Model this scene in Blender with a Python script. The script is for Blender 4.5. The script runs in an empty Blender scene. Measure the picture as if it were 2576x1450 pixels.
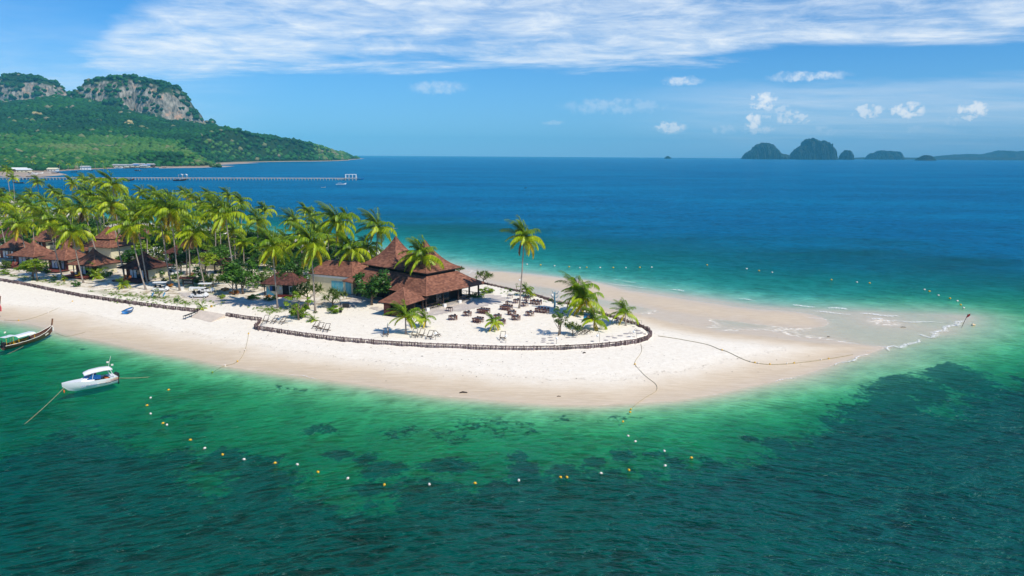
import bpy, bmesh, math, random
import numpy as np
from mathutils import Vector, Matrix, Euler
R = math.radians
random.seed(7); rng = np.random.default_rng(7)
sc = bpy.context.scene
COL = sc.collection
# ------------------------------------------------------------------ camera
CAMZ = 30.0
PITCH, ROLL = 11.0, 0.37
FPX = 1717.0
camd = bpy.data.cameras.new("camera"); cam = bpy.data.objects.new("camera", camd); COL.objects.link(cam)
camd.sensor_width = 36; camd.lens = 36 * FPX / 2576; camd.clip_start = 0.5; camd.clip_end = 90000
MC = Matrix.Rotation(R(90 - PITCH), 4, 'X') @ Matrix.Rotation(R(ROLL), 4, 'Z')
cam.matrix_world = Matrix.Translation((0, 0, CAMZ)) @ MC
sc.camera = cam
# ------------------------------------------------------------------ sun and sky
SUN_EL, SUN_AZ = 50.0, 128.0          # azimuth clockwise from +Y: right of and behind the camera
sd = bpy.data.lights.new("sun", 'SUN'); sun = bpy.data.objects.new("sun", sd); COL.objects.link(sun)
sd.energy = 4.75; sd.angle = R(0.53); sd.color = (1.0, 0.93, 0.80)
sv = Vector((math.sin(R(SUN_AZ)) * math.cos(R(SUN_EL)), math.cos(R(SUN_AZ)) * math.cos(R(SUN_EL)), math.sin(R(SUN_EL))))
sun.rotation_euler = sv.to_track_quat('Z', 'Y').to_euler()
sun.location = (60, -50, 120)
vs = sc.view_settings
vs.view_transform = 'Standard'; vs.look = 'None'; vs.gamma = 1; vs.use_curve_mapping = False; vs.exposure = 0.0
sc.cycles.max_bounces = 8; sc.cycles.transparent_max_bounces = 12; sc.cycles.volume_bounces = 0
sc.cycles.volume_step_rate = 1

class NT:
    """small node-tree helper"""
    def __init__(s, tree): s.t = tree; s.n = tree.nodes; s.l = tree.links
    def node(s, typ, props=None, **ins):
        nd = s.n.new(typ)
        for k, v in (props or {}).items(): setattr(nd, k, v)
        for k, v in ins.items():
            key = int(k[1:]) if k[0] == 'i' and k[1:].isdigit() else k.replace('_', ' ')
            s.put(nd.inputs[key], v)
        return nd
    def put(s, sock, v):
        if isinstance(v, bpy.types.NodeSocket): s.l.new(v, sock)
        elif isinstance(v, bpy.types.Node): s.l.new(v.outputs[0], sock)
        else:
            if isinstance(v, tuple) and len(v) == 3 and sock.type == 'RGBA': v = (*v, 1)
            sock.default_value = v
    def m(s, op, a, b=0.0, c=0.0, clamp=False):
        nd = s.n.new('ShaderNodeMath'); nd.operation = op; nd.use_clamp = clamp
        s.put(nd.inputs[0], a); s.put(nd.inputs[1], b); s.put(nd.inputs[2], c); return nd.outputs[0]
    def vm(s, op, a, b=(0, 0, 0)):
        nd = s.n.new('ShaderNodeVectorMath'); nd.operation = op
        s.put(nd.inputs[0], a)
        if op == 'SCALE': s.put(nd.inputs[3], b)
        else: s.put(nd.inputs[1], b)
        return nd.outputs[1] if op in ('LENGTH', 'DISTANCE', 'DOT_PRODUCT') else nd.outputs[0]
    def mix(s, f, a, b, blend='MIX'):
        nd = s.n.new('ShaderNodeMix'); nd.data_type = 'RGBA'; nd.blend_type = blend
        s.put(nd.inputs[0], f); s.put(nd.inputs[6], a); s.put(nd.inputs[7], b); return nd.outputs[2]
    def ramp(s, f, stops, interp='LINEAR'):
        nd = s.n.new('ShaderNodeValToRGB'); cr = nd.color_ramp; cr.interpolation = interp
        while len(cr.elements) > 1: cr.elements.remove(cr.elements[-1])
        for i, (p, c) in enumerate(stops):
            e = cr.elements[0] if i == 0 else cr.elements.new(p)
            e.position = p
            if not isinstance(c, tuple): c = (c, c, c)
            e.color = (*c[:3], 1)
        s.put(nd.inputs[0], f); return nd.outputs[0]
    def noise(s, vec, scale, detail=4, rough=0.55, dist=0.0):
        nd = s.node('ShaderNodeTexNoise', None, Scale=scale, Detail=detail, Roughness=rough, Distortion=dist)
        if vec is not None: s.put(nd.inputs['Vector'], vec)
        return nd
    def rng(s, v, a, b, c=0.0, d=1.0, smooth=False):
        nd = s.n.new('ShaderNodeMapRange'); nd.clamp = True
        if smooth: nd.interpolation_type = 'SMOOTHSTEP'
        for i, x in enumerate((v, a, b, c, d)): s.put(nd.inputs[i], x)
        return nd.outputs[0]
    def mapping(s, vec, loc=(0, 0, 0), rot=(0, 0, 0), sca=(1, 1, 1)):
        return s.node('ShaderNodeMapping', None, Vector=vec, Location=loc, Rotation=rot, Scale=sca).outputs[0]

world = bpy.data.worlds.new("World"); sc.world = world; world.use_nodes = True
W = NT(world.node_tree); W.n.clear()
sky = W.node('ShaderNodeTexSky'); sky.sky_type = 'NISHITA'; sky.sun_disc = False
sky.sun_elevation = R(SUN_EL); sky.sun_rotation = R(SUN_AZ); sky.air_density = 1.0; sky.dust_density = 0.4; sky.ozone_density = 2.5; sky.altitude = 30
dirv = W.node('ShaderNodeTexCoord').outputs['Generated']
sx = W.node('ShaderNodeSeparateXYZ', None, Vector=dirv)
az = W.m('MULTIPLY', W.m('ARCTAN2', sx.outputs[0], sx.outputs[1]), 57.2958)     # degrees, 0 = ahead
el = W.m('MULTIPLY', W.m('ARCSINE', sx.outputs[2]), 57.2958)
hs = W.node('ShaderNodeHueSaturation', None, Hue=0.5, Saturation=1.0, Value=1.0, Fac=1.0, Color=sky.outputs[0])
skyc = W.mix(1.0, hs.outputs[0], (0.32, 0.90, 1.45), 'MULTIPLY')
# high thin cloud sheet: flat layer seen in perspective
zc = W.m('ADD', W.m('MAXIMUM', sx.outputs[2], 0.0), 0.045)
pv = W.node('ShaderNodeCombineXYZ', None, X=W.m('DIVIDE', sx.outputs[0], zc), Y=W.m('DIVIDE', sx.outputs[1], zc), Z=0.0).outputs[0]
n1 = W.noise(W.mapping(pv, (3.1, 1.7, 0), (0, 0, 0.25), (0.55, 0.9, 1)), 1.0, 9, 0.62, 0.35)
aev = W.node('ShaderNodeCombineXYZ', None, X=az, Y=el, Z=0.0).outputs[0]
n2a = W.noise(W.mapping(aev, (3, 5, 0), (0, 0, 0.10), (0.22, 0.95, 1)), 1.0, 9, 0.64, 0.5)
n2b = W.noise(W.mapping(pv, (8.0, 2.0, 0), (0, 0, 0.1), (1.6, 3.2, 1)), 1.0, 7, 0.62, 0.3)
n2 = W.node('ShaderNodeMath', {'operation': 'ADD'}, i0=W.m('MULTIPLY', n2a.outputs[0], 0.65), i1=W.m('MULTIPLY', n2b.outputs[0], 0.35))
def curve(x, pts, lo, hi):
    nd = W.n.new('ShaderNodeFloatCurve'); cv = nd.mapping.curves[0]
    pp = [((a + 45) / 90, (b - lo) / (hi - lo)) for a, b in pts]
    cv.points[0].location = pp[0]; cv.points[1].location = pp[-1]
    for q in pp[1:-1]: cv.points.new(*q)
    nd.mapping.update()
    W.put(nd.inputs[1], W.m('DIVIDE', W.m('ADD', x, 45.0), 90.0, clamp=True))
    return W.m('ADD', W.m('MULTIPLY', nd.outputs[0], hi - lo), lo)
wob = W.m('MULTIPLY', W.m('SUBTRACT', n1.outputs[0], 0.5), 5.0)
lowe = curve(az, [(-45, 6.5), (-34, 6.6), (-28, 5.2), (-20, 6.2), (-10, 6.5), (0, 6.6), (8, 6.9), (16, 7.5), (22, 8.4), (28, 7.8), (33, 7.6), (45, 7.0)], 0, 20)
uppe = curve(az, [(-45, 4.0), (-36, 5.0), (-31, 6.8), (-27, 9.6), (-24, 10.8), (-18, 12.2), (-12, 13.2), (0, 14), (10, 14.5), (20, 13.0), (27, 11.6), (32, 10.9), (45, 10.5)], 0, 20)
inlow = W.rng(W.m('ADD', el, wob), W.m('SUBTRACT', lowe, 0.5), W.m('ADD', lowe, 0.9), smooth=True)
inup = W.rng(W.m('ADD', el, wob), W.m('SUBTRACT', uppe, 0.5), W.m('ADD', uppe, 1.2), 1.0, 0.0, smooth=True)
band = W.m('MULTIPLY', inlow, inup)
beyond = W.m('MULTIPLY', W.rng(el, 14, 20, smooth=True), W.rng(n1.outputs[0], 0.54, 0.80))   # scattered cloud above the frame
dens = W.m('ADD', W.m('MULTIPLY', n2.outputs[0], 0.75), W.m('MULTIPLY', n1.outputs[0], 0.55))
bandd = W.m('MULTIPLY', band, W.rng(dens, 0.48, 0.76, 0.10, 1.0))
# faint veil low over the right half, and thin streaks
veil = W.m('MULTIPLY', W.m('MULTIPLY', W.rng(az, 4, 24, smooth=True), W.rng(el, 1.0, 4.0, 0.5, 1.0, smooth=True)),
           W.m('MULTIPLY', W.rng(W.m('ADD', el, W.m('MULTIPLY', wob, 0.7)), 4.6, 6.0, 1.0, 0.0, smooth=True), W.rng(n1.outputs[0], 0.3, 0.7, 0.25, 0.6)))
veill = W.m('MULTIPLY', W.m('MULTIPLY', W.rng(az, -34, -16, 1.0, 0.0, smooth=True), W.rng(el, 12, 3, 0.0, 1.0, smooth=True)), W.rng(dens, 0.4, 0.85, 0.1, 0.5))
streak = W.m('MULTIPLY', W.m('MULTIPLY', W.rng(el, 3.0, 4.5), W.rng(el, 9.0, 6.0)), W.rng(n2.outputs[0], 0.63, 0.78, 0.0, 0.5))
# small cumulus low over the islands
cn = W.noise(aev, 1.6, 6, 0.6)
cwv = W.vm('ADD', aev, W.vm('SCALE', W.vm('SUBTRACT', cn.outputs[1], (0.5, 0.5, 0.5)), 0.95))
cum = None
for (a, e, rx, ry, st) in [(19.6, 4.15, .95, .55, 1.0), (20.5, 3.4, 1.5, .5, .45), (18.9, 2.75, .55, .5, .9), (21.8, 2.9, 1.3, .45, .55), (12.7, 2.25, 1.1, .33, .6), (19.4, 2.1, 1.2, .35, .45),
                           (26.7, 3.35, 1.1, .38, .65), (29.3, 3.3, 1.0, .5, .8), (33.2, 3.2, .85, .5, .9), (24.0, 2.0, 1.0, .3, .35), (32.0, 2.5, .7, .3, .4), (16.8, 2.1, .9, .3, .35), (29.6, 2.1, .8, .3, .3),
                           (13.5, 5.75, 1.2, .3, .5), (3.3, 2.6, 0.7, .15, .25), (-6.0, 5.3, 1.8, .35, .35), (8.5, 3.9, 3.5, .45, .30), (22.5, 5.9, 2.2, .25, .5), (-38, 3.0, 1.2, .5, .6), (41, 2.6, 1.2, .5, .6)]:
    d = W.vm('LENGTH', W.vm('MULTIPLY', W.vm('SUBTRACT', cwv, (a, e, 0)), (0.8 / rx, 0.72 / ry, 0)))
    v = W.rng(d, 0.55, 1.25, min(1, st * 1.25), 0.0, smooth=True)
    cum = v if cum is None else W.m('MAXIMUM', cum, v)
cum = W.m('MULTIPLY', cum, W.rng(cn.outputs[0], 0.36, 0.56, 0.25, 1.0))
allc = W.m('MAXIMUM', W.m('MAXIMUM', W.m('MAXIMUM', bandd, beyond), W.m('MAXIMUM', veil, veill)), W.m('MAXIMUM', streak, cum))
allc = W.m('MULTIPLY', allc, W.rng(el, 0.0, 1.0), clamp=True)
cloudcol = W.mix(W.m('MAXIMUM', W.rng(dens, 0.45, 0.85), W.rng(cum, 0.2, 0.6)), (6.2, 8.2, 10.6), (10.2, 10.7, 11.2))
skyc = W.mix(W.rng(el, 9.0, 0.5, 0.0, 0.55), skyc, (3.6, 6.2, 10.2))
wcol = W.mix(W.m('MULTIPLY', allc, 0.93), skyc, cloudcol)
bg = W.node('ShaderNodeBackground', None, Color=wcol, Strength=0.094)
W.l.new(bg.outputs[0], W.node('ShaderNodeOutputWorld').inputs[0])

# ------------------------------------------------------------------ picture pixel -> place (2576 x 1450 reading of the photo)
_M3 = np.array(MC.to_3x3())
def rays(px, py):
    px = np.asarray(px, float); py = np.asarray(py, float)
    d = np.stack([(px - 1288) / FPX, (725 - py) / FPX, -np.ones_like(px)], -1)
    return d @ _M3.T
def G(px, py, z=0.0):
    d = rays(px, py); t = (z - CAMZ) / d[..., 2]
    return np.stack([d[..., 0] * t, d[..., 1] * t], -1)
def at_depth(px, py, D):
    """point seen at px,py whose forward distance (world y) is D"""
    d = rays(px, py); t = D / d[..., 1]
    return np.stack([d[..., 0] * t, d[..., 1] * t, CAMZ + d[..., 2] * t], -1)

# ------------------------------------------------------------------ object helpers
def tag(o, label=None, cat=None, group=None, kind=None):
    if label: o["label"] = label
    if cat: o["category"] = cat
    if group: o["group"] = group
    if kind: o["kind"] = kind
    return o
def mesh(name, v, f, mats=(), smooth=False, mi=None):
    me = bpy.data.meshes.new(name)
    me.from_pydata([tuple(map(float, q)) for q in v], [], [tuple(map(int, q)) for q in f])
    for m_ in mats: me.materials.append(m_)
    if smooth: me.polygons.foreach_set('use_smooth', [True] * len(me.polygons))
    if mi is not None: me.polygons.foreach_set('material_index', [int(q) for q in mi])
    me.update(); return me
def fast_mesh(name, v, quads, mats=(), smooth=False):
    """numpy mesh of triangles or quads, all of one size"""
    v = np.asarray(v, np.float32); quads = np.asarray(quads, np.int32); k = quads.shape[1]
    me = bpy.data.meshes.new(name)
    me.vertices.add(len(v)); me.vertices.foreach_set('co', v.ravel())
    me.loops.add(quads.size); me.loops.foreach_set('vertex_index', quads.ravel())
    me.polygons.add(len(quads)); me.polygons.foreach_set('loop_start', np.arange(0, quads.size, k, dtype=np.int32))
    me.polygons.foreach_set('loop_total', np.full(len(quads), k, np.int32))
    if smooth: me.polygons.foreach_set('use_smooth', np.ones(len(quads), bool))
    for m_ in mats: me.materials.append(m_)
    me.update(calc_edges=True); return me
def link(name, me, parent=None, loc=None, rot=None):
    o = bpy.data.objects.new(name, me); COL.objects.link(o)
    if parent is not None: o.parent = parent
    if loc is not None: o.location = loc
    if rot is not None: o.rotation_euler = rot if not isinstance(rot, (int, float)) else (0, 0, rot)
    return o
def thing(name, label, cat, loc=(0, 0, 0), rz=0.0, group=None):
    return tag(link(name, None, None, loc, rz), label, cat, group)
def copy_tree(o, parent=None):
    c = o.copy(); COL.objects.link(c); c.parent = parent
    for ch in kids.get(o.name, ()): copy_tree(ch, c)
    return c
kids = {}
class MB:
    """collects boxes, bars, tubes and sheets into one mesh"""
    def __init__(s): s.v = []; s.f = []; s.mi = []; s.cur = 0
    def add(s, v, f, mi=None):
        b = len(s.v); s.v += [tuple(q) for q in v]; s.f += [tuple(i + b for i in q) for q in f]; s.mi += [s.cur if mi is None else mi] * len(f); return s
    def box(s, x0, x1, y0, y1, z0, z1, mi=None):
        v = [(x, y, z) for z in (z0, z1) for y in (y0, y1) for x in (x0, x1)]
        return s.add(v, [(0, 2, 3, 1), (4, 5, 7, 6), (0, 1, 5, 4), (2, 6, 7, 3), (0, 4, 6, 2), (1, 3, 7, 5)], mi)
    def bar(s, a, b, w, h=None, mi=None, up=(0, 0, 1)):
        a = Vector(a); b = Vector(b); h = h or w; d = (b - a).normalized(); u = Vector(up)
        if abs(d.dot(u)) > .98: u = Vector((1, 0, 0))
        x = d.cross(u).normalized() * w / 2; y = d.cross(x).normalized() * h / 2
        v = [p + i * x + j * y for p in (a, b) for i, j in ((-1, -1), (1, -1), (1, 1), (-1, 1))]
        return s.add(v, [(0, 1, 2, 3), (7, 6, 5, 4), (0, 4, 5, 1), (1, 5, 6, 2), (2, 6, 7, 3), (3, 7, 4, 0)], mi)
    def tube(s, pts, rad, n=6, mi=None, cap=True):
        pts = [Vector(p) for p in pts]; m_ = len(pts)
        rad = [rad] * m_ if isinstance(rad, (int, float)) else rad
        v = []
        for i, p in enumerate(pts):
            d = (pts[min(i + 1, m_ - 1)] - pts[max(i - 1, 0)]).normalized()
            u = Vector((0, 0, 1)) if abs(d.z) < .9 else Vector((1, 0, 0))
            x = d.cross(u).normalized(); y = d.cross(x)
            for k in range(n):
                a = 2 * math.pi * k / n; v.append(p + (x * math.cos(a) + y * math.sin(a)) * rad[i])
        f = [(i * n + k, i * n + (k + 1) % n, (i + 1) * n + (k + 1) % n, (i + 1) * n + k) for i in range(m_ - 1) for k in range(n)]
        if cap: f += [tuple(range(n - 1, -1, -1)), tuple((m_ - 1) * n + k for k in range(n))]
        return s.add(v, f, mi)
    def ball(s, c, r, n=8, m_=5, mi=None, sz=1.0):
        v = [(c[0], c[1], c[2] + r * sz)]; f = []
        for i in range(1, m_):
            t = math.pi * i / m_
            for k in range(n):
                a = 2 * math.pi * k / n
                v.append((c[0] + r * math.sin(t) * math.cos(a), c[1] + r * math.sin(t) * math.sin(a), c[2] + r * sz * math.cos(t)))
        v.append((c[0], c[1], c[2] - r * sz)); L = len(v) - 1
        for k in range(n):
            f.append((0, 1 + k, 1 + (k + 1) % n)); f.append((L, L - 1 - k, L - 1 - (k + 1) % n))
        for i in range(m_ - 2):
            for k in range(n):
                a = 1 + i * n; f.append((a + k, a + n + k, a + n + (k + 1) % n, a + (k + 1) % n))
        return s.add(v, f, mi)
    def me(s, name, *mats, smooth=False): return mesh(name, s.v, s.f, mats, smooth, s.mi)
    def build(s, name, mat, parent=None, loc=None, rot=None, smooth=False):
        mats = mat if isinstance(mat, (list, tuple)) else (mat,)
        return link(name, s.me(name, *mats, smooth=smooth), parent, loc, rot)

def mat(name, col, rough=0.7, var=0.12, scale=4.0, bump=0.0, bscale=20.0, metal=0.0, spec=0.4, coords='Object', trans=0.0, detail=4, col2=None):
    m_ = bpy.data.materials.new(name); m_.use_nodes = True; t = NT(m_.node_tree); t.n.clear()
    co = t.node('ShaderNodeTexCoord').outputs[coords]
    nz = t.noise(co, scale, detail, 0.6)
    c2 = col2 or tuple(min(1, c * (1 - 1.6 * var)) for c in col); c1 = col if col2 else tuple(min(1, c * (1 + var)) for c in col)
    c = t.mix(t.rng(nz.outputs[0], 0.3, 0.7), c2, c1)
    b = t.node('ShaderNodeBsdfPrincipled', None, Base_Color=c, Roughness=rough, Metallic=metal)
    b.inputs['Specular IOR Level'].default_value = spec
    if bump: t.put(b.inputs['Normal'], t.node('ShaderNodeBump', None, Strength=1.0, Distance=bump, Height=t.noise(co, bscale, 3).outputs[0]).outputs[0])
    out = t.node('ShaderNodeOutputMaterial')
    if trans:
        tr = t.node('ShaderNodeBsdfTranslucent', None, Color=t.mix(1.0, c, (1.25, 1.25, .5), 'MULTIPLY'))
        ms = t.node('ShaderNodeMixShader', None, Fac=trans); t.l.new(b.outputs[0], ms.inputs[1]); t.l.new(tr.outputs[0], ms.inputs[2])
        t.l.new(ms.outputs[0], out.inputs[0])
    else: t.l.new(b.outputs[0], out.inputs[0])
    return m_
# ------------------------------------------------------------------ shape of the shore: height as a field
def W2(pts, z=0.0): a = np.array(pts, float); return G(a[:, 0], a[:, 1], z)
LB = [(1180, 700), (1100, 668), (1000, 640), (900, 625), (750, 603), (600, 585), (450, 572), (300, 560), (150, 540), (60, 512), (0, 503), (-150, 488), (-420, 475)]   # back coast
def shift(pts, d): return [(x, y + d) for x, y in pts]
CLOSE = [(-700, 560), (-700, 760)]
wall_curve = [(650, 829), (700, 837), (760, 846), (850, 857), (950, 866), (1050, 872), (1150, 876), (1250, 880), (1330, 881), (1400, 880), (1480, 876), (1550, 870), (1600, 863), (1628, 855), (1640, 844), (1632, 833), (1604, 820), (1562, 808), (1522, 795), (1480, 783), (1440, 770), (1400, 764), (1350, 747), (1290, 733), (1240, 722)]
wall_left = [(-160, 688), (-80, 696), (0, 707), (50, 715), (120, 730), (200, 746), (280, 758), (350, 768), (420, 777), (503, 786)]
wall_mid = [(568, 795), (610, 802), (657, 808)]
PLAT = W2(wall_left + wall_mid + wall_curve + [(1205, 712)] + LB + [(-700, 520), (-700, 690)], 0.8)
SHORE = [(-200, 790), (0, 803), (65, 815), (121, 828), (186, 845), (282, 865), (380, 884), (500, 907), (600, 925), (700, 940), (800, 954), (900, 967), (1000, 980), (1150, 999), (1288, 1012), (1400, 1019), (1500, 1021), (1600, 1017), (1700, 1007), (1800, 992), (1950, 960), (2100, 917), (2240, 873)]
C0 = W2(SHORE + [(2150, 866), (2050, 859), (1900, 842), (1800, 828), (1700, 811), (1640, 796), (1560, 780), (1480, 765), (1400, 752), (1340, 737), (1270, 722), (1230, 712)] + LB + CLOSE)
CF = W2(shift(SHORE, 4) + [(2300, 857), (2380, 836), (2430, 812), (2442, 797), (2400, 794), (2250, 788), (2100, 784), (1950, 775), (1800, 757), (1650, 737), (1500, 715), (1400, 700), (1250, 684), (1190, 678)] + shift(LB[1:-2], -3) + [(-180, 480), (-420, 470)] + CLOSE)
C1 = W2([(-200, 800), (0, 828), (150, 856), (300, 885), (500, 928), (700, 962), (900, 990), (1100, 1016), (1300, 1036), (1500, 1044), (1700, 1034), (1900, 1006), (2100, 968), (2300, 925), (2450, 885), (2560, 835), (2560, 795), (2450, 775), (2250, 764), (2000, 756), (1800, 737), (1600, 712), (1400, 685), (1200, 660), (1080, 640), (900, 610), (600, 575), (300, 552), (0, 496), (-420, 466)] + CLOSE)
C2 = W2([(-200, 815), (0, 850), (150, 888), (300, 925), (500, 975), (700, 1015), (900, 1048), (1100, 1072), (1300, 1085), (1500, 1090), (1700, 1082), (1900, 1056), (2100, 1020), (2300, 985), (2500, 935), (2680, 880), (2720, 800), (2550, 752), (2250, 738), (2000, 728), (1800, 706), (1600, 682), (1400, 656), (1200, 630), (1060, 610), (900, 592), (600, 562), (300, 540), (0, 490), (-420, 462)] + CLOSE)
C3 = W2([(-300, 850), (0, 980), (200, 1080), (400, 1160), (600, 1200), (800, 1250), (1000, 1290), (1300, 1260), (1600, 1240), (1900, 1190), (2200, 1090), (2400, 1040), (2700, 970), (2950, 860), (2850, 760), (2576, 700), (2250, 682), (2000, 668), (1800, 648), (1600, 628), (1400, 604), (1200, 585), (1000, 570), (800, 560), (600, 545), (300, 525), (0, 480), (-420, 458)] + [(-900, 560), (-900, 800)])
C4 = np.r_[W2([(-1000, 540)]), [[-230, 60], [-170, -50], [175, -50], [200, 70]], W2([(3300, 770), (3200, 730), (2576, 645), (2250, 622), (2000, 606), (1700, 585), (1400, 566), (1100, 545), (800, 528), (500, 510), (200, 490), (0, 472), (-420, 452)])]
C5 = np.r_[W2([(-1300, 530)]), [[-420, 40], [-380, -58], [380, -58], [420, 70]], W2([(3900, 735), (3700, 690), (2576, 585), (2250, 570), (2000, 556), (1700, 543), (1400, 530), (1100, 518), (800, 505), (500, 492), (200, 474), (0, 460), (-420, 446)])]
C6 = np.r_[W2([(-2000, 500)]), [[-900, 40], [-900, -59], [900, -59], [900, 70]], W2([(4500, 560), (2576, 520), (2250, 505), (2000, 500), (1400, 488), (1100, 480), (800, 470), (500, 462), (200, 452), (0, 444), (-420, 438)])]
CONT = [(C0, 0.0), (CF, -0.035), (C1, -0.28), (C2, -0.72), (C3, -1.35), (C4, -2.4), (C5, -4.2), (C6, -7.5)]
def sdf(P, poly):
    """signed distance, inside positive"""
    A = poly; B = np.roll(poly, -1, 0); out = np.full(len(P), 1e9); ins = np.zeros(len(P), bool)
    for (ax, ay), (bx, by) in zip(A, B):
        dx, dy = bx - ax, by - ay; L = dx * dx + dy * dy + 1e-12
        t = np.clip(((P[:, 0] - ax) * dx + (P[:, 1] - ay) * dy) / L, 0, 1)
        out = np.minimum(out, (P[:, 0] - ax - t * dx) ** 2 + (P[:, 1] - ay - t * dy) ** 2)
        c = (ay > P[:, 1]) != (by > P[:, 1])
        ins ^= c & (P[:, 0] < (bx - ax) * (P[:, 1] - ay) / (by - ay + 1e-12) + ax)
    return np.where(ins, 1, -1) * np.sqrt(out)
def seg_dist(P, line):
    out = np.full(len(P), 1e9)
    for (ax, ay), (bx, by) in zip(line[:-1], line[1:]):
        dx, dy = bx - ax, by - ay; L = dx * dx + dy * dy + 1e-12
        t = np.clip(((P[:, 0] - ax) * dx + (P[:, 1] - ay) * dy) / L, 0, 1)
        out = np.minimum(out, (P[:, 0] - ax - t * dx) ** 2 + (P[:, 1] - ay - t * dy) ** 2)
    return np.sqrt(out)
def vnoise(P, s, seed=0):
    """smooth value noise on numpy points"""
    q = P / s + seed * 17.3; i = np.floor(q).astype(np.int64); f = q - i; f = f * f * (3 - 2 * f)
    def h(a, b):
        n = (a * 374761393 + b * 668265263 + seed * 1442695) & 0x7fffffff; n = ((n ^ (n >> 13)) * 1274126177) & 0x7fffffff
        return ((n ^ (n >> 16)) & 0xffff) / 65535.0
    a = h(i[:, 0], i[:, 1]); b = h(i[:, 0] + 1, i[:, 1]); c = h(i[:, 0], i[:, 1] + 1); d = h(i[:, 0] + 1, i[:, 1] + 1)
    return (a * (1 - f[:, 0]) + b * f[:, 0]) * (1 - f[:, 1]) + (c * (1 - f[:, 0]) + d * f[:, 0]) * f[:, 1]
BAR = W2([(1240, 694), (1330, 704), (1430, 716), (1520, 738), (1620, 755), (1720, 772), (1820, 787), (1900, 797), (1990, 803)])
PZ = 1.25
def hfield(P):
    P = np.asarray(P, float); z = np.full(len(P), -9.0); done = np.zeros(len(P), bool)
    far = (np.abs(P[:, 0]) > 2600) | (P[:, 1] > 2600) | (P[:, 1] < -60)
    done |= far
    D = {}
    idx = np.where(~far)[0]; Q = P[idx]
    dp = sdf(Q, PLAT); ds = [sdf(Q, c) for c, _ in CONT]
    zz = np.full(len(Q), -9.0)
    # outside the last contour
    zz = np.where(ds[-1] < 0, -7.5 - np.minimum(-ds[-1] / 100, 1.5), zz)
    for k in range(len(CONT) - 1, 0, -1):
        inn = (ds[k] >= 0) & (ds[k - 1] < 0)
        t = ds[k] / (ds[k] - ds[k - 1] + 1e-9)
        zz = np.where(inn, CONT[k][1] * (1 - t) + CONT[k - 1][1] * t, zz)
    beach = ds[0] >= 0
    zb = np.minimum(0.62, 0.055 * ds[0]) + 0.05 * np.maximum(0, np.minimum(ds[0] - 12, 6)) / 6
    zz = np.where(beach, zb, zz)
    bd = seg_dist(Q, BAR)
    zz = np.where((zz < 0.16) & (zz > -0.4), np.maximum(zz, np.minimum(zz + 0.22, 0.14 - 0.10 * (bd / 5.5) ** 2 )), zz)
    zz = zz + (vnoise(Q, 9, 1) - .5) * 0.07 * (zz < 0.5) + (vnoise(Q, 2.5, 2) - .5) * 0.05 * (zz > 0.12)
    pl = PZ + np.minimum(dp, 25) * 0.006 + (vnoise(Q, 5, 3) - .5) * 0.10; kk = np.clip((dp - 0.15) / 0.7, 0, 1)
    zz = np.where(dp > 0, pl * kk + np.maximum(zz, .5) * (1 - kk), zz)
    z[idx] = zz
    return z
def gz(x, y): return float(hfield(np.array([[x, y]]))[0])
def P3(px, py, dz=0.0, z=None):
    """where the ray through the pixel meets the ground"""
    zz = PZ if z is None else z
    for _ in range(0 if z is not None else 4):
        p = G(px, py, zz); zz = gz(p[0], p[1])
    p = G(px, py, zz)
    return Vector((p[0], p[1], zz + dz))

def graded(lo, hi, step, ext, growth=1.18):
    a = list(np.arange(lo, hi + step, step)); s = step; x = a[-1]
    while x < ext: s *= growth; x += s; a.append(min(x, ext))
    s = step; x = a[0]; b = []
    e2 = -ext
    while x > e2: s *= growth; x -= s; b.append(max(x, e2))
    return np.array(b[::-1] + a)
def grid(xs, ys):
    X, Y = np.meshgrid(xs, ys); n, m_ = X.shape
    i = np.arange(n * m_).reshape(n, m_)
    q = np.stack([i[:-1, :-1], i[:-1, 1:], i[1:, 1:], i[1:, :-1]], -1).reshape(-1, 4)
    return np.stack([X.ravel(), Y.ravel()], -1), q
EXT = 16000
xs = graded(-125, 135, 0.8, EXT); ys = graded(42, 215, 0.8, EXT); ys = ys[ys > -700]
gp, gq = grid(xs, ys)
gzz = hfield(gp)

# seagrass meadows on the seabed, by place
EDGE = W2([(-300, 1160), (0, 1172), (60, 1160), (120, 1130), (150, 1108), (210, 1108), (260, 1140), (330, 1155), (400, 1190), (450, 1230), (490, 1265), (540, 1285), (575, 1240), (600, 1205), (700, 1205), (760, 1230), (760, 1270), (800, 1290), (850, 1305), (920, 1310), (1000, 1325), (1000, 1270), (985, 1240), (1060, 1235), (1100, 1245), (1160, 1262), (1220, 1250), (1300, 1250), (1370, 1245), (1450, 1225), (1560, 1215), (1640, 1240), (1720, 1225), (1800, 1190), (1880, 1200), (1960, 1170), (2020, 1130), (2070, 1090), (2140, 1050), (2200, 1000), (2260, 995), (2330, 1060), (2400, 1085), (2450, 1040), (2520, 1010), (2600, 990), (2800, 960), (3300, 1000), (3300, 1900), (1288, 2600), (-900, 1900)], -2.5)
dE = sdf(gp, EDGE)
grass = np.clip(0.5 + dE / 7.0, 0, 1)
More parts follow.
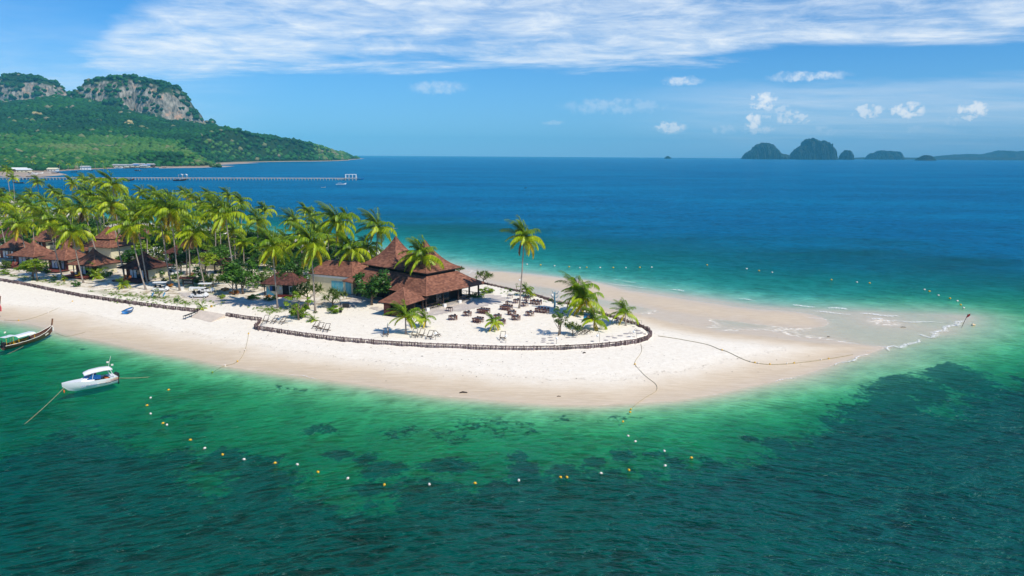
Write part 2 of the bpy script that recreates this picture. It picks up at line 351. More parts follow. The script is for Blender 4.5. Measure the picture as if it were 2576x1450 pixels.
for (x, y, rx, ry, st) in [(430, 1185, 55, 30, .9), (560, 1180, 50, 25, 1), (640, 1182, 28, 14, .9), (686, 1188, 25, 16, 1), (850, 1172, 35, 10, 1), (925, 1180, 26, 12, .9), (960, 1210, 50, 18, .95), (925, 1255, 38, 16, .9), (935, 1292, 25, 14, .8),
                           (1130, 1200, 60, 18, 1), (1300, 1178, 26, 12, 1), (1320, 1205, 32, 14, .9), (1325, 1228, 32, 18, 1), (1420, 1215, 40, 16, .9), (1495, 1190, 24, 10, 1), (1565, 1175, 26, 12, 1), (1645, 1172, 28, 9, .8), (1690, 1190, 25, 12, .8), (1885, 1132, 18, 8, 1), (1950, 1145, 40, 12, 1),
                           (500, 1076, 45, 10, .55), (430, 1072, 40, 12, .4), (800, 1110, 60, 16, .5), (1020, 1120, 70, 14, .55), (1140, 1125, 80, 18, .55), (1250, 1110, 120, 20, .5), (1500, 1080, 150, 14, .5),
                           (2410, 975, 70, 32, 1), (2450, 1000, 70, 28, .9), (2290, 1000, 100, 40, .8), (2550, 1080, 80, 60, .9), (200, 845, 30, 7, .6), (640, 985, 60, 8, .4), (330, 905, 40, 12, .35), (230, 895, 50, 12, .4), (760, 1010, 90, 10, .5), (320, 1120, 40, 14, .4), (2560, 975, 14, 7, .9),
                           (1700, 790, 60, 8, .0)]:
    c = G(x, y, -2.2); ex = G(x + rx, y, -2.2); ey = G(x, y - ry, -2.2)
    a = abs(ex[0] - c[0]); b = abs(ey[1] - c[1])
    d = np.sqrt(((gp[:, 0] - c[0]) / a) ** 2 + ((gp[:, 1] - c[1]) / b) ** 2)
    grass = np.maximum(grass, st * np.clip(1.35 - 0.75 * d, 0, 1) * (d < 2))
grass = grass * (gzz < -0.3)

# ---- materials
def m_sand():
    m_ = bpy.data.materials.new("sand"); m_.use_nodes = True; t = NT(m_.node_tree); t.n.clear()
    geo = t.node('ShaderNodeNewGeometry'); pos = geo.outputs['Position']
    z = t.node('ShaderNodeSeparateXYZ', None, Vector=pos).outputs[2]
    nb = t.noise(pos, 0.18, 5, 0.6); nm = t.noise(pos, 1.3, 5, 0.65); nf = t.noise(pos, 9.0, 3, 0.6)
    st = t.noise(t.mapping(pos, rot=(0, 0, 0.12), sca=(0.35, 2.4, 1)), 1.0, 5, 0.65)
    zz = t.m('ADD', z, t.m('MULTIPLY', t.m('SUBTRACT', nb.outputs[0], 0.5), 0.22))
    dry = t.mix(t.rng(nm.outputs[0], 0.35, 0.7), (0.78, 0.70, 0.585), (0.87, 0.80, 0.69))
    wet = t.mix(t.rng(st.outputs[0], 0.35, 0.7), (0.57, 0.445, 0.305), (0.68, 0.555, 0.41))
    c = t.mix(t.rng(zz, 0.12, 0.62, smooth=True), wet, dry)
    c = t.mix(t.rng(nf.outputs[0], 0.62, 0.8, 0, 0.25), c, (0.45, 0.36, 0.28))
    # trampled lanes and scuffs on the dry sand
    tk = t.noise(t.mapping(pos, rot=(0, 0, 0.35), sca=(0.10, 0.5, 1)), 1.0, 6, 0.7, 1.2)
    fp = t.node('ShaderNodeTexVoronoi', None, Vector=pos, Scale=2.1)
    scuff = t.m('MULTIPLY', t.rng(tk.outputs[0], 0.50, 0.64), t.rng(fp.outputs['Distance'], 0.34, 0.12))
    c = t.mix(t.m('MULTIPLY', scuff, t.rng(z, 0.35, 0.6, 0.0, 0.38)), c, (0.50, 0.40, 0.31))
    drk = t.noise(pos, 0.55, 6, 0.7)
    # trodden, leaf-littered ground under the grove
    gat = t.node('ShaderNodeAttribute', {'attribute_name': 'litter'}).outputs['Fac']
    lit = t.m('MULTIPLY', gat, t.rng(drk.outputs[0], 0.42, 0.62))
    c = t.mix(lit, c, t.mix(nm.outputs[0], (0.33, 0.25, 0.15), (0.45, 0.37, 0.26)))
    gr2 = t.m('MULTIPLY', t.node('ShaderNodeAttribute', {'attribute_name': 'lawn'}).outputs['Fac'], t.rng(t.noise(pos, 0.9, 6, 0.7).outputs[0], 0.40, 0.55))
    c = t.mix(gr2, c, t.mix(nm.outputs[0], (0.10, 0.14, 0.025), (0.20, 0.22, 0.06)))
    # seabed: pale sand with seagrass
    bed = t.mix(t.rng(nb.outputs[0], 0.3, 0.7), (0.42, 0.40, 0.22), (0.76, 0.70, 0.46))
    wrk = t.m('MULTIPLY', t.rng(t.m('ABSOLUTE', t.m('SUBTRACT', t.m('ADD', zz, t.m('MULTIPLY', t.m('SUBTRACT', nm.outputs[0], .5), .10)), 0.47)), 0.030, 0.0), t.rng(t.noise(pos, 2.2, 4, .7).outputs[0], .50, .62))
    c = t.mix(t.m('MULTIPLY', wrk, 0.45), c, (0.22, 0.16, 0.11))
    c = t.mix(t.rng(z, -0.05, -0.32), c, bed)
    ga = t.node('ShaderNodeAttribute', {'attribute_name': 'seagrass'}).outputs['Fac']
    gn = t.noise(pos, 0.35, 7, 0.68); gn2 = t.noise(pos, 1.4, 5, 0.7)
    gg = t.m('ADD', ga, t.m('ADD', t.m('MULTIPLY', t.m('SUBTRACT', gn.outputs[0], 0.5), 1.55), t.m('MULTIPLY', t.m('SUBTRACT', gn2.outputs[0], 0.5), 0.85)))
    gf = t.m('MULTIPLY', t.rng(gg, 0.34, 0.64, 0.0, 0.86, smooth=True), t.rng(ga, 0.02, 0.2))
    c = t.mix(gf, c, t.mix(gn2.outputs[0], (0.006, 0.030, 0.018), (0.035, 0.085, 0.04)))
    rgh = t.rng(zz, 0.02, 0.30, 0.32, 0.95)
    h = t.m('SUBTRACT', t.m('ADD', t.m('MULTIPLY', nm.outputs[0], 0.5), t.m('MULTIPLY', nf.outputs[0], 0.12)), t.m('MULTIPLY', scuff, 0.45))
    bmp = t.node('ShaderNodeBump', None, Strength=0.6, Distance=t.rng(zz, 0.1, 0.6, 0.03, 0.22), Height=h)
    b = t.node('ShaderNodeBsdfPrincipled', None, Base_Color=c, Roughness=rgh, Normal=bmp.outputs[0]); b.inputs['Specular IOR Level'].default_value = 0.35
    t.l.new(b.outputs[0], t.node('ShaderNodeOutputMaterial').inputs[0]); return m_
def m_water():
    m_ = bpy.data.materials.new("sea_water"); m_.use_nodes = True; t = NT(m_.node_tree); t.n.clear()
    pos = t.node('ShaderNodeNewGeometry').outputs['Position']
    dep = t.node('ShaderNodeAttribute', {'attribute_name': 'depth'}).outputs['Fac']
    dep = t.m('MAXIMUM', dep, 0.0)
    opn = t.node('ShaderNodeAttribute', {'attribute_name': 'open_sea'}).outputs['Fac']
    T = [t.m('POWER', math.exp(-k), dep) for k in (2.7, 0.90, 1.50)]
    T[2] = t.m('POWER', 2.718282, t.m('MULTIPLY', dep, t.rng(opn, 0, 1, -1.50, -0.78)))
    Tc = t.node('ShaderNodeCombineColor', None, Red=T[0], Green=T[1], Blue=T[2]).outputs[0]
    inv = t.mix(1.0, (1, 1, 1), Tc, 'SUBTRACT')
    big = t.noise(t.mapping(pos, sca=(0.004, 0.012, 1)), 1.0, 4, 0.55)
    mid = t.noise(t.mapping(pos, sca=(0.012, 0.03, 1)), 1.0, 5, 0.6)
    dn = t.m('MULTIPLY', dep, t.rng(mid.outputs[0], 0.3, 0.7, 0.65, 1.4))
    blu = t.m('MAXIMUM', t.rng(dn, 1.9, 4.5, smooth=True), t.m('MULTIPLY', opn, t.rng(dn, 0.35, 2.9, smooth=True)))
    S = t.mix(blu, (0.0, 0.042, 0.032), t.mix(t.rng(big.outputs[0], 0.35, 0.65), (0.0, 0.066, 0.150), (0.0, 0.094, 0.190)))
    # waves: long swell, wind waves, ripples (crests run across the wind)
    sp = t.node('ShaderNodeSeparateXYZ', None, Vector=pos)
    bend = t.m('MULTIPLY', t.m('SQRT', t.m('ADD', t.m('POWER', t.m('DIVIDE', t.m('SUBTRACT', sp.outputs[0], 4.0), 30.0), 2.0), 1.0)), 15.0)   # waves wrap round the spit
    wp = t.node('ShaderNodeCombineXYZ', None, X=sp.outputs[0], Y=t.m('ADD', sp.outputs[1], bend), Z=0.0).outputs[0]
    w1 = t.noise(t.mapping(wp, sca=(0.30, 1.05, 1)), 1.0, 4, 0.55, 0.5)
    w2 = t.noise(t.mapping(wp, rot=(0, 0, 0.15), sca=(1.1, 3.6, 1)), 1.0, 4, 0.6, 0.4)
    w3 = t.noise(t.mapping(pos, rot=(0, 0, -0.1), sca=(0.10, 0.17, 1)), 1.0, 6, 0.68, 0.3)
    w4 = t.noise(t.mapping(pos, rot=(0, 0, 0.1), sca=(0.018, 0.034, 1)), 1.0, 7, 0.70, 0.3)
    ridge = t.m('SUBTRACT', 1.0, t.m('ABSOLUTE', t.m('MULTIPLY', t.m('SUBTRACT', w1.outputs[0], 0.5), 2.6)))
    h = t.m('ADD', t.m('ADD', t.m('MULTIPLY', w2.outputs[0], 0.20), t.m('MULTIPLY', ridge, 0.26)), t.m('ADD', t.m('MULTIPLY', w3.outputs[0], 1.3), t.m('MULTIPLY', w4.outputs[0], 4.5)))
    shal = t.rng(dep, 0.0, 0.5, 0.35, 1.0)
    bmp = t.node('ShaderNodeBump', None, Strength=t.m('MULTIPLY', shal, 0.95), Distance=1.0, Height=h)
    N = bmp.outputs[0]
    # crests painted lighter and troughs darker: wave light put into the water colour
    crest_paint = t.m('ADD', t.m('ADD', t.m('MULTIPLY', w2.outputs[0], .9), t.m('MULTIPLY', t.m('POWER', t.m('MAXIMUM', ridge, 0.0), 7.0), .95)), t.m('ADD', t.m('MULTIPLY', w3.outputs[0], .9), t.m('MULTIPLY', w4.outputs[0], .5)))
    lift = t.rng(crest_paint, 1.02, 1.62, 0.40, 2.0)
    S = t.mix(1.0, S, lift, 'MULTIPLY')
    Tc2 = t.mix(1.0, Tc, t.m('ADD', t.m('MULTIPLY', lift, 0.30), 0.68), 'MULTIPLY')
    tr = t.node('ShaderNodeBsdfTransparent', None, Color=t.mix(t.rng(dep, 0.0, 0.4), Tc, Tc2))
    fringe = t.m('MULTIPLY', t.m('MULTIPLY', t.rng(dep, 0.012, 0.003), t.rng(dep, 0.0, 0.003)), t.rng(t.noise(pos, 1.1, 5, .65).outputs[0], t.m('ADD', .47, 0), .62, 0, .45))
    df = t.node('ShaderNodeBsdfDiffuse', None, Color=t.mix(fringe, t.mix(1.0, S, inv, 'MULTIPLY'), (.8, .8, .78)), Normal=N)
    ad = t.node('ShaderNodeAddShader'); t.l.new(tr.outputs[0], ad.inputs[0]); t.l.new(df.outputs[0], ad.inputs[1])
    fr = t.node('ShaderNodeFresnel', None, IOR=1.33, Normal=N).outputs[0]
    fr = t.m('MINIMUM', t.m('MULTIPLY', fr, 0.42), 0.34)
    fr = t.m('MULTIPLY', fr, t.rng(dep, 0.0, 0.5, 0.55, 1.0))
    gl = t.node('ShaderNodeBsdfGlossy', None, Color=(0.6, 0.88, 1.0), Roughness=0.16, Normal=N)
    ms = t.node('ShaderNodeMixShader', None, Fac=fr); t.l.new(ad.outputs[0], ms.inputs[1]); t.l.new(gl.outputs[0], ms.inputs[2])
    t.l.new(ms.outputs[0], t.node('ShaderNodeOutputMaterial').inputs[0]); return m_
M_SAND = m_sand(); M_WATER = m_water()
me = fast_mesh("ground", np.c_[gp, gzz], gq, [M_SAND], True)
def attr(me, name, vals):
    a = me.attributes.new(name, 'FLOAT', 'POINT'); a.data.foreach_set('value', np.asarray(vals, np.float32))
attr(me, 'seagrass', grass)
grove = W2([(-400, 640), (-200, 680), (0, 700), (120, 718), (280, 742), (420, 758), (520, 764), (640, 772), (760, 778), (870, 776), (960, 760), (900, 735), (980, 700), (1100, 680), (1150, 690), (1050, 655), (900, 640), (600, 600), (300, 575), (0, 520), (-400, 490)], PZ)
lit = np.clip(sdf(gp, grove) / 5 + 0.3, 0, 1) * (gzz > 0.9)
attr(me, 'litter', lit)
lawn = W2([(430, 690), (520, 712), (560, 735), (540, 745), (470, 728), (400, 700)], PZ); lawn2 = W2([(800, 745), (960, 745), (950, 720), (840, 712)], PZ); lawn3 = W2([(-300, 640), (0, 660), (200, 680), (400, 640), (700, 660), (900, 680), (880, 620), (300, 580), (-300, 520)], PZ)
strip = seg_dist(gp, W2([(240, 733), (330, 745), (420, 752), (480, 765)], PZ)); strip2 = seg_dist(gp, W2([(660, 776), (700, 783), (735, 776)], PZ)); strip3 = seg_dist(gp, W2([(-40, 683), (60, 698), (160, 715)], PZ))
lw = np.maximum.reduce([np.clip(sdf(gp, lawn) / 2 + .5, 0, 1), np.clip(sdf(gp, lawn2) / 2 + .5, 0, 1) * .8, np.clip(sdf(gp, lawn3) / 4, 0, 1) * .85, np.clip(1.1 - strip / 1.4, 0, 1) * .9, np.clip(1.1 - strip2 / 1.6, 0, 1), np.clip(1.1 - strip3 / 1.5, 0, 1) * .8]) * (gzz > 0.9)
attr(me, 'lawn', lw)
tag(link("ground", me), kind='structure')
# water sheet only where the ground is at or below it
wz = np.zeros(len(gp)); keep = (gzz[gq] < 0.25).any(1)
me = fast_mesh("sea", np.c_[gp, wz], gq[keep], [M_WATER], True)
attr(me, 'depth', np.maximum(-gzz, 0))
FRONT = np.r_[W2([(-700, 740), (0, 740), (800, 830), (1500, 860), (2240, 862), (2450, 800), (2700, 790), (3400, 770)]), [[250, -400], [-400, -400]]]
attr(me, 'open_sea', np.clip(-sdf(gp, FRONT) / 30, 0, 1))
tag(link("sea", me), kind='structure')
# ------------------------------------------------------------------ headland with limestone cliffs
def ridge3(pts): a = np.array(pts, float); return at_depth(a[:, 0], a[:, 1], a[:, 2])
RID = [
 (ridge3([(165, 262, 3000), (200, 232, 2950), (235, 208, 2950), (272, 199, 2950), (320, 195, 2950), (355, 203, 2950), (395, 212, 2950), (425, 219, 2950), (438, 232, 2950), (448, 262, 2950), (462, 292, 2950)]), 170, 'cliff'),
 (ridge3([(-260, 230, 3300), (-100, 225, 3300), (-40, 205, 3250), (0, 196, 3250), (40, 191, 3250), (85, 198, 3250), (112, 208, 3250), (128, 228, 3250)]), 200, 'cliff'),
 (ridge3([(-300, 262, 2700), (-60, 258, 2700), (30, 262, 2700), (90, 254, 2700), (150, 246, 2750), (205, 262, 2600), (290, 292, 2450), (370, 316, 2350), (440, 326, 2400), (500, 332, 2700), (560, 348, 2900), (610, 366, 3000)]), 1150, 'slope'),
 (ridge3([(455, 318, 3300), (490, 322, 3300), (512, 318, 3300), (528, 309, 3300), (537, 322, 3300), (560, 338, 3300), (590, 362, 3300)]), 110, 'cliff'),
 (ridge3([(590, 368, 3000), (640, 377, 3200), (700, 381, 3500), (745, 380, 3700), (780, 380, 3900), (825, 384, 4100), (852, 391, 4200), (864, 398, 4250)]), 560, 'slope'),
]
COAST = G(*np.array([(-900, 470), (-300, 447), (-60, 437), (0, 434.5), (60, 433), (110, 433), (150, 431), (185, 428.5), (240, 426), (300, 424), (360, 422.5), (430, 421.5), (500, 420.8), (545, 419.5), (560, 418.3), (520, 417), (500, 415.8), (560, 411.5), (600, 409.5), (660, 408.2), (740, 407), (800, 406.5), (850, 405.2), (875, 403.8), (880, 402.6)]).T, 0.0)
COAST = np.r_[COAST, [[COAST[-1][0] - 260, 5600], [-6500, 5600], [-6500, 1300]]]
def hfar(P):
    dc = sdf(P, COAST)
    h = np.full(len(P), -6.0)
    land = np.minimum(2.0 + np.maximum(dc, 0) * 0.035, 16)
    def wob(k, a): return (vnoise(P, a, k) - .5) * 2
    for i, (r, w, kind) in enumerate(RID):
        best = np.zeros(len(P))
        for a, b in zip(r[:-1], r[1:]):
            dx, dy = b[0] - a[0], b[1] - a[1]; L = dx * dx + dy * dy
            t = np.clip(((P[:, 0] - a[0]) * dx + (P[:, 1] - a[1]) * dy) / L, 0, 1)
            d = np.hypot(P[:, 0] - a[0] - t * dx, P[:, 1] - a[1] - t * dy); zt = a[2] + t * (b[2] - a[2])
            if kind == 'cliff':
                q = np.maximum(d + 26 * wob(30 + i, 60) + 14 * wob(40 + i, 24) - 18, 0) / w
                g = np.where(q < .42, 1 - .30 * (q / .42) ** 1.6, np.where(q < .66, .70 - .46 * (q - .42) / .24, .24 * np.clip((1.9 - q) / 1.24, 0, 1)))
            else:
                q = np.maximum(d + 70 * wob(50 + i, 260), 0) / w
                g = np.clip(1 - q, 0, 1) ** 1.15 * .95 + .05 * (q < 1)
            best = np.maximum(best, zt * g)
        land = np.maximum(land, best)
    land = land + wob(7, 130) * np.clip(land / 14, 0, 7) + wob(8, 45) * np.clip(land / 40, 0, 5)
    k = np.clip(dc / 60, 0, 1)
    return np.where(dc > 0, np.where(dc < 60, np.minimum(land, 0.3 + 4 * k + (land - 4.3) * k * k * (land > 4.3)), land), np.maximum(-6, dc * 0.05))
hx = np.arange(-4300, -500, 13.0); hy = np.r_[np.arange(1000, 3500, 13.0), np.arange(3500, 5000, 25.0)]
hp, hq = grid(hx, hy); hz = hfar(hp)
kp = (hz[hq] > -5.9).any(1)
def m_hill():
    m_ = bpy.data.materials.new("headland"); m_.use_nodes = True; t = NT(m_.node_tree); t.n.clear()
    g = t.node('ShaderNodeNewGeometry'); pos = g.outputs['Position']; nz_ = t.node('ShaderNodeSeparateXYZ', None, Vector=g.outputs['Normal']).outputs[2]
    z = t.node('ShaderNodeSeparateXYZ', None, Vector=pos).outputs[2]
    n = t.noise(pos, 0.02, 6, 0.65); n2 = t.noise(t.mapping(pos, sca=(1, 1, 0.22)), 0.07, 6, 0.7)
    veg = t.mix(t.rng(n.outputs[0], 0.35, 0.65), (0.010, 0.035, 0.012), (0.03, 0.07, 0.018))
    rock = t.mix(t.rng(n2.outputs[0], 0.38, 0.62), (0.06, 0.06, 0.05), (0.42, 0.38, 0.31))
    rock = t.mix(t.rng(t.noise(pos, 0.03, 3).outputs[0], 0.58, 0.7), rock, (0.52, 0.33, 0.22))
    steep = t.m('MULTIPLY', t.node('ShaderNodeAttribute', {'attribute_name': 'rock'}).outputs['Fac'], t.rng(t.m('ADD', nz_, t.m('MULTIPLY', t.m('SUBTRACT', n.outputs[0], .5), 0.5)), 0.62, 0.50))
    c = t.mix(steep, veg, rock)
    c = t.mix(t.rng(z, 3.2, 1.2), c, t.mix(n2.outputs[0], (0.36, 0.26, 0.18), (0.55, 0.42, 0.32)))
    bm_ = t.node('ShaderNodeBump', None, Strength=1.0, Distance=14.0, Height=n2.outputs[0])
    b = t.node('ShaderNodeBsdfPrincipled', None, Base_Color=c, Roughness=0.95, Normal=bm_.outputs[0]); b.inputs['Specular IOR Level'].default_value = 0.1
    t.l.new(b.outputs[0], t.node('ShaderNodeOutputMaterial').inputs[0]); return m_
M_HILL = m_hill()
hme = fast_mesh("headland_hills", np.c_[hp, hz], hq[kp], [M_HILL], True)
ra = hme.attributes.new('rock', 'FLOAT', 'POINT'); ra.data.foreach_set('value', np.clip(2.6 - 1.6 * np.minimum.reduce([seg_dist(hp, RID[i][0][:, :2]) / RID[i][1] for i in (0, 1, 3)]), 0, 1).astype(np.float32))
tag(link("headland_hills", hme), kind='structure')
def m_leafmass(name, stops, rough=0.8, att='tint'):
    m_ = bpy.data.materials.new(name); m_.use_nodes = True; t = NT(m_.node_tree); t.n.clear()
    a = t.node('ShaderNodeAttribute', {'attribute_name': att}).outputs['Fac']
    c = t.ramp(a, stops)
    pos = t.node('ShaderNodeNewGeometry').outputs['Position']
    n = t.noise(pos, 0.25, 4, 0.6)
    c = t.mix(1.0, c, t.mix(n.outputs[0], (0.55, 0.55, 0.55), (1.5, 1.5, 1.5)), 'MULTIPLY')
    b = t.node('ShaderNodeBsdfPrincipled', None, Base_Color=c, Roughness=rough); b.inputs['Specular IOR Level'].default_value = 0.2
    t.l.new(b.outputs[0], t.node('ShaderNodeOutputMaterial').inputs[0]); return m_
M_JUNGLE = m_leafmass("jungle_canopy", [(0, (0.003, 0.024, 0.008)), (0.4, (0.008, 0.058, 0.012)), (0.62, (0.018, 0.10, 0.012)), (0.8, (0.075, 0.16, 0.028)), (0.93, (0.15, 0.16, 0.07)), (1, (0.20, 0.17, 0.11))])
ICO_V = []; ICO_F = []
_b = bmesh.new(); bmesh.ops.create_icosphere(_b, subdivisions=2, radius=1.0)
ICO_V = np.array([v.co[:] for v in _b.verts]); ICO_F = np.array([[v.index for v in f.verts] for f in _b.faces]); _b.free()
_b = bmesh.new(); bmesh.ops.create_icosphere(_b, subdivisions=1, radius=1.0)
ICO1_V = np.array([v.co[:] for v in _b.verts]); ICO1_F = np.array([[v.index for v in f.verts] for f in _b.faces]); _b.free()
def blobs(name, C, Rr, tint, flat=0.75, lumpy=0.35, hi=False, mat_=None, seed=3):
    r_ = np.random.default_rng(seed); V0, F0 = (ICO_V, ICO_F) if hi else (ICO1_V, ICO1_F)
    n = len(C); nv = len(V0)
    j = 1 + (r_.random((n, nv, 1)) - .5) * 2 * lumpy
    V = C[:, None, :] + V0[None] * j * Rr[:, None, None] * np.array([1, 1, flat])
    F = (F0[None] + (np.arange(n) * nv)[:, None, None]).reshape(-1, 3)
    me = fast_mesh(name, V.reshape(-1, 3), F, [mat_ or M_JUNGLE], False)
    attr(me, 'tint', np.repeat(tint, nv)); return me
# trees packed over the headland, denser near us; none on the bare cliff faces
def scatter(n, lo, hi, step_r):
    out = []
    return out
r_ = np.random.default_rng(11)
def slope(P):
    e = 8.0; a = hfar(P); return a, np.hypot(hfar(P + [e, 0]) - a, hfar(P + [0, e]) - a) / e
cand = []
for (y0, y1, sp) in ((1000, 1700, 9.5), (1700, 2400, 12.0), (2400, 3500, 14.5), (3500, 4700, 21.0)):
    gx = np.arange(-y1 * 0.80, -y0 * 0.19, sp); gy = np.arange(y0, y1, sp)
    X, Y = np.meshgrid(gx, gy); P = np.c_[X.ravel(), Y.ravel()] + (r_.random((X.size, 2)) - .5) * sp * .9
    P = P[(np.abs(P[:, 0]) < P[:, 1] * 0.80)]
    cand.append(np.c_[P, np.full(len(P), sp)])
cand = np.vstack(cand); P = cand[:, :2]; dc = sdf(P, COAST); cand = cand[dc > 14]; P = cand[:, :2]; dc = dc[dc > 14]
z, s = slope(P)
rk = vnoise(P, 55, 21) * .6 + vnoise(P, 20, 22) * .4
cl = np.minimum.reduce([seg_dist(P, RID[i][0][:, :2]) / RID[i][1] for i in (0, 1, 3)])
zt_ = np.array([z_ for z_ in z]); ok = (s < 1.0) | (rk > 0.47 - .16 * np.clip((zt_ - 190) / 120, 0, 1) - .10 * (P[:, 0] < -2450)) | (cl > 1.6)
ok &= ~((s > 1.0) & (rk < 0.30) & (cl <= 1.6))
cand, P, z, s, dc = cand[ok], P[ok], z[ok], s[ok], dc[ok]
# keep what can face us: drop the far side of the ridges
vis = z - hfar(P * (1 - 25 / np.linalg.norm(P, axis=1))[:, None]) > -16
cand, P, z, s, dc = cand[vis], P[vis], z[vis], s[vis], dc[vis]
rad = cand[:, 2] * (0.46 + 0.46 * r_.random(len(P)) ** 2)
tint = 0.06 + 0.34 * vnoise(P, 120, 5) + 0.30 * r_.random(len(P))
low = (z < 45) & (vnoise(P, 90, 9) > .35)
tint = np.where(low, tint + .30 * vnoise(P, 160, 12) + .10, tint); tint = np.where((z < 70) & (z > 26) & (vnoise(P, 260, 14) > .42), tint * .4 + .50, tint)
tint = np.where(s > .9, tint + .12 * r_.random(len(P)), tint); tint = np.where(r_.random(len(P)) < .03, .9 + .1 * r_.random(len(P)), tint)
print("jungle blobs", len(P))
tag(link("jungle", blobs("jungle", np.c_[P, z + rad * .35], rad, np.clip(tint, 0, 1), .8, .3)), kind='stuff')

# ------------------------------------------------------------------ karst islands to the right
M_ISLE = mat("island_rock", (0.012, 0.04, 0.022), 0.95, 0.5, 0.012, bump=20, bscale=0.02, coords='Object', spec=0.05, col2=(0.05, 0.06, 0.05))
def isle(outline, D, thick, label, cat='island'):
    a = np.array(outline, float); top = at_depth(a[:, 0], a[:, 1], D); x0, x1 = top[0, 0], top[-1, 0]
    nx = max(24, len(a) * 8); ny = 15; xs_ = np.linspace(x0, x1, nx); hh = np.maximum(np.interp(xs_, top[:, 0], top[:, 2]), 1)
    V = []
    for j in range(ny):
        u = -1 + 2 * j / (ny - 1)
        for i, x in enumerate(xs_):
            k = i / (nx - 1); env = math.sin(math.pi * min(max(k, .02), .98)) ** .4
            h = hh[i] * max(0, 1 - abs(u) ** 3.2) * (1 if abs(u) < .5 else .9 + .2 * random.random()); h += (random.random() - .5) * hh[i] * .13 if abs(u) < .95 and .03 < k < .97 else 0
            V.append((x + (random.random() - .5) * 12, D + u * thick * env + thick * .12 * math.sin(i * 1.7), h - (3 if abs(u) > .95 else 0)))
    F = [(j * nx + i, j * nx + i + 1, (j + 1) * nx + i + 1, (j + 1) * nx + i) for j in range(ny - 1) for i in range(nx - 1)]
    o = link("karst_island", mesh("karst_island", V, F, [M_ISLE], True)); return tag(o, label, cat, 'limestone islands on the horizon')
isle([(1868, 400), (1876, 388), (1886, 381), (1896, 377), (1904, 366), (1918, 361), (1930, 361), (1942, 366), (1950, 378), (1960, 388), (1975, 389), (1988, 396), (1994, 400)], 9500, 260, 'sloping blue limestone island left of the tallest island on the horizon')
isle([(1988, 400), (1996, 388), (2006, 376), (2018, 369), (2026, 368), (2029, 355), (2040, 350), (2050, 354), (2056, 358), (2068, 356), (2078, 358), (2085, 368), (2092, 372), (2095, 384), (2098, 401)], 9300, 300, 'tallest blue limestone island with pale cliff streaks on the horizon')
isle([(2112, 401), (2120, 386), (2128, 379), (2138, 380), (2142, 388), (2145, 401)], 9600, 120, 'small dome shaped rock island right of the tallest island')
isle([(2180, 401), (2192, 388), (2200, 385), (2206, 389), (2212, 381), (2220, 379), (2228, 390), (2236, 381), (2244, 381), (2250, 388), (2254, 381), (2262, 386), (2268, 401)], 11500, 260, 'faint jagged row of distant karst peaks on the horizon')
isle([(2304, 403), (2316, 396), (2328, 391), (2338, 392), (2346, 397), (2352, 403)], 8200, 90, 'small low dark island in front of the far right coast')
isle([(1672, 398), (1676, 394.5), (1680, 393), (1684, 395), (1688, 398)], 9000, 30, 'tiny lone sea stack on the horizon near picture centre')
def lowland(pts, D, thick, label):
    o = isle(pts, D, thick, label, 'coast'); o.name = 'distant_coast'
    for k in list(o.keys()): del o[k]
    return tag(o, kind='structure')
lowland([(2140, 400), (2160, 396.5), (2240, 396), (2300, 397), (2380, 395.5), (2460, 396), (2540, 397), (2640, 397), (2800, 399), (2900, 402)], 12500, 400, '')
lowland([(2330, 400), (2370, 392), (2430, 388), (2480, 389), (2520, 379), (2560, 383), (2620, 376), (2700, 384), (2800, 392), (2850, 402)], 14500, 500, '')
# ------------------------------------------------------------------ air
me = bpy.data.meshes.new("haze"); bm = bmesh.new(); bmesh.ops.create_cube(bm, size=1.0); bm.to_mesh(me); bm.free()
mh = bpy.data.materials.new("haze"); mh.use_nodes = True; t = NT(mh.node_tree); t.n.clear()
pvn = t.node('ShaderNodeVolumePrincipled', None, Color=(0.15, 0.70, 1.0), Density=5.5e-5, Anisotropy=-0.35)
t.l.new(pvn.outputs[0], t.node('ShaderNodeOutputMaterial').inputs['Volume']); me.materials.append(mh)
hz_ = link("haze", me, None, (0, 7650, 205)); hz_.scale = (32800, 17300, 432); tag(hz_, kind='stuff')
# ------------------------------------------------------------------ plants
def m_leaf(name, stops, trans=0.3, rough=0.5, spec=0.35, pos_scale=1.3):
    """leaf colour varies from leaf to leaf and from plant to plant"""
    m_ = bpy.data.materials.new(name); m_.use_nodes = True; t = NT(m_.node_tree); t.n.clear()
    g = t.node('ShaderNodeNewGeometry'); oi = t.node('ShaderNodeObjectInfo')
    n = t.noise(g.outputs['Position'], pos_scale, 3, 0.6)
    v = t.m('ADD', t.m('MULTIPLY', t.m('SUBTRACT', n.outputs[0], .5), 1.3), t.m('ADD', t.m('MULTIPLY', g.outputs['Random Per Island'], .45), t.m('MULTIPLY', oi.outputs['Random'], .35)))
    c = t.ramp(v, stops)
    b = t.node('ShaderNodeBsdfPrincipled', None, Base_Color=c, Roughness=rough); b.inputs['Specular IOR Level'].default_value = spec
    tr = t.node('ShaderNodeBsdfTranslucent', None, Color=t.mix(1.0, c, (1.3, 1.25, .35), 'MULTIPLY'))
    ms = t.node('ShaderNodeMixShader', None, Fac=trans); t.l.new(b.outputs[0], ms.inputs[1]); t.l.new(tr.outputs[0], ms.inputs[2])
    t.l.new(ms.outputs[0], t.node('ShaderNodeOutputMaterial').inputs[0]); return m_
F_GREEN = m_leaf("frond_green", [(0, (0.055, 0.135, 0.006)), (.5, (0.18, 0.30, 0.012)), (1, (0.36, 0.45, 0.02))], .32, .42)
F_LIME = m_leaf("frond_lime", [(0, (0.20, 0.32, 0.010)), (.5, (0.40, 0.50, 0.015)), (1, (0.58, 0.60, 0.03))], .32, .42)
F_GOLD = m_leaf("frond_yellow", [(0, (0.38, 0.36, 0.012)), (.5, (0.60, 0.46, 0.015)), (1, (0.72, 0.55, 0.06))], .30, .5)
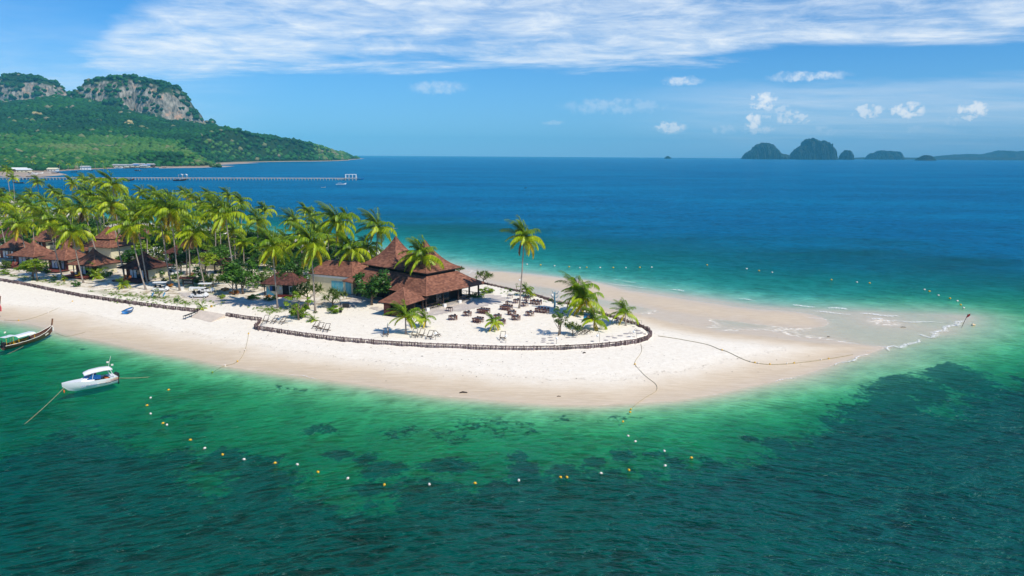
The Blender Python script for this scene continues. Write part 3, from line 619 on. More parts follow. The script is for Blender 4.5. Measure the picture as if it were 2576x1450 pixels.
F_DEAD = m_leaf("frond_brown", [(0, (0.16, 0.085, 0.035)), (.5, (0.30, 0.17, 0.08)), (1, (0.42, 0.30, 0.18))], .1, .8)
M_TRUNK = mat("palm_trunk", (0.40, 0.34, 0.29), .9, .35, 6, bump=.05, bscale=8, col2=(0.22, 0.17, 0.14))
M_BARK = mat("bark", (0.20, 0.15, 0.11), .95, .4, 5, bump=.03, bscale=10)
M_NUT = mat("coconut", (0.42, 0.36, 0.05), .5, .3, 3)
L_MID = m_leaf("leaf_mid", [(0, (0.022, 0.075, 0.008)), (.5, (0.06, 0.16, 0.012)), (1, (0.13, 0.27, 0.02))], .22, .5)
L_DARK = m_leaf("leaf_dark", [(0, (0.012, 0.05, 0.008)), (.5, (0.03, 0.10, 0.012)), (1, (0.08, 0.18, 0.02))], .18, .45)
L_BRIGHT = m_leaf("leaf_bright", [(0, (0.10, 0.20, 0.010)), (.5, (0.22, 0.34, 0.015)), (1, (0.42, 0.46, 0.03))], .3, .5)
L_OLIVE = m_leaf("leaf_olive", [(0, (0.05, 0.085, 0.018)), (.5, (0.12, 0.18, 0.03)), (1, (0.24, 0.27, 0.06))], .25, .6)
L_SILVER = m_leaf("leaf_fan", [(0, (0.035, 0.075, 0.02)), (.5, (0.14, 0.20, 0.07)), (1, (0.30, 0.34, 0.16))], .15, .45)
L_RED = m_leaf("leaf_croton", [(0, (0.30, 0.03, 0.02)), (.5, (0.55, 0.25, 0.02)), (1, (0.55, 0.45, 0.03))], .2, .5)
M_FLOWER = mat("white_flower", (0.82, 0.80, 0.72), .7, .04)
M_GRAYWOOD = mat("dead_wood", (0.5, 0.45, 0.42), .9, .2)
WIND = Vector((-1.0, 0.15, 0.1)).normalized()
def leaflet(V, F, p, d, L, w, up=Vector((0, 0, 1))):
    s = d.cross(up)
    if s.length < .05: s = Vector((1, 0, 0))
    s = s.normalized() * w / 2
    m_ = p + d * L * .55; d2 = (d + Vector((0, 0, -.75)) + WIND * .25).normalized(); e = m_ + d2 * L * .5; b = len(V)
    V += [p - s, p + s, m_ + s, m_ - s, e]; F += [(b, b + 1, b + 2, b + 3), (b + 3, b + 2, b + 4)]
def frond_mesh(e0, e1, L, azm, wind, mt, seed, pairs=25, lw=.125, ll=1.12, hang=.45):
    r = random.Random(seed); V = []; F = []; n = 9
    a = azm; p = Vector((0, 0, 0)); pts = [p.copy()]; dirs = []
    for i in range(n):
        t = i / (n - 1); e = R(e0 + (e1 - e0) * t ** 1.25)
        d = Vector((math.cos(e) * math.cos(a), math.cos(e) * math.sin(a), math.sin(e)))
        d = (d + WIND * wind * t ** 1.2).normalized(); p = p + d * L / n; pts.append(p.copy()); dirs.append(d)
    dirs.append(dirs[-1])
    mb = MB(); mb.tube(pts[::2] + [pts[-1]], [.05, .042, .034, .026, .016, .008][:len(pts[::2]) + 1], 3, cap=False)
    V = [Vector(q) for q in mb.v]; F = list(mb.f); mi = [1] * len(F); k0 = len(F)
    for k in range(pairs):
        t = .13 + .87 * k / (pairs - 1); x = t * n; i = min(int(x), n - 1); q = pts[i].lerp(pts[i + 1], x - i); fd = dirs[i]
        sd_ = fd.cross(Vector((0, 0, 1)));
        if sd_.length < .15: sd_ = Vector((-math.sin(a), math.cos(a), 0))
        sd_.normalize(); ln = ll * (.35 + .65 * math.sin(math.pi * (.16 + .74 * t))) * (.9 + .2 * r.random())
        for s in (-1, 1):
            d = (sd_ * s * .85 + fd * (.45 + .3 * t) + Vector((0, 0, -hang - .25 * r.random())) + WIND * (.3 + wind * .7) + Vector((r.random() - .5, r.random() - .5, r.random() - .5)) * .25).normalized()
            leaflet(V, F, q, d, ln, lw)
    mi += [0] * (len(F) - k0)
    return mesh("frond", V, F, [mt, {F_GREEN: F_LIME, F_LIME: F_GOLD}.get(mt, mt)], False, mi)
NAZ = 8
KINDS = {'up': (82, 24, 4.2, F_GREEN, .5, .35), 'rise': (52, -28, 4.2, F_GREEN, .35, .45), 'out': (22, -58, 4.2, F_LIME, .25, .6), 'fall': (-8, -74, 3.9, F_LIME, .18, .6), 'hang': (-40, -80, 3.4, F_GOLD, .10, .5), 'dead': (-62, -86, 2.9, F_DEAD, .05, .3)}
FRONDS = {}
for kn, (e0, e1, L, mt, wd, hg) in KINDS.items():
    for ia in range(NAZ):
        for v in range(2):
            FRONDS[kn, ia, v] = frond_mesh(e0 + random.uniform(-8, 8), e1 + random.uniform(-12, 12), L * random.uniform(.92, 1.08), 2 * math.pi * (ia + .5 * v) / NAZ, wd * random.uniform(.8, 1.3), mt, ia * 7 + v, hang=hg)
def nuts():
    mb = MB()
    for i in range(9):
        a = i * 2.4; mb.ball((math.cos(a) * .32, math.sin(a) * .32, -.25 - .12 * (i % 3)), .15, 6, 4)
    return mb.me("coconut_bunch", M_NUT, smooth=True)
NUTS = nuts()
PALMS = []; TREES = []
def palm(base, crown, size=1.0, dead=0, gold=2, name="coconut_palm", trunk_r=.15, nf=None):
    """base, crown: world points"""
    base = Vector(base); crown = Vector(crown)
    o = thing(name, None, 'palm tree', base); v = crown - base; H = v.z
    pts = []; rad = []
    lean = Vector((v.x, v.y, 0)); n = 9 if H > 3 else 5
    for i in range(n + 1):
        t = i / n; c = math.sin(t * math.pi) * .10
        pts.append(Vector((0, 0, -.25)) * (1 - t) + lean * (t ** .85 if H > 3 else t) + Vector((0, 0, H * t)) + Vector((random.uniform(-.03, .03), random.uniform(-.03, .03), 0)) * min(H / 8, 1) + lean * c * .25)
        rad.append((trunk_r * (1.0 - .35 * t) + (trunk_r * .7 * (1 - t / .12) if t < .12 else 0)) * (1 + .05 * (i % 2)))
    tb = MB(); tb.tube(pts, rad, 7); tb.build("trunk", M_TRUNK, o, smooth=True)
    top = pts[-1]; k = nf or 1.0
    if nf is None and random.random() < .55: link("coconut_bunch", NUTS, o, top, random.random() * 6)
    def put(kn, azd, sc=1.0):
        ia = int(round(azd / (360 / NAZ))) % NAZ; f = link("frond", FRONDS[kn, ia, random.randrange(2)], o, top + Vector((0, 0, .1)), random.uniform(-.22, .22))
        s = size * sc * random.uniform(.96, 1.26); f.scale = (s, s, s)
    g0 = random.uniform(0, 360)
    for i in range(int(11 * k)): put('up', 180 + random.uniform(-110, 110), random.uniform(.85, 1.1))
    for i in range(int(8 * k)): put('rise', g0 + i * 45 + random.uniform(-12, 12))
    for i in range(int(7 * k)): put('out', g0 + 20 + i * 52 + random.uniform(-15, 15))
    for i in range(int(5 * k)): put('fall', g0 + i * 72 + random.uniform(-25, 25), .95)
    for i in range(gold): put('hang', random.uniform(0, 360), .95)
    for i in range(dead): put('dead', random.uniform(0, 360), .9)
    PALMS.append(o); return o
def palm_px(cx, cy, bx, by, size=1.0, dead=0, gold=2, **kw):
    b = P3(bx, by); c = Vector(at_depth(cx, cy, b.y + random.uniform(-.8, .8))); return palm(b, c, size, dead, gold, **kw)

# ---- broadleaf crowns: leaves on clumps spread through the crown
def leaf_cloud(clumps, per, size, seed, strap=False, flat=1.0):
    r = np.random.default_rng(seed); V = []; F = []
    for (c, rad) in clumps:
        c = np.array(c)
        d = r.normal(size=(per, 3)); d /= np.linalg.norm(d, axis=1)[:, None]; d[:, 2] = np.where(d[:, 2] < -.3, -d[:, 2], d[:, 2])
        pos = c + d * rad * (r.random((per, 1)) ** .35)
        u = r.normal(size=(per, 3)); u[:, 2] *= .4; nrm = d + r.normal(size=(per, 3)) * .5 + [0, 0, .5]; nrm /= np.linalg.norm(nrm, axis=1)[:, None]
        u -= (u * nrm).sum(1)[:, None] * nrm; u /= np.linalg.norm(u, axis=1)[:, None]; w = np.cross(nrm, u)
        s = size * (.7 + .6 * r.random((per, 1)))
        b0 = len(V) * 1
        q = np.stack([pos - u * s, pos + w * s * .55, pos + u * s + nrm * s * -.15, pos - w * s * .55], 1)
        V.append(q)
    V = np.concatenate(V).reshape(-1, 3); F = np.arange(len(V)).reshape(-1, 4); return V, F
def clumps(n, rx, rz, cz, cr, seed, squash=1.0):
    r = random.Random(seed); out = []
    while len(out) < n:
        x, y, z = (r.uniform(-1, 1) for _ in range(3))
        d = math.sqrt(x * x + y * y + z * z)
        if d > 1 or d < .45: continue
        out.append(((x * rx, y * rx, cz + z * rz), cr * r.uniform(.7, 1.25)))
    return out
CROWN = {}
def crown_mesh(kind, mt, seed):
    if (kind, mt.name, seed) in CROWN: return CROWN[kind, mt.name, seed]
    if kind == 'tree': cl = clumps(26, 1.0, .62, 0, .34, seed); V, F = leaf_cloud(cl, 62, .085, seed)
    elif kind == 'bush': cl = clumps(18, .95, .55, 0, .36, seed); V, F = leaf_cloud(cl, 55, .10, seed)
    elif kind == 'open': cl = clumps(22, 1.0, .8, 0, .20, seed); V, F = leaf_cloud(cl, 34, .07, seed)
    me_ = fast_mesh("crown", V, F, [mt]); CROWN[kind, mt.name, seed] = me_; return me_
def rosette_mesh(mt, seed, n_ros=20, n_leaf=26, L=.46, w=.06):
    key = ('ros', mt.name, seed, n_ros)
    if key in CROWN: return CROWN[key]
    r = random.Random(seed); V = []; F = []
    cs = [(0, 0, .55)] + [((x := r.uniform(-.8, .8)), (y := r.uniform(-.8, .8)), r.uniform(-.15, .55) * (1.2 - .6 * math.hypot(x, y))) for _ in range(n_ros - 1)]
    for c in cs:
        for k in range(n_leaf):
            a = r.uniform(0, 6.28); e = r.uniform(-.5, 1.35)
            d = Vector((math.cos(e) * math.cos(a), math.cos(e) * math.sin(a), math.sin(e))); leaflet(V, F, Vector(c), d, L * r.uniform(.8, 1.15), w)
    me_ = mesh("crown", V, F, [mt]); CROWN[key] = me_; return me_
def fan_mesh(mt, seed, n=34):
    key = ('fan', mt.name, seed)
    if key in CROWN: return CROWN[key]
    r = random.Random(seed); V = []; F = []
    for k in range(n):
        a = r.uniform(0, 6.28); e = r.uniform(-.7, 1.4); d = Vector((math.cos(e) * math.cos(a), math.cos(e) * math.sin(a), math.sin(e)))
        p = d * r.uniform(.45, .7); s = d.cross(Vector((0, 0, 1))).normalized(); u = s.cross(d)
        for j in range(9):
            b = -1.25 + 2.5 * j / 8; dd = (d * math.cos(b) + s * math.sin(b) + u * .1 * (j % 2)).normalized(); leaflet(V, F, p, dd, .42, .06)
    me_ = mesh("crown", V, F, [mt]); CROWN[key] = me_; return me_
def limbs(h, r0, spread, n, seed):
    r = random.Random(seed); mb = MB(); mb.tube([(0, 0, -.2), (.05 * h * r.uniform(-1, 1), .05 * h * r.uniform(-1, 1), h * .45), (.1 * h * r.uniform(-1, 1), 0, h * .75)], [r0, r0 * .75, r0 * .45], 6)
    for i in range(n):
        a = 6.28 * i / n + r.uniform(-.4, .4); z0 = h * r.uniform(.25, .6)
        mb.tube([(0, 0, z0), (math.cos(a) * spread * .45, math.sin(a) * spread * .45, z0 + h * .25), (math.cos(a) * spread * .85, math.sin(a) * spread * .85, h * r.uniform(.8, 1.0))], [r0 * .45, r0 * .3, r0 * .12], 4)
    return mb
def tree(base, rad, h, mt, kind='tree', label=None, name="broadleaf_tree", cat='tree', group=None, flowers=False, squash=1.0, rz=None):
    """rad: crown radius; h: total height"""
    o = thing(name, label, cat, base, random.random() * 6 if rz is None else rz, group)
    seed = random.randrange(5); cz = h - rad * .75 * squash
    if kind == 'bush' and h < rad * 3.2: cz = min(cz, rad * squash * .62)
    if kind == 'ros' and h < rad * 3: cz = min(cz, rad * squash * .9)
    limbs(max(cz + rad * .1, .3), max(.05, rad * .07), rad * .8, 5, seed).build("trunk", M_BARK, o, smooth=True)
    if kind == 'ros': me_ = rosette_mesh(mt, seed)
    elif kind == 'fan': me_ = fan_mesh(mt, seed)
    else: me_ = crown_mesh(kind, mt, seed)
    c = link("crown", me_, o, (0, 0, cz), random.random() * 6); c.scale = (rad, rad, rad * squash * 1.05)
    if flowers:
        r = random.Random(seed + 9); V = []; F = []
        for k in range(46):
            a = r.uniform(0, 6.28); e = r.uniform(-.1, 1.4); d = Vector((math.cos(e) * math.cos(a), math.cos(e) * math.sin(a), math.sin(e) * .75)) * r.uniform(.85, 1.12)
            b = len(V); s = .055; V += [d + Vector(q) * s for q in ((1, 0, 0), (0, 1, 0), (-1, 0, 0), (0, -1, 0), (0, 0, 1), (0, 0, -1))]; F += [(b + i, b + (i + 1) % 4, b + 4) for i in range(4)] + [(b + (i + 1) % 4, b + i, b + 5) for i in range(4)]
        f = link("blossom", mesh("blossom", V, F, [M_FLOWER]), o, (0, 0, cz)); f.scale = (rad, rad, rad); f["kind"] = "stuff"
    TREES.append(o); return o
def tree_px(cx, cy, bx, by, rpx, mt, kind='tree', squash=.85, **kw):
    b = P3(bx, by); c = at_depth(cx, cy, b.y); rad = rpx / FPX * b.y * 1.02; h = (c[2] - b.z) + rad * .8 * squash
    return tree(b, rad, max(h, rad * .9), mt, kind, squash=squash, **kw)
# ------------------------------------------------------------------ planting plan (pixels read from the photo, turned into places)
def zA(x, y): return (x * .2443, 377.4 + y * .2443)          # three reading frames used while measuring
def zB(x, y): return (565.9 + x * .2443, 465.3 + y * .2443)
def zC(x, y): return (1226.6 + x * .1709, 660.5 + y * .1709)
PA = [  # crown x y, foot x y, size, dead, gold
 (200, 770, 300, 1165, 1.05, 0, 4), (500, 740, 655, 1345, 1.05, 1, 3), (740, 850, 862, 1370, 1.1, 0, 5), (865, 615, 1052, 1222, 1.0, 3, 2), (1140, 560, 1290, 1335, .95, 3, 2),
 (1340, 800, 1505, 1440, 1.05, 0, 5), (1405, 690, 1520, 1380, .9, 0, 2), (1640, 640, 1762, 1398, 1.1, 1, 3), (1760, 625, 1850, 1450, 1.15, 2, 4), (2000, 850, 2122, 1448, 1.0, 2, 3),
 (1910, 700, 1922, 1290, .9, 0, 2), (1940, 900, 1957, 1310, .8, 0, 4), (2210, 600, 2220, 1200, .95, 0, 3), (2320, 670, 2442, 1452, 1.15, 1, 4), (2480, 540, 2485, 1060, .8, 0, 1),
 (390, 335, 410, 760, .8, 0, 1), (550, 435, 566, 760, .85, 1, 3), (745, 345, 754, 760, .85, 2, 3), (865, 310, 880, 780, .8, 0, 2), (985, 335, 1000, 800, .95, 0, 2), (1160, 365, 1262, 1150, 1.05, 0, 2),
 (135, 290, 152, 560, .8, 0, 1), (70, 215, 128, 640, .7, 0, 1), (265, 560, 300, 900, .95, 1, 2), (455, 540, 480, 900, .8, 0, 1), (1300, 530, 1320, 900, .65, 0, 1), (1465, 445, 1490, 900, .8, 0, 1),
 (1600, 455, 1630, 900, .8, 0, 1), (1895, 450, 1903, 830, .8, 1, 2), (1965, 480, 1980, 860, .8, 1, 2), (2150, 470, 2165, 880, .8, 0, 1), (940, 480, 1085, 1095, .95, 0, 2), (1000, 600, 1112, 1105, .9, 0, 2),
 (1690, 850, 1700, 1160, .8, 0, 3), (990, 790, 1080, 1130, .0, 0, 0), (-40, 560, 95, 1105, 1.0, 0, 2), (1500, 620, 1520, 1180, .9, 0, 2), (1850, 590, 1860, 1120, .9, 0, 2), (620, 620, 640, 1050, .7, 0, 2),
 (2060, 560, 2075, 1010, .85, 0, 1), (2350, 480, 2370, 1000, .75, 0, 1), (330, 600, 350, 1120, .8, 0, 2), (1120, 440, 1180, 1000, .75, 0, 1)]
for cx, cy, bx, by, sz, dd, gl in PA:
    if sz == 0: continue
    palm_px(*zA(cx, cy), *zA(bx, by), sz * 1.0, dd, gl)
PB = [(330, 375, 345, 720, 1.0, 0, 3), (410, 265, 420, 700, .75, 0, 0), (700, 375, 712, 720, .95, 0, 1), (490, 650, 545, 1270, 1.05, 0, 3), (890, 620, 930, 1300, 1.15, 0, 4), (830, 265, 845, 640, .7, 0, 1),
 (900, 330, 920, 700, .8, 0, 1), (940, 460, 960, 800, .95, 0, 2), (1150, 400, 1125, 1030, 1.2, 2, 4), (1250, 330, 1262, 740, .7, 0, 1), (1300, 680, 1268, 1065, 1.05, 1, 1), (1570, 455, 1542, 960, 1.15, 1, 4),
 (1470, 650, 1452, 930, .9, 0, 3), (1690, 790, 1690, 960, .85, 0, 2), (2025, 745, 1977, 1225, 1.1, 0, 1), (190, 600, 195, 860, .7, 0, 1), (90, 470, 110, 800, .9, 0, 2), (620, 560, 640, 830, .8, 0, 2), (780, 520, 800, 840, .9, 0, 2), (1060, 560, 1075, 840, .85, 0, 2), (560, 600, 580, 900, .8, 0, 1)]
for cx, cy, bx, by, sz, dd, gl in PB: palm_px(*zB(cx, cy), *zB(bx, by), sz, dd, gl)
for cx, cy, bx, by, sz, dd, gl in [(320, 470, 335, 800, .8, 0, 2), (640, 500, 655, 850, .8, 0, 2), (720, 620, 735, 1000, .85, 0, 2), (1060, 520, 1075, 900, .85, 1, 2), (1220, 640, 1240, 1020, .85, 0, 3), (1560, 560, 1580, 960, .9, 0, 2), (1730, 480, 1745, 850, .8, 0, 2), (1800, 700, 1815, 1050, .9, 0, 2), (2090, 700, 2105, 1080, .9, 0, 3), (2260, 700, 2275, 1090, .9, 0, 2),
                                  (2400, 650, 2415, 1050, .9, 0, 3), (30, 480, 45, 800, .85, 0, 2), (110, 600, 120, 950, .85, 0, 3), (400, 650, 420, 980, .85, 1, 3), (560, 800, 575, 1080, .7, 0, 3), (860, 450, 880, 850, .8, 1, 2), (1250, 420, 1262, 820, .75, 0, 1), (1380, 560, 1395, 960, .8, 0, 2)]: palm_px(*zA(cx, cy), *zA(bx, by), sz, dd, gl)
LONE = palm_px(1318, 600, 1306, 776, .98, 1, 2)
# young palms on the sand and the clump by the far wall
YNG = []
def young(cx, cy, bx, by, s, gold=1): p = palm_px(cx, cy, bx, by, s, 0, gold, name="young_palm", trunk_r=.16 if s > .5 else .1, nf=.75); YNG.append(p); return p
Y1 = young(1020, 800, 1021.6, 841, .72); Y2 = young(1070, 804, 1072, 824, .48); Y3 = young(1241.5, 812, 1241.7, 831, .48, 2)
Y4 = young(1454, 735, 1464, 789, .95, 2); Y5 = young(1474, 757, 1476, 794, 1.0, 4); Y6 = young(1573, 789, 1574.5, 820, .68); Y7 = young(1494.5, 808, 1494.5, 832, .68); Y8 = young(1323, 731, 1323.4, 744, .42, 0)
Y9 = young(238, 697, 242, 705, .50, 2); Y10 = young(250, 684, 255, 696, .62, 3); Y11 = young(307, 717, 307, 724, .42, 3); Y12 = young(790, 808, 790, 812, .28, 2); Y13 = young(138, 700, 138, 705, .25, 2); Y14 = young(163, 702, 163, 706, .22, 2); Y15 = young(509, 776, 509, 779, .26, 2); Y16 = young(1338, 742, 1338, 748, .24, 1)
YL = ['young feathery palm with thick trunk beside the first beach chairs before the small hut', 'small bright palm just right of the young palm before the small hut', 'small splayed palm among the tables, left of the lone chair', 'upper left crown of the palm clump by the far log wall, above the bush', 'broad golden palm with drooping yellow fronds behind the picture board', 'dark stemmed young palm standing alone near the tip of the log wall', 'low spreading palm right of the picture board and the stacked chairs', 'narrow upright palm behind the tables near the lone tall palm',
      'lower of the two yellow palms between the bungalow decks and the log wall', 'upper of the two yellow palms between the bungalow decks and the log wall', 'stemless yellow palm in front of the third bungalow deck', 'tiny yellow palm seedling on open sand between the beach chairs', 'tiny palm sprout behind the log wall at far left', 'tiny flattened palm sprout right of the leftmost sprout behind the log wall', 'tiny yellow palm sprout at the top of the boat ramp', 'tiny palm shoot beside the narrow upright palm']
for p, l in zip(YNG, YL): p["label"] = l
# trees, hedges and shrubs that can be told apart
T = tree_px
T(615, 690, 612, 740, 46, L_MID, label='large rounded green tree left of the shop', squash=.95)
T(590, 700, 588, 742, 26, L_MID, label='low green tree against the large rounded tree by the carts')
T(754, 763, 752, 806, 35, L_BRIGHT, 'open', label='yellow green shrub on thin stems above the beach chairs', name='sea_shrub', cat='shrub', squash=.9)
T(754, 758, 753, 800, 30, L_BRIGHT, 'bush', label='dense top of the yellow green shrub above the beach chairs', name='sea_shrub', cat='shrub')
T(838, 741, 838, 772, 33, L_OLIVE, 'ros', label='feathery screw pine in front of the white building', name='screw_pine')
T(845, 777, 845, 788, 20, L_BRIGHT, 'bush', label='low clipped yellow green hedge with a black bin beside it', name='hedge', cat='hedge', squash=.7)
T(944, 718, 935, 768, 48, L_DARK, label='big dark glossy tree left of the small hut', squash=.95)
T(993, 712, 985, 748, 28, L_OLIVE, 'ros', label='dark feathery screw pine touching the main roof', name='screw_pine')
T(775, 722, 775, 770, 42, L_OLIVE, 'ros', label='broad feathery screw pine right of the shop roof', name='screw_pine')
T(745, 690, 742, 735, 38, L_MID, label='green tree standing over the shop roof')
T(700, 660, 700, 715, 36, L_MID, label='green tree behind the shop')
T(805, 675, 805, 720, 34, L_DARK, label='dark tree left of the white building')
T(560, 640, 560, 690, 30, L_MID, label='green tree behind the pointed sala roof')
T(520, 655, 520, 700, 26, L_BRIGHT, label='bright green tree left of the pointed sala')
T(450, 650, 455, 690, 24, L_DARK, label='dark tree behind the service shed')
T(640, 620, 640, 670, 32, L_MID, label='green tree among the palms behind the large rounded tree')
T(850, 640, 850, 690, 30, L_DARK, label='dark tree behind the white building, left part')
T(910, 655, 912, 700, 26, L_OLIVE, label='olive tree behind the white building, right part')
T(1155, 676, 1155, 688, 13, L_OLIVE, 'ros', label='small screw pine just right of the upper roof of the great pavilion', name='screw_pine')
T(1213, 692, 1216, 714, 23, L_OLIVE, 'ros', label='bushy screw pine at the right corner of the great pavilion', name='screw_pine')
T(1226, 731, 1226, 738, 19, L_BRIGHT, 'bush', label='round green hedge under the right eave of the great pavilion', name='hedge', cat='hedge', squash=.6)
T(1195, 745, 1195, 750, 22, L_BRIGHT, 'bush', label='low green hedge beside the paved terrace', name='hedge', cat='hedge', squash=.45)
T(1104, 768, 1104, 771, 14, L_BRIGHT, 'bush', label='low flowering plants along the pavilion steps', name='flower_bed', cat='plants', squash=.35)
T(1125, 760, 1125, 763, 8, L_BRIGHT, 'bush', label='small clump at the end of the pavilion flower bed', name='flower_bed', cat='plants', squash=.5)
T(1283, 729, 1283, 733, 6.5, L_MID, 'bush', label='small round bush left of the narrow upright palm', name='shrub', cat='shrub')
T(1299, 716, 1299, 735, 4, L_BRIGHT, 'open', label='thin sapling by the far log wall', name='sapling', cat='tree')
T(1334, 736, 1334, 744, 5, L_MID, 'ros', label='spiky small plant right of the narrow upright palm', name='spiky_plant', cat='plant')
T(1386, 752, 1386, 758, 5, L_MID, 'ros', label='spiky plant left of the blue tree sculpture', name='spiky_plant', cat='plant')
T(1409, 760, 1409, 767, 6, L_DARK, 'bush', label='dark small bush right of the blue tree sculpture', name='shrub', cat='shrub')
T(1403, 800, 1404, 845, 27, L_OLIVE, 'open', label='thin leafy tree with bare stems, left of the stacked chairs', name='thin_tree')
T(1418, 785, 1408, 842, 24, L_MID, 'open', label='taller thin leafy tree beside the first thin tree', name='thin_tree')
T(1445, 798, 1440, 844, 24, L_OLIVE, 'ros', label='shaggy screw pine directly above the stacked chairs', name='screw_pine')
T(93, 672, 85, 705, 34, L_BRIGHT, 'tree', label='wide low sea almond tree in front of the leftmost bungalow deck', name='sea_almond_tree', squash=.55)
T(75, 664, 95, 708, 26, L_BRIGHT, 'tree', label='left half of the low sea almond canopy', name='sea_almond_tree', squash=.5)
T(14, 680, 14, 692, 12, L_BRIGHT, 'bush', label='round bright bush at the left edge behind the log wall', name='shrub', cat='shrub')
T(8, 648, 8, 676, 18, L_OLIVE, 'bush', label='olive tree at the left picture edge', name='broadleaf_tree')
T(192, 710, 193, 722, 11, L_MID, 'bush', label='upright green bush between two palm feet behind the log wall', name='shrub', cat='shrub', squash=1.1)
T(557, 746, 557, 752, 10, L_BRIGHT, 'bush', label='round green bush right of the golf cart', name='shrub', cat='shrub')
T(401, 735, 401, 750, 14, L_BRIGHT, 'open', label='leafy white and green shrub by the blue beach seats', name='shrub', cat='shrub', flowers=True)
T(444, 755, 444, 759, 6, L_MID, 'bush', label='small bush at a palm foot left of the golf carts', name='shrub', cat='shrub')
T(1, 0, 0, 0, 1, L_MID) if False else None
T(310, 642, 311, 662, 22, L_MID, 'bush', label='white flowered frangipani between the second and third bungalow', name='frangipani', cat='tree', flowers=True)
T(388, 680, 390, 702, 21, L_MID, 'bush', label='white flowered frangipani in front of the third bungalow wall', name='frangipani', cat='tree', flowers=True)
T(268, 686, 268, 698, 15, L_MID, 'bush', label='white flowered frangipani right of the second bungalow deck', name='frangipani', cat='tree', flowers=True)
T(150, 660, 152, 682, 13, L_DARK, 'open', label='slim frangipani between the left bungalows', name='frangipani', cat='tree', flowers=True)
T(395, 640, 396, 668, 22, L_OLIVE, 'open', label='bare branched frangipani behind the third bungalow', name='frangipani', cat='tree', flowers=True)
T(430, 665, 431, 690, 18, L_DARK, 'open', label='dark frangipani beside the service drive', name='frangipani', cat='tree', flowers=True)
T(505, 675, 505, 700, 16, L_DARK, 'bush', label='flowering shrub behind the screw pine by the carts', name='frangipani', cat='shrub', flowers=True)
T(535, 694, 537, 722, 22, L_OLIVE, 'ros', label='screw pine on a bare stem behind the golf carts', name='screw_pine')
T(160, 515, 160, 560, 24, L_SILVER, 'fan', label='silvery fan palm standing before the bay', name='fan_palm', cat='palm tree')
T(150, 545, 150, 580, 22, L_SILVER, 'fan', label='silvery fan palm below the one before the bay', name='fan_palm', cat='palm tree')
T(276, 600, 276, 640, 20, L_SILVER, 'fan', label='fan palm right of the red roofed hall', name='fan_palm', cat='palm tree')
T(284, 622, 284, 650, 15, L_SILVER, 'fan', label='smaller fan palm under the one by the hall', name='fan_palm', cat='palm tree')
T(140, 585, 140, 620, 18, L_OLIVE, 'ros', label='shaggy screw pine below the fan palms', name='screw_pine')
T(672, 745, 672, 750, 10, L_RED, 'bush', label='red and yellow croton bed left of the shop', name='croton_bed', cat='shrub', squash=.6)
T(640, 748, 640, 753, 18, L_MID, 'bush', label='low green bed left of the croton bed', name='shrub', cat='shrub', squash=.5)
T(676, 752, 676, 757, 14, L_MID, 'bush', label='low green hedge in front of the croton bed', name='hedge', cat='hedge', squash=.45)
T(692, 748, 692, 753, 9, L_BRIGHT, 'bush', label='round bush at the shop steps', name='shrub', cat='shrub')
T(565, 728, 565, 732, 12, L_RED, 'bush', label='orange croton bed behind the golf carts', name='croton_bed', cat='shrub', squash=.5)
T(428, 716, 428, 722, 10, L_RED, 'bush', label='orange croton shrub left of the sign board', name='croton_bed', cat='shrub', squash=.7)
T(482, 688, 483, 694, 8, L_RED, 'bush', label='yellow croton shrub behind the sign board', name='croton_bed', cat='shrub', squash=.7)
T(590, 735, 590, 741, 12, L_RED, 'bush', label='dark red croton shrub under the large rounded tree', name='croton_bed', cat='shrub', squash=.6)
T(512, 720, 512, 727, 11, L_OLIVE, 'bush', label='olive bush behind the parked carts', name='shrub', cat='shrub')
T(793, 783, 793, 788, 6, L_OLIVE, 'bush', label='tuft of grass at a palm foot left of the clipped hedge', name='grass_tuft', cat='plant', squash=.6)
BLOCKED = []
def free(px, py, mrg=0):
    return True
# undergrowth and trees filling the grove
GR = [(x, y) for x, y in [(18, 520), (40, 545), (10, 560), (60, 575), (30, 598), (95, 560), (110, 598), (75, 540), (55, 500), (20, 490), (5, 530), (190, 590), (225, 575), (250, 560), (300, 560), (330, 575), (350, 600), (310, 590), (380, 590), (420, 595), (450, 600), (480, 605), (420, 615), (510, 600), (550, 600), (590, 605), (620, 600), (665, 605), (700, 610), (735, 610), (770, 615), (800, 620), (840, 615), (870, 620), (900, 635), (930, 640), (960, 650), (690, 640), (720, 650), (750, 655), (650, 655), (480, 640), (340, 640), (350, 620), (185, 545), (210, 550), (260, 535), (290, 550), (340, 550), (15, 610), (45, 615), (660, 700), (805, 700), (880, 680), (930, 680), (1000, 665), (820, 648), (1040, 672), (1080, 675), (1110, 680), (170, 560), (200, 565), (30, 575), (60, 555), (90, 580), (120, 575), (130, 550), (5, 580), (5, 600), (265, 580), (285, 590), (330, 600), (370, 610), (400, 605), (440, 615), (470, 625), (500, 620), (530, 620), (600, 625), (630, 635), (690, 625), (720, 630), (760, 640), (790, 640), (830, 635), (860, 640), (890, 650), (480, 585), (530, 590), (570, 585), (620, 585), (660, 590), (220, 545), (150, 530), (90, 520), (45, 500)]]
grp = 'trees and bushes filling the palm grove'
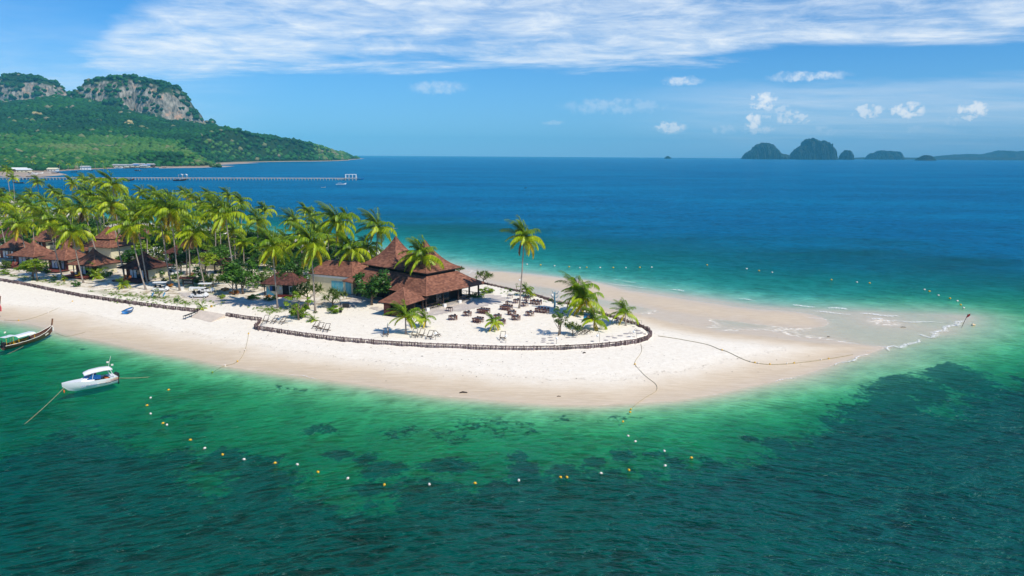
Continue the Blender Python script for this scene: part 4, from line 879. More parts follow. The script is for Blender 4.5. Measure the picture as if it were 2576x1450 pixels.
for x, y, r_px, mt, kd, fl in [(110, 1160, 10, L_MID, 'bush', 0), (470, 1235, 11, L_MID, 'bush', 1), (1120, 1235, 13, L_BRIGHT, 'bush', 0), (1195, 1120, 15, L_MID, 'bush', 1), (1620, 1270, 15, L_MID, 'bush', 1), (1360, 1100, 16, L_DARK, 'bush', 1), (1740, 1200, 14, L_OLIVE, 'open', 0), (1810, 1290, 11, L_MID, 'bush', 0), (2050, 1230, 15, L_DARK, 'bush', 0), (2150, 1330, 12, L_BRIGHT, 'bush', 0), (250, 1050, 12, L_MID, 'bush', 0), (880, 1120, 10, L_MID, 'bush', 1),
                           (1700, 1330, 9, L_OLIVE, 'bush', 0), (2020, 1330, 12, L_OLIVE, 'bush', 0), (2300, 1300, 14, L_MID, 'bush', 0), (2360, 1200, 18, L_MID, 'tree', 0), (1560, 1120, 16, L_OLIVE, 'bush', 1), (1650, 1080, 17, L_MID, 'bush', 0), (2140, 1040, 20, L_BRIGHT, 'tree', 0), (2080, 1080, 16, L_OLIVE, 'bush', 1), (60, 1000, 15, L_DARK, 'bush', 1), (1020, 1080, 12, L_MID, 'bush', 0), (560, 900, 16, L_OLIVE, 'bush', 0), (820, 900, 16, L_MID, 'bush', 0), (2440, 1180, 20, L_DARK, 'tree', 0), (2560, 1130, 20, L_MID, 'tree', 0)]:
    q = zA(x, y); tree_px(q[0], q[1], q[0], q[1] + r_px * .8, r_px, mt, kd, name='grove_tree', group=grp, flowers=bool(fl))
for i, (x, y) in enumerate(GR):
    r_px = random.uniform(22, 34) * (.75 if y < 560 else 1); mt, kd = random.choice([(L_MID, 'tree'), (L_DARK, 'tree'), (L_OLIVE, 'bush'), (L_MID, 'bush'), (L_BRIGHT, 'bush'), (L_OLIVE, 'ros')])
    if x < 80 and y < 600: mt, kd = random.choice([(L_BRIGHT, 'bush'), (L_OLIVE, 'bush')])
    if y < 575 or x > 980: r_px *= .7
    tree_px(x, y, x, y + r_px * .8, r_px, mt, kd, name='grove_tree', group=grp)
T(12, 462, 12, 500, 22, L_OLIVE, 'bush', label='grey green tree at the left edge above the bay', name='broadleaf_tree')
# bleached dead tree on the back shore
b = P3(146, 545); mb = MB()
c = at_depth(142, 512, b.y) - np.array(b)
mb.tube([(0, 0, 0), (c[0] * .5, 0, c[2] * .55), (c[0], 0, c[2])], [.2, .13, .06], 5)
for a_, l_, z_ in ((.4, 3, .5), (2.7, 2.6, .6), (1.2, 2, .75), (3.4, 2, .4), (5, 2, .7)):
    q = Vector((c[0] * z_, 0, c[2] * z_)); mb.tube([q, q + Vector((math.cos(a_) * l_ * .5, math.sin(a_) * l_ * .3, l_ * .35)), q + Vector((math.cos(a_) * l_, math.sin(a_) * l_ * .4, l_ * .9))], [.10, .07, .03], 4)
tag(mb.build("dead_tree", M_GRAYWOOD, None, b), 'bleached leafless dead tree standing before the bay', 'tree')

# low undergrowth covering the floor of the grove: nobody could count it
UG = W2([(-300, 540), (-300, 640), (-50, 628), (60, 640), (140, 612), (300, 632), (330, 660), (420, 690), (470, 712), (560, 722), (640, 738), (700, 722), (820, 738), (905, 715), (960, 700), (1095, 682), (1040, 663), (900, 634), (740, 606), (600, 588), (450, 575), (300, 564), (150, 543), (0, 506)], PZ)
x0, y0 = UG.min(0); x1, y1 = UG.max(0); Q = np.c_[rng.uniform(x0, x1, 15000), rng.uniform(y0, y1, 15000)]
Q = Q[(sdf(Q, UG) > 1)]; Q = Q[(vnoise(Q, 7, 31) * .6 + vnoise(Q, 2.6, 32) * .4 > .33)]
Q = Q[hfield(Q) > .8]
sel = rng.random(len(Q)) < .5
for nm, mt, QQ in (('undergrowth', L_MID, Q[sel]), ('undergrowth', L_OLIVE, Q[~sel])):
    zq = hfield(QQ); cl = [((x, y, z + .25), rng.uniform(.6, 1.45)) for (x, y), z in zip(QQ, zq)]
    V, F = leaf_cloud(cl, 24, .24, 5); V[:, 2] = V[:, 2]
    tag(link(nm, fast_mesh(nm, V, F, [mt])), kind='stuff')
print('undergrowth', len(Q))
# creeping beach plants on the bare sand behind the palisade
Q = []
for pts, n, w in (([(240, 733), (330, 745), (420, 752), (480, 765)], 260, 1.2), ([(660, 777), (700, 784), (735, 777)], 120, 1.3), ([(-40, 684), (60, 699), (160, 716)], 130, 1.2), ([(280, 750), (420, 768)], 60, .8), ([(1240, 728), (1330, 745), (1420, 765)], 60, 1.5), ([(500, 760), (560, 765)], 40, 1)):
    P_ = W2(pts, PZ)
    for _ in range(n): k = random.randrange(len(P_) - 1); t_ = random.random(); q = P_[k] * (1 - t_) + P_[k + 1] * t_; Q.append(q + np.array([random.gauss(0, w), random.gauss(0, w)]))
Q = np.array(Q); Q = Q[vnoise(Q, 2, 8) > .38]; zq = hfield(Q); V, F = leaf_cloud([((x, y, z + .04), random.uniform(.15, .4)) for (x, y), z in zip(Q, zq)], 14, .10, 6)
tag(link('creeping_plants', fast_mesh('creeping_plants', V, F, [L_BRIGHT])), kind='stuff')
# ------------------------------------------------------------------ buildings
def m_shingle(name, cols):
    m_ = bpy.data.materials.new(name); m_.use_nodes = True; t = NT(m_.node_tree); t.n.clear()
    g = t.node('ShaderNodeNewGeometry'); n = t.noise(g.outputs['Position'], .6, 4, .6)
    v = t.m('ADD', t.m('MULTIPLY', g.outputs['Random Per Island'], .8), t.m('MULTIPLY', t.m('SUBTRACT', n.outputs[0], .5), .9))
    c = t.ramp(v, [(0, cols[0]), (.5, cols[1]), (1, cols[2])])
    b = t.node('ShaderNodeBsdfPrincipled', None, Base_Color=c, Roughness=.85); b.inputs['Specular IOR Level'].default_value = .25
    t.l.new(b.outputs[0], t.node('ShaderNodeOutputMaterial').inputs[0]); return m_
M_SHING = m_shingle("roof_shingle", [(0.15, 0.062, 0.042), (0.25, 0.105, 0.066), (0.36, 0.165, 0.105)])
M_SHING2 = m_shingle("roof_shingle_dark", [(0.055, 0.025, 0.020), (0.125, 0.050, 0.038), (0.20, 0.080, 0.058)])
M_LOG = m_shingle("palisade_log", [(0.055, 0.035, 0.035), (0.17, 0.115, 0.115), (0.42, 0.33, 0.31)])
M_DKWOOD = mat("dark_wood", (0.035, 0.022, 0.018), .7, .3, 3)
M_REDWOOD = mat("red_wood", (0.16, 0.028, 0.018), .6, .25, 3)
M_DECK = mat("deck_wood", (0.20, 0.050, 0.035), .65, .25, 2)
M_CREAM = mat("cream_wall", (0.66, 0.60, 0.42), .85, .06, 1)
M_WHITE = mat("white_paint", (0.78, 0.77, 0.74), .5, .04, 2)
M_GRP = mat("white_gelcoat", (0.80, 0.80, 0.80), .25, .02, 1, spec=.5)
M_GLASS = mat("dark_glass", (0.02, 0.03, 0.04), .08, .1, 1, spec=.8)
M_BLUEGL = mat("blue_glass", (0.02, 0.10, 0.32), .12, .1, 1, spec=.8)
M_CURT = mat("curtain", (0.62, 0.66, 0.70), .9, .15, 6)
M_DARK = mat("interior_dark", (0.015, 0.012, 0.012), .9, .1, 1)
M_STONE = mat("plinth_stone", (0.42, 0.38, 0.34), .9, .2, 3)
M_MURAL = mat("mural", (0.03, 0.36, 0.50), .7, .5, 1.2, col2=(0.25, 0.50, 0.55))
M_BLUE = mat("blue_paint", (0.02, 0.16, 0.42), .5, .15, 2)
M_BLACK = mat("black_plastic", (0.02, 0.02, 0.022), .5, .1, 2)
M_YEL = mat("yellow_float", (0.75, 0.42, 0.02), .45, .1, 3)
M_FLOATW = mat("white_float", (0.75, 0.68, 0.60), .5, .1, 3)
M_ORANGE = mat("orange_canvas", (0.62, 0.16, 0.04), .8, .15, 3)
M_ROPE = mat("rope", (0.36, 0.30, 0.18), .9, .3, 8)
M_CONC = mat("concrete", (0.62, 0.52, 0.43), .9, .10, .8, bump=.02, bscale=4)
def roof_part(parent, rings, name="roof", course=.30, tab=.55, mt=None, thick=.12, ridge=True):
    """rings: rectangles (x0, x1, y0, y1, z) from the eave to the top; solid roof plus real shingle courses on it"""
    mt = mt or M_SHING; mb = MB()
    C = lambda r: [Vector((r[0], r[2], r[4])), Vector((r[1], r[2], r[4])), Vector((r[1], r[3], r[4])), Vector((r[0], r[3], r[4]))]
    V = []; F = []
    low = [q - Vector((0, 0, thick)) for q in C(rings[0])]
    V += low
    for r in rings: V += C(r)
    F.append((3, 2, 1, 0))
    for i in range(len(rings)):
        for k in range(4): F.append((i * 4 + k, i * 4 + (k + 1) % 4, (i + 1) * 4 + (k + 1) % 4, (i + 1) * 4 + k))
    n = len(rings) * 4; F.append((n, n + 1, n + 2, n + 3))
    base = link(name, mesh(name, V, F, [M_DKWOOD]), parent)
    sv_ = []; sf = []; si = 0
    for i in range(len(rings) - 1):
        a, b = C(rings[i]), C(rings[i + 1])
        for k in range(4):
            p0, p1, q0, q1 = a[k], a[(k + 1) % 4], b[k], b[(k + 1) % 4]
            mid = ((q0 + q1) - (p0 + p1)) / 2; L = mid.length
            if L < .02: continue
            nrm = (p1 - p0).cross(mid).normalized(); m_ = max(1, int(round(L / course)))
            for j in range(m_):
                t0, t1 = j / m_, (j + 1) / m_
                e0, e1 = p0.lerp(q0, t0), p1.lerp(q1, t0); f0, f1 = p0.lerp(q0, t1), p1.lerp(q1, t1)
                w = (e1 - e0).length; nt = max(1, int(round(w / tab))); off = .5 if j % 2 else 0
                xs_ = [0] + [min(1, max(0, (x + off) / nt)) for x in range(0 if off else 1, nt)] + [1]
                up0 = nrm * .045; dn = -mid.normalized() * .05
                for x0, x1 in zip(xs_[:-1], xs_[1:]):
                    if x1 - x0 < 1e-4: continue
                    rr = random.uniform(0, .02); bb = len(sv_)
                    sv_ += [e0.lerp(e1, x0) + up0 + nrm * rr + dn, e0.lerp(e1, x1) + up0 + nrm * rr + dn, f0.lerp(f1, x1) + nrm * .012, f0.lerp(f1, x0) + nrm * .012]
                    sf.append((bb, bb + 1, bb + 2, bb + 3))
    s = link("shingles", mesh("shingles", sv_, sf, [mt]), base); s["kind"] = "stuff"
    if ridge:
        for k in range(4):
            rb = MB(); pts = [C(r)[k] + Vector((0, 0, .06)) for r in rings]; 
            for p, q in zip(pts[:-1], pts[1:]):
                if (p - q).length > .05: rb.bar(p, q, .18, .08)
            rb.build("ridge_tiles", mt, base)
    return base
def spire(x0, x1, y0, y1, z0, z1, a=.40, p=2.3, top=.12, n=9, rl=0):
    """concave pyramid rings; rl keeps a ridge of that half length along x"""
    cx, cy = (x0 + x1) / 2, (y0 + y1) / 2; hx, hy = (x1 - x0) / 2, (y1 - y0) / 2; out = []
    for i in range(n + 1):
        t = i / n; z = z0 + (z1 - z0) * (a * t + (1 - a) * t ** p)
        ex = hx * (1 - t) + (rl if rl else hx * 0) * t; ex = max(ex, .06); ey = max(hy * (1 - t), .06)
        out.append((cx - ex, cx + ex, cy - ey, cy + ey, z))
    return out
def xrail(mb, a, b, h=.9, n=None):
    a = Vector(a); b = Vector(b); L = (b - a).length; n = n or max(1, int(L / 1.3)); up = Vector((0, 0, h))
    mb.bar(a + up, b + up, .07); mb.bar(a + Vector((0, 0, .1)), b + Vector((0, 0, .1)), .06)
    for i in range(n):
        p = a.lerp(b, i / n); q = a.lerp(b, (i + 1) / n); mb.bar(p, p + up, .07); mb.bar(p + Vector((0, 0, .1)), q + up, .045); mb.bar(p + up, q + Vector((0, 0, .1)), .045)
# ---- the great pavilion: local x runs along the terrace side, y away to the left
PV = thing('great_pavilion', 'great open pavilion with two tall shingled spires over a wide brown skirt roof', 'pavilion', (-15.81, 122.86, PZ), math.atan2(.789, .615))
X1, Y1, EZ = 17.0, 24.0, 3.25
roof_part(PV, [(-.1, X1, -.1, Y1, EZ), (1.9, X1 - 2.6, 1.75, Y1 - 2, EZ + 1.25), (3.6, X1 - 5.0, 3.4, Y1 - 3.4, EZ + 2.75)], "skirt_roof")
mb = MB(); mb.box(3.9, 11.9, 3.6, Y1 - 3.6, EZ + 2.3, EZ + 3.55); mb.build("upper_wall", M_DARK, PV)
roof_part(PV, spire(3.1, 12.9, 2.9, 13.3, EZ + 3.45, EZ + 8.9), "spire_roof")
roof_part(PV, spire(3.1, 12.9, 11.3, 21.7, EZ + 3.43, EZ + 9.0), "spire_roof")
mb = MB(); mb.box(.8, X1 - .8, .8, Y1 - .8, -.4, .35); mb.build("floor_slab", M_STONE, PV)
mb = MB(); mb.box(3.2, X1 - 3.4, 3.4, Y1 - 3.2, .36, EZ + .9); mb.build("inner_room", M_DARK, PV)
for x in (1.0, 5.6, 9.9, 13.2, X1 - 1.0):
    mb = MB(); mb.box(x - .13, x + .13, .95, 1.21, .35, EZ + .35); mb.build("post", M_DKWOOD, PV)
    mb = MB(); mb.box(x - .35, x + .35, .45, .9, -.3, .75); mb.build("plinth", M_WHITE if x in (1.0, 5.6, 9.9) else M_STONE, PV)
for y in (6, 11, 16, 21):
    mb = MB(); mb.box(.95, 1.21, y - .13, y + .13, .35, EZ + .35); mb.build("post", M_DKWOOD, PV)
    mb = MB(); mb.box(X1 - 1.2, X1 - .95, y - .13, y + .13, .35, EZ + .35); mb.build("post", M_DKWOOD, PV)
for x0, x1 in ((1.1, 5.5), (10.0, 13.1), (13.3, X1 - 1.1)):
    mb = MB(); xrail(mb, (x0, 1.0, .35), (x1, 1.0, .35)); mb.build("railing", M_DKWOOD, PV)
mb = MB(); xrail(mb, (X1 - 1.0, 1.1, .35), (X1 - 1.0, 6, .35)); mb.build("railing", M_DKWOOD, PV)
for k in range(3):
    mb = MB(); mb.box(5.95, 9.55, 3.25 - 0 - 3.1 - .3 * k, .45 - .3 * k, -.3, .24 - .14 * k); mb.build("step", M_CONC, PV)
for i in range(4):
    x = 6.0 + i * .93; g = MB().box(x, x + .88, 3.28, 3.33, .4, 2.7).build("glass_door", M_GLASS, PV)
# pavilion tables glimpsed under the eave are left to the shade
# ---- small hut
HT = thing('small_hut', 'small square shingled bar hut standing before the great pavilion', 'hut', (-18.65, 117.52, PZ), math.radians(64))
roof_part(HT, spire(0, 7.2, 0, 6.0, 2.65, 4.95, a=.8, p=1.6, n=4), course=.26, tab=.45)
mb = MB(); mb.box(.7, 6.5, .7, 5.3, -.2, .1); mb.build("floor_slab", M_STONE, HT)
for x, y in ((.8, .8), (6.4, .8), (6.4, 5.2), (3.6, .8)): MB().box(x - .13, x + .13, y - .13, y + .13, 0, 2.75).build("post", M_DKWOOD, HT)
mb = MB()
for k in range(9): mb.box(.65 - .02 * (k % 2), 1.0, 4.1, 5.35, .02 + .28 * k, .28 + .28 * k)
mb.build("slatted_wall", M_SHING2, HT)
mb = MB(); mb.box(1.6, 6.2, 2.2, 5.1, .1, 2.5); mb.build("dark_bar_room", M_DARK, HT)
mb = MB(); mb.box(1.0, 1.5, 1.0, 4.0, .1, 1.15); mb.build("bar_counter", M_REDWOOD, HT)
for i, dx in enumerate((1.5, 2.7)):
    MB().box(5.2 - dx * .1, 6.4 - dx * .1, .55 + dx * .35, .60 + dx * .35, 3.02 + dx * .135, 3.06 + dx * .135).build("gutter_strip", M_STONE, HT)
# ---- bungalows
def bungalow(cpx, label, W=8.6, D=8.0, rz=-19, ez=2.9, top=3.3, deck=True, dark=False, tier=False, z=4.2, hide=False):
    c = G(*cpx, z); cx, cy = float(c[0]), float(c[1]); a = math.radians(rz)
    o = thing('beach_bungalow', label, 'bungalow', (cx, cy, PZ + .05), a, 'brown roofed bungalows in the palm grove')
    # local: front right eave corner at 0,0; front runs to -x; depth +y
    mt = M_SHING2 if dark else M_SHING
    roof_part(o, spire(-W, 0, 0, D, ez, ez + top - .35, a=.45, p=2.0, rl=.5), mt=mt, course=.3, tab=.6, thick=.15)
    roof_part(o, spire(-W / 2 - .95, -W / 2 + .95, D / 2 - .7, D / 2 + .7, ez + top - 1.0, ez + top + .2, a=.8, p=1.5, n=3), "roof_cap", mt=mt)
    mb = MB(); x0, x1, y0, y1 = -W + 1.1, -1.1, 1.5, D - .9
    mb.box(x0, x0 + .15, y0 + .15, y1, 0, ez + .3); mb.box(x1 - .15, x1, y0 + .15, y1, 0, ez + .3); mb.box(x0 + .15, x1 - .15, y1 - .15, y1 + .005, 0, ez + .3); mb.build("wall", M_CREAM, o)
    mb = MB(); mb.box(x0, x1, y0, y0 + .14, .4, ez + .2); mb.build("front_wall", M_REDWOOD, o)
    mb = MB(); mb.box(x0 - .1, x1 + .1, y0 - .1, y1 + .1, -.3, .36); mb.build("base", M_STONE, o)
    n = 4; w = (x1 - x0 - 2.2) / n
    for i in range(n):
        wx = x0 + 1.1 + i * w
        fr = MB().box(wx + .05, wx + w - .05, y0 - .06, y0 - .01, .5, 2.55).build("window", M_DKWOOD, o)
        MB().box(wx + .13, wx + w - .13, y0 - .085, y0 - .065, .6, 2.45).build("curtain" if i in (0, 1, 3) else "pane", M_CURT if i in (0, 1, 3) else M_GLASS, fr)
    if deck:
        d = MB().box(x0 - .6, x1 + .6, -2.0, y0 - .1, .15, .36).build("deck", M_DKWOOD, o)
        mb = MB(); k = 0; y = -2.05
        while y < y0 - .2: mb.box(x0 - .65, x1 + .65, y, y + .15, .365, .40 + .006 * (k % 3)); y += .17; k += 1
        s = mb.build("deck_boards", M_DECK, d); s["kind"] = "stuff"
        for px_ in (x0 - .4, -W / 2, x1 + .4): MB().box(px_ - .08, px_ + .08, -1.9, -1.74, -.4, .15).build("post", M_DKWOOD, d)
        for px_ in (x0 + .1, x1 - .1): MB().box(px_ - .08, px_ + .08, .75, .91, .4, ez + .15).build("post", M_DKWOOD, o)
    return o
BG = [
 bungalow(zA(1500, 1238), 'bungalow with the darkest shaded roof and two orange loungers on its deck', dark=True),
 bungalow(zA(962, 1200), 'sunlit bungalow with pointed roof and an orange chair on its deck'),
 bungalow(zA(665, 1142), 'bungalow squeezed between its two neighbours, deck half hidden by shrubs'),
 bungalow(zA(345, 1108), 'leftmost fully visible bungalow, with two brown loungers on the deck', W=9.6, z=4.2),
 bungalow(zA(1040, 1045), 'bungalow behind the sunlit one, under the two storey roof', deck=False, z=4.4),
 bungalow(zA(140, 1040), 'bungalow cut off by the left edge, behind the olive tree', deck=False),
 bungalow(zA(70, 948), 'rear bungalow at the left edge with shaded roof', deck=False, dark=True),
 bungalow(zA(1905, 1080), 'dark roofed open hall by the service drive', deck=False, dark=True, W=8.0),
 bungalow(zA(720, 985), 'rear bungalow with low wide roof between the palms', deck=False),
 bungalow(zA(1510, 918), 'rear bungalow showing only a patch of roof above the white flowers', deck=False, W=6.5, D=6),
 bungalow(zA(440, 948), 'rear bungalow half hidden behind the leftmost deck bungalow', deck=False, W=7)]
# two storey roof behind
HR = thing('two_tier_hall', 'tall two tiered brown roof rising between leaning palms', 'hall', (*G(*zA(1130, 985), 6.5), PZ), math.radians(-19))
roof_part(HR, [(-9.5, 0, 0, 8, 4.6), (-7.2, -2.0, 2, 6, 6.4)], mt=M_SHING, tab=.6); roof_part(HR, spire(-7.6, -1.7, 1.6, 6.4, 6.6, 9.6, a=.6, p=1.8, n=5), "upper_roof", tab=.6)
MB().box(-8.6, -.9, .9, 7.1, 0, 4.5).build("wall", M_CREAM, HR)
# service shed
SH = thing('service_shed', 'cream walled service shed with low brown gable roof beside the pointed sala', 'shed', (*G(*zA(2250, 1150), 3.6), PZ), math.radians(-20))
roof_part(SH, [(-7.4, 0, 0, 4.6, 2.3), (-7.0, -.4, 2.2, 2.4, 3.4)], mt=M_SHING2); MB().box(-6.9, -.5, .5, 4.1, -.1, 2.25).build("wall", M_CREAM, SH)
# pointed sala
c = P3(*zA(2310, 1262)); SA = thing('pointed_sala', 'little open sala with a steep pointed shingle roof on dark posts', 'pavilion', c, math.radians(-25))
roof_part(SA, spire(-2.1, 2.1, -2.1, 2.1, 2.1, 5.4, a=.35, p=1.9), tab=.4, course=.25)
for x, y in ((-1.5, -1.5), (1.5, -1.5), (1.5, 1.5), (-1.5, 1.5)): MB().box(x - .09, x + .09, y - .09, y + .09, -.1, 2.3).build("post", M_DKWOOD, SA)
MB().box(-1.6, 1.6, -1.6, 1.6, -.1, .35).build("platform", M_DKWOOD, SA)
# shop
c = G(*zB(722, 1036), 3.9); SP = thing('beach_shop', 'cream walled shop with dark brown roof, blue mural and wooden steps', 'shop', (*c, PZ), math.radians(-12))
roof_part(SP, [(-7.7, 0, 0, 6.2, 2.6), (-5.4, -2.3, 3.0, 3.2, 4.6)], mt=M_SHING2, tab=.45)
MB().box(-7.2, -.5, 1.0, 5.4, -.1, 2.62).build("wall", M_CREAM, SP)
f = MB().box(-6.3, -5.0, .93, .99, 1.0, 2.1).build("window", M_DKWOOD, SP); MB().box(-6.2, -5.7, .9, .925, 1.08, 2.02).build("pane", M_BLUEGL, f); MB().box(-5.6, -5.1, .9, .925, 1.08, 2.02).build("pane", M_GLASS, f)
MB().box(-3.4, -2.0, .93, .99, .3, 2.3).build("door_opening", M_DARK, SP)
f = MB().box(-1.9, -.7, .93, .99, .9, 2.2).build("window", M_WHITE, SP); MB().box(-1.8, -.8, .9, .925, 1.0, 2.1).build("pane", M_GLASS, f)
MB().box(-4.1, -3.6, .93, .99, 1.4, 1.95).build("notice", M_CURT, SP)
mb = MB(); mb.add([(-7.1, .985, .1), (-5.2, .985, .1), (-5.6, .985, .5), (-6.1, .985, .8), (-6.6, .985, 1.5), (-6.9, .985, 2.0), (-7.1, .985, 1.1)], [(0, 1, 2, 3, 4, 5, 6)]); mb.build("mural", M_MURAL, SP)
for k in range(3): MB().box(-4.4 - .1 * k, -1.0 + .1 * k, .9 - .4 * (k + 1), .9 - .4 * k, -.2, .42 - .13 * k).build("step", M_REDWOOD, SP)
for x in (-7.1, -4.4, -.7): MB().box(x - .07, x + .07, .25, .39, -.1, 2.65).build("post", M_DKWOOD, SP)
# white building with sea life mural
c = G(*zB(1312, 962), 4.9); WB = thing('white_building', 'white flat walled building with brown roof and turquoise sea life mural', 'building', (*c, PZ), math.radians(-24))
roof_part(WB, [(-11.5, .3, -.3, 8.4, 3.9), (-8.7, -2.3, 3.2, 4.6, 6.4)], tab=.5); MB().box(-11.2, 0, 0, 8, -.1, 3.3).build("wall", M_CREAM, WB)
MB().box(-11.35, .15, -.15, 8.15, 3.31, 3.77).build("fascia", M_WHITE, WB)
for x0 in (-5.4,): mb = MB(); mb.box(x0, x0 + 3.0, -.05, -.01, .3, 2.7); mb.build("mural", M_MURAL, WB)
MB().box(-1.8, -.4, -.05, -.01, .2, 2.9).build("mural", M_MURAL, WB)
mb = MB(); mb.box(-11.9, -11.2, -1.0, -.2, -.1, 4.6); mb.build("water_tank", M_CURT, WB)
# side kiosk roof
c = G(*zB(1080, 950), 3.6); KI = thing('kiosk', 'small brown roofed kiosk left of the white building', 'kiosk', (*c, PZ), math.radians(-24))
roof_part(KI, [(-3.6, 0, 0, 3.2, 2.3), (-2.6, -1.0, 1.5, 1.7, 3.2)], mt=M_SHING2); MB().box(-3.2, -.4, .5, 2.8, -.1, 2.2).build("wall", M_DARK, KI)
# ------------------------------------------------------------------ paved terrace and paths, laid on the sand
def drape(name, pts, mt, dz=.05, step=.8, z=PZ):
    poly = W2(pts, z); x0, y0 = poly.min(0); x1, y1 = poly.max(0)
    P, q = grid(np.arange(x0 - step, x1 + step, step), np.arange(y0 - step, y1 + step, step)); zz = hfield(P) + dz
    d = sdf(P, poly); keep = (d[q] > -.35).all(1); return tag(link(name, fast_mesh(name, np.c_[P, zz], q[keep], [mt], True)), kind='structure')
def m_paving():
    m_ = bpy.data.materials.new("paving"); m_.use_nodes = True; t = NT(m_.node_tree); t.n.clear()
    pos = t.node('ShaderNodeNewGeometry').outputs['Position']
    br = t.node('ShaderNodeTexBrick', None, Vector=t.mapping(pos, rot=(0, 0, -.9)), Color1=(0.50, 0.44, 0.40, 1), Color2=(0.60, 0.53, 0.48, 1), Mortar=(0.36, 0.31, 0.28, 1), Scale=1.6)
    n = t.noise(pos, .5, 6, .65); c = t.mix(t.rng(n.outputs[0], .50, .66), br.outputs[0], (0.70, 0.62, 0.53))
    b = t.node('ShaderNodeBsdfPrincipled', None, Base_Color=c, Roughness=.9); t.l.new(b.outputs[0], t.node('ShaderNodeOutputMaterial').inputs[0]); return m_
M_PAVE = m_paving()
drape("paving", [(1068, 775), (1110, 762), (1165, 750), (1215, 742), (1262, 744), (1280, 756), (1235, 769), (1175, 782), (1110, 793), (1060, 800), (985, 792), (930, 780), (935, 772), (1000, 785)], M_PAVE)
drape("path", [(440, 738), (500, 738), (560, 748), (690, 757), (735, 762), (740, 772), (700, 778), (600, 768), (540, 763), (470, 752)], M_PAVE)
drape("path", [(855, 770), (880, 755), (910, 742), (925, 748), (905, 765), (880, 778)], M_PAVE)
# ------------------------------------------------------------------ log palisades
def palisade(name, pts, label, gap=.155, top=1.42, z=.8, foot=None, r0=.062):
    L = [Vector((*p, 0)) for p in W2(pts, z)]; mb = MB(); cap = MB(); capp = []
    for a, b in zip(L[:-1], L[1:]):
        d = (b - a); n = max(1, int(d.length / gap)); u = d.normalized()
        for i in range(n):
            p = a + d * (i / n) + Vector((random.uniform(-.03, .03), random.uniform(-.03, .03), 0)); r = r0 * random.uniform(.8, 1.25); h = top + random.uniform(-.26, .14)
            q = p + Vector((random.uniform(-.02, .02), random.uniform(-.02, .02), h)); mb.tube([p + Vector((0, 0, -.1)), q], [r, r * .93], 5)
    o = thing(name, label, 'fence', (0, 0, 0)); s = mb.build("upright_logs", M_LOG, o); s["kind"] = "stuff"
    LL = []
    for a, b in zip(L[:-1], L[1:]): LL.append((a, b))
    nrm_side = -1
    for a, b in LL:
        u = (b - a).normalized(); w = Vector((-u.y, u.x, 0)) * .16
        cap.bar(a + w + Vector((0, 0, top - .10)), b + w + Vector((0, 0, top - .08)), .14, .12)
    c = cap.build("top_log_row", M_LOG, o); return o
palisade("log_palisade", wall_left, 'long straight log palisade holding the grove behind the left beach')
palisade("log_palisade", wall_mid, 'short log palisade between the boat ramp and the slatted gate')
palisade("log_palisade", [(657, 808), (640, 826), (652, 831)], 'slatted log corner with an open gate at the end of the curved palisade')
WC = wall_curve
palisade("log_palisade", WC[:15], 'long curved log palisade facing the near water')
palisade("log_palisade", WC[14:] + [(1205, 713), (1150, 700)], 'dark log palisade along the back of the sandy terrace')
# ------------------------------------------------------------------ boat ramp
q = [(503, 781, 1.25), (566, 792, 1.25), (522, 816, .45), (474, 803, .45)]
top = [Vector((*G(x, y, z), z)) for x, y, z in q]; V = [p + Vector((0, 0, .05)) for p in top] + [p - Vector((0, 0, .5)) for p in top]
tag(link("boat_ramp", mesh("boat_ramp", V, [(0, 1, 2, 3), (7, 6, 5, 4)] + [(k, k + 4, (k + 1) % 4 + 4, (k + 1) % 4) for k in range(4)], [M_CONC])), 'sandy concrete boat ramp sloping onto the beach', 'ramp')
# ------------------------------------------------------------------ dining tables and chairs on the sand
def c_chair():
    k = []
    k.append(('seat', MB().box(-.22, .22, -.22, .22, .42, .46).me('seat', M_FURN)))
    b = MB(); b.box(-.22, .22, .19, .23, .62, .90); k.append(('backrest', b.me('backrest', M_FURN)))
    l = MB(); l.box(-.22, -.17, -.22, -.17, 0, .42); l.box(.17, .22, -.22, -.17, 0, .42); l.box(-.22, -.17, .18, .23, 0, .90); l.box(.17, .22, .18, .23, 0, .90); k.append(('leg_frame', l.me('leg_frame', M_FURN)))
    return k
M_FURN = mat("dark_red_wood", (0.17, 0.050, 0.034), .45, .3, 4)
M_TTOP = mat("table_top", (0.065, 0.058, 0.058), .4, .2, 2)
CH = c_chair()
def put_parts(parts, parent):
    for n, me_ in parts: link(n, me_, parent)
NTH = ['first', 'second', 'third', 'fourth', 'fifth', 'sixth', 'seventh', 'eighth', 'ninth', 'tenth', 'eleventh', 'twelfth']
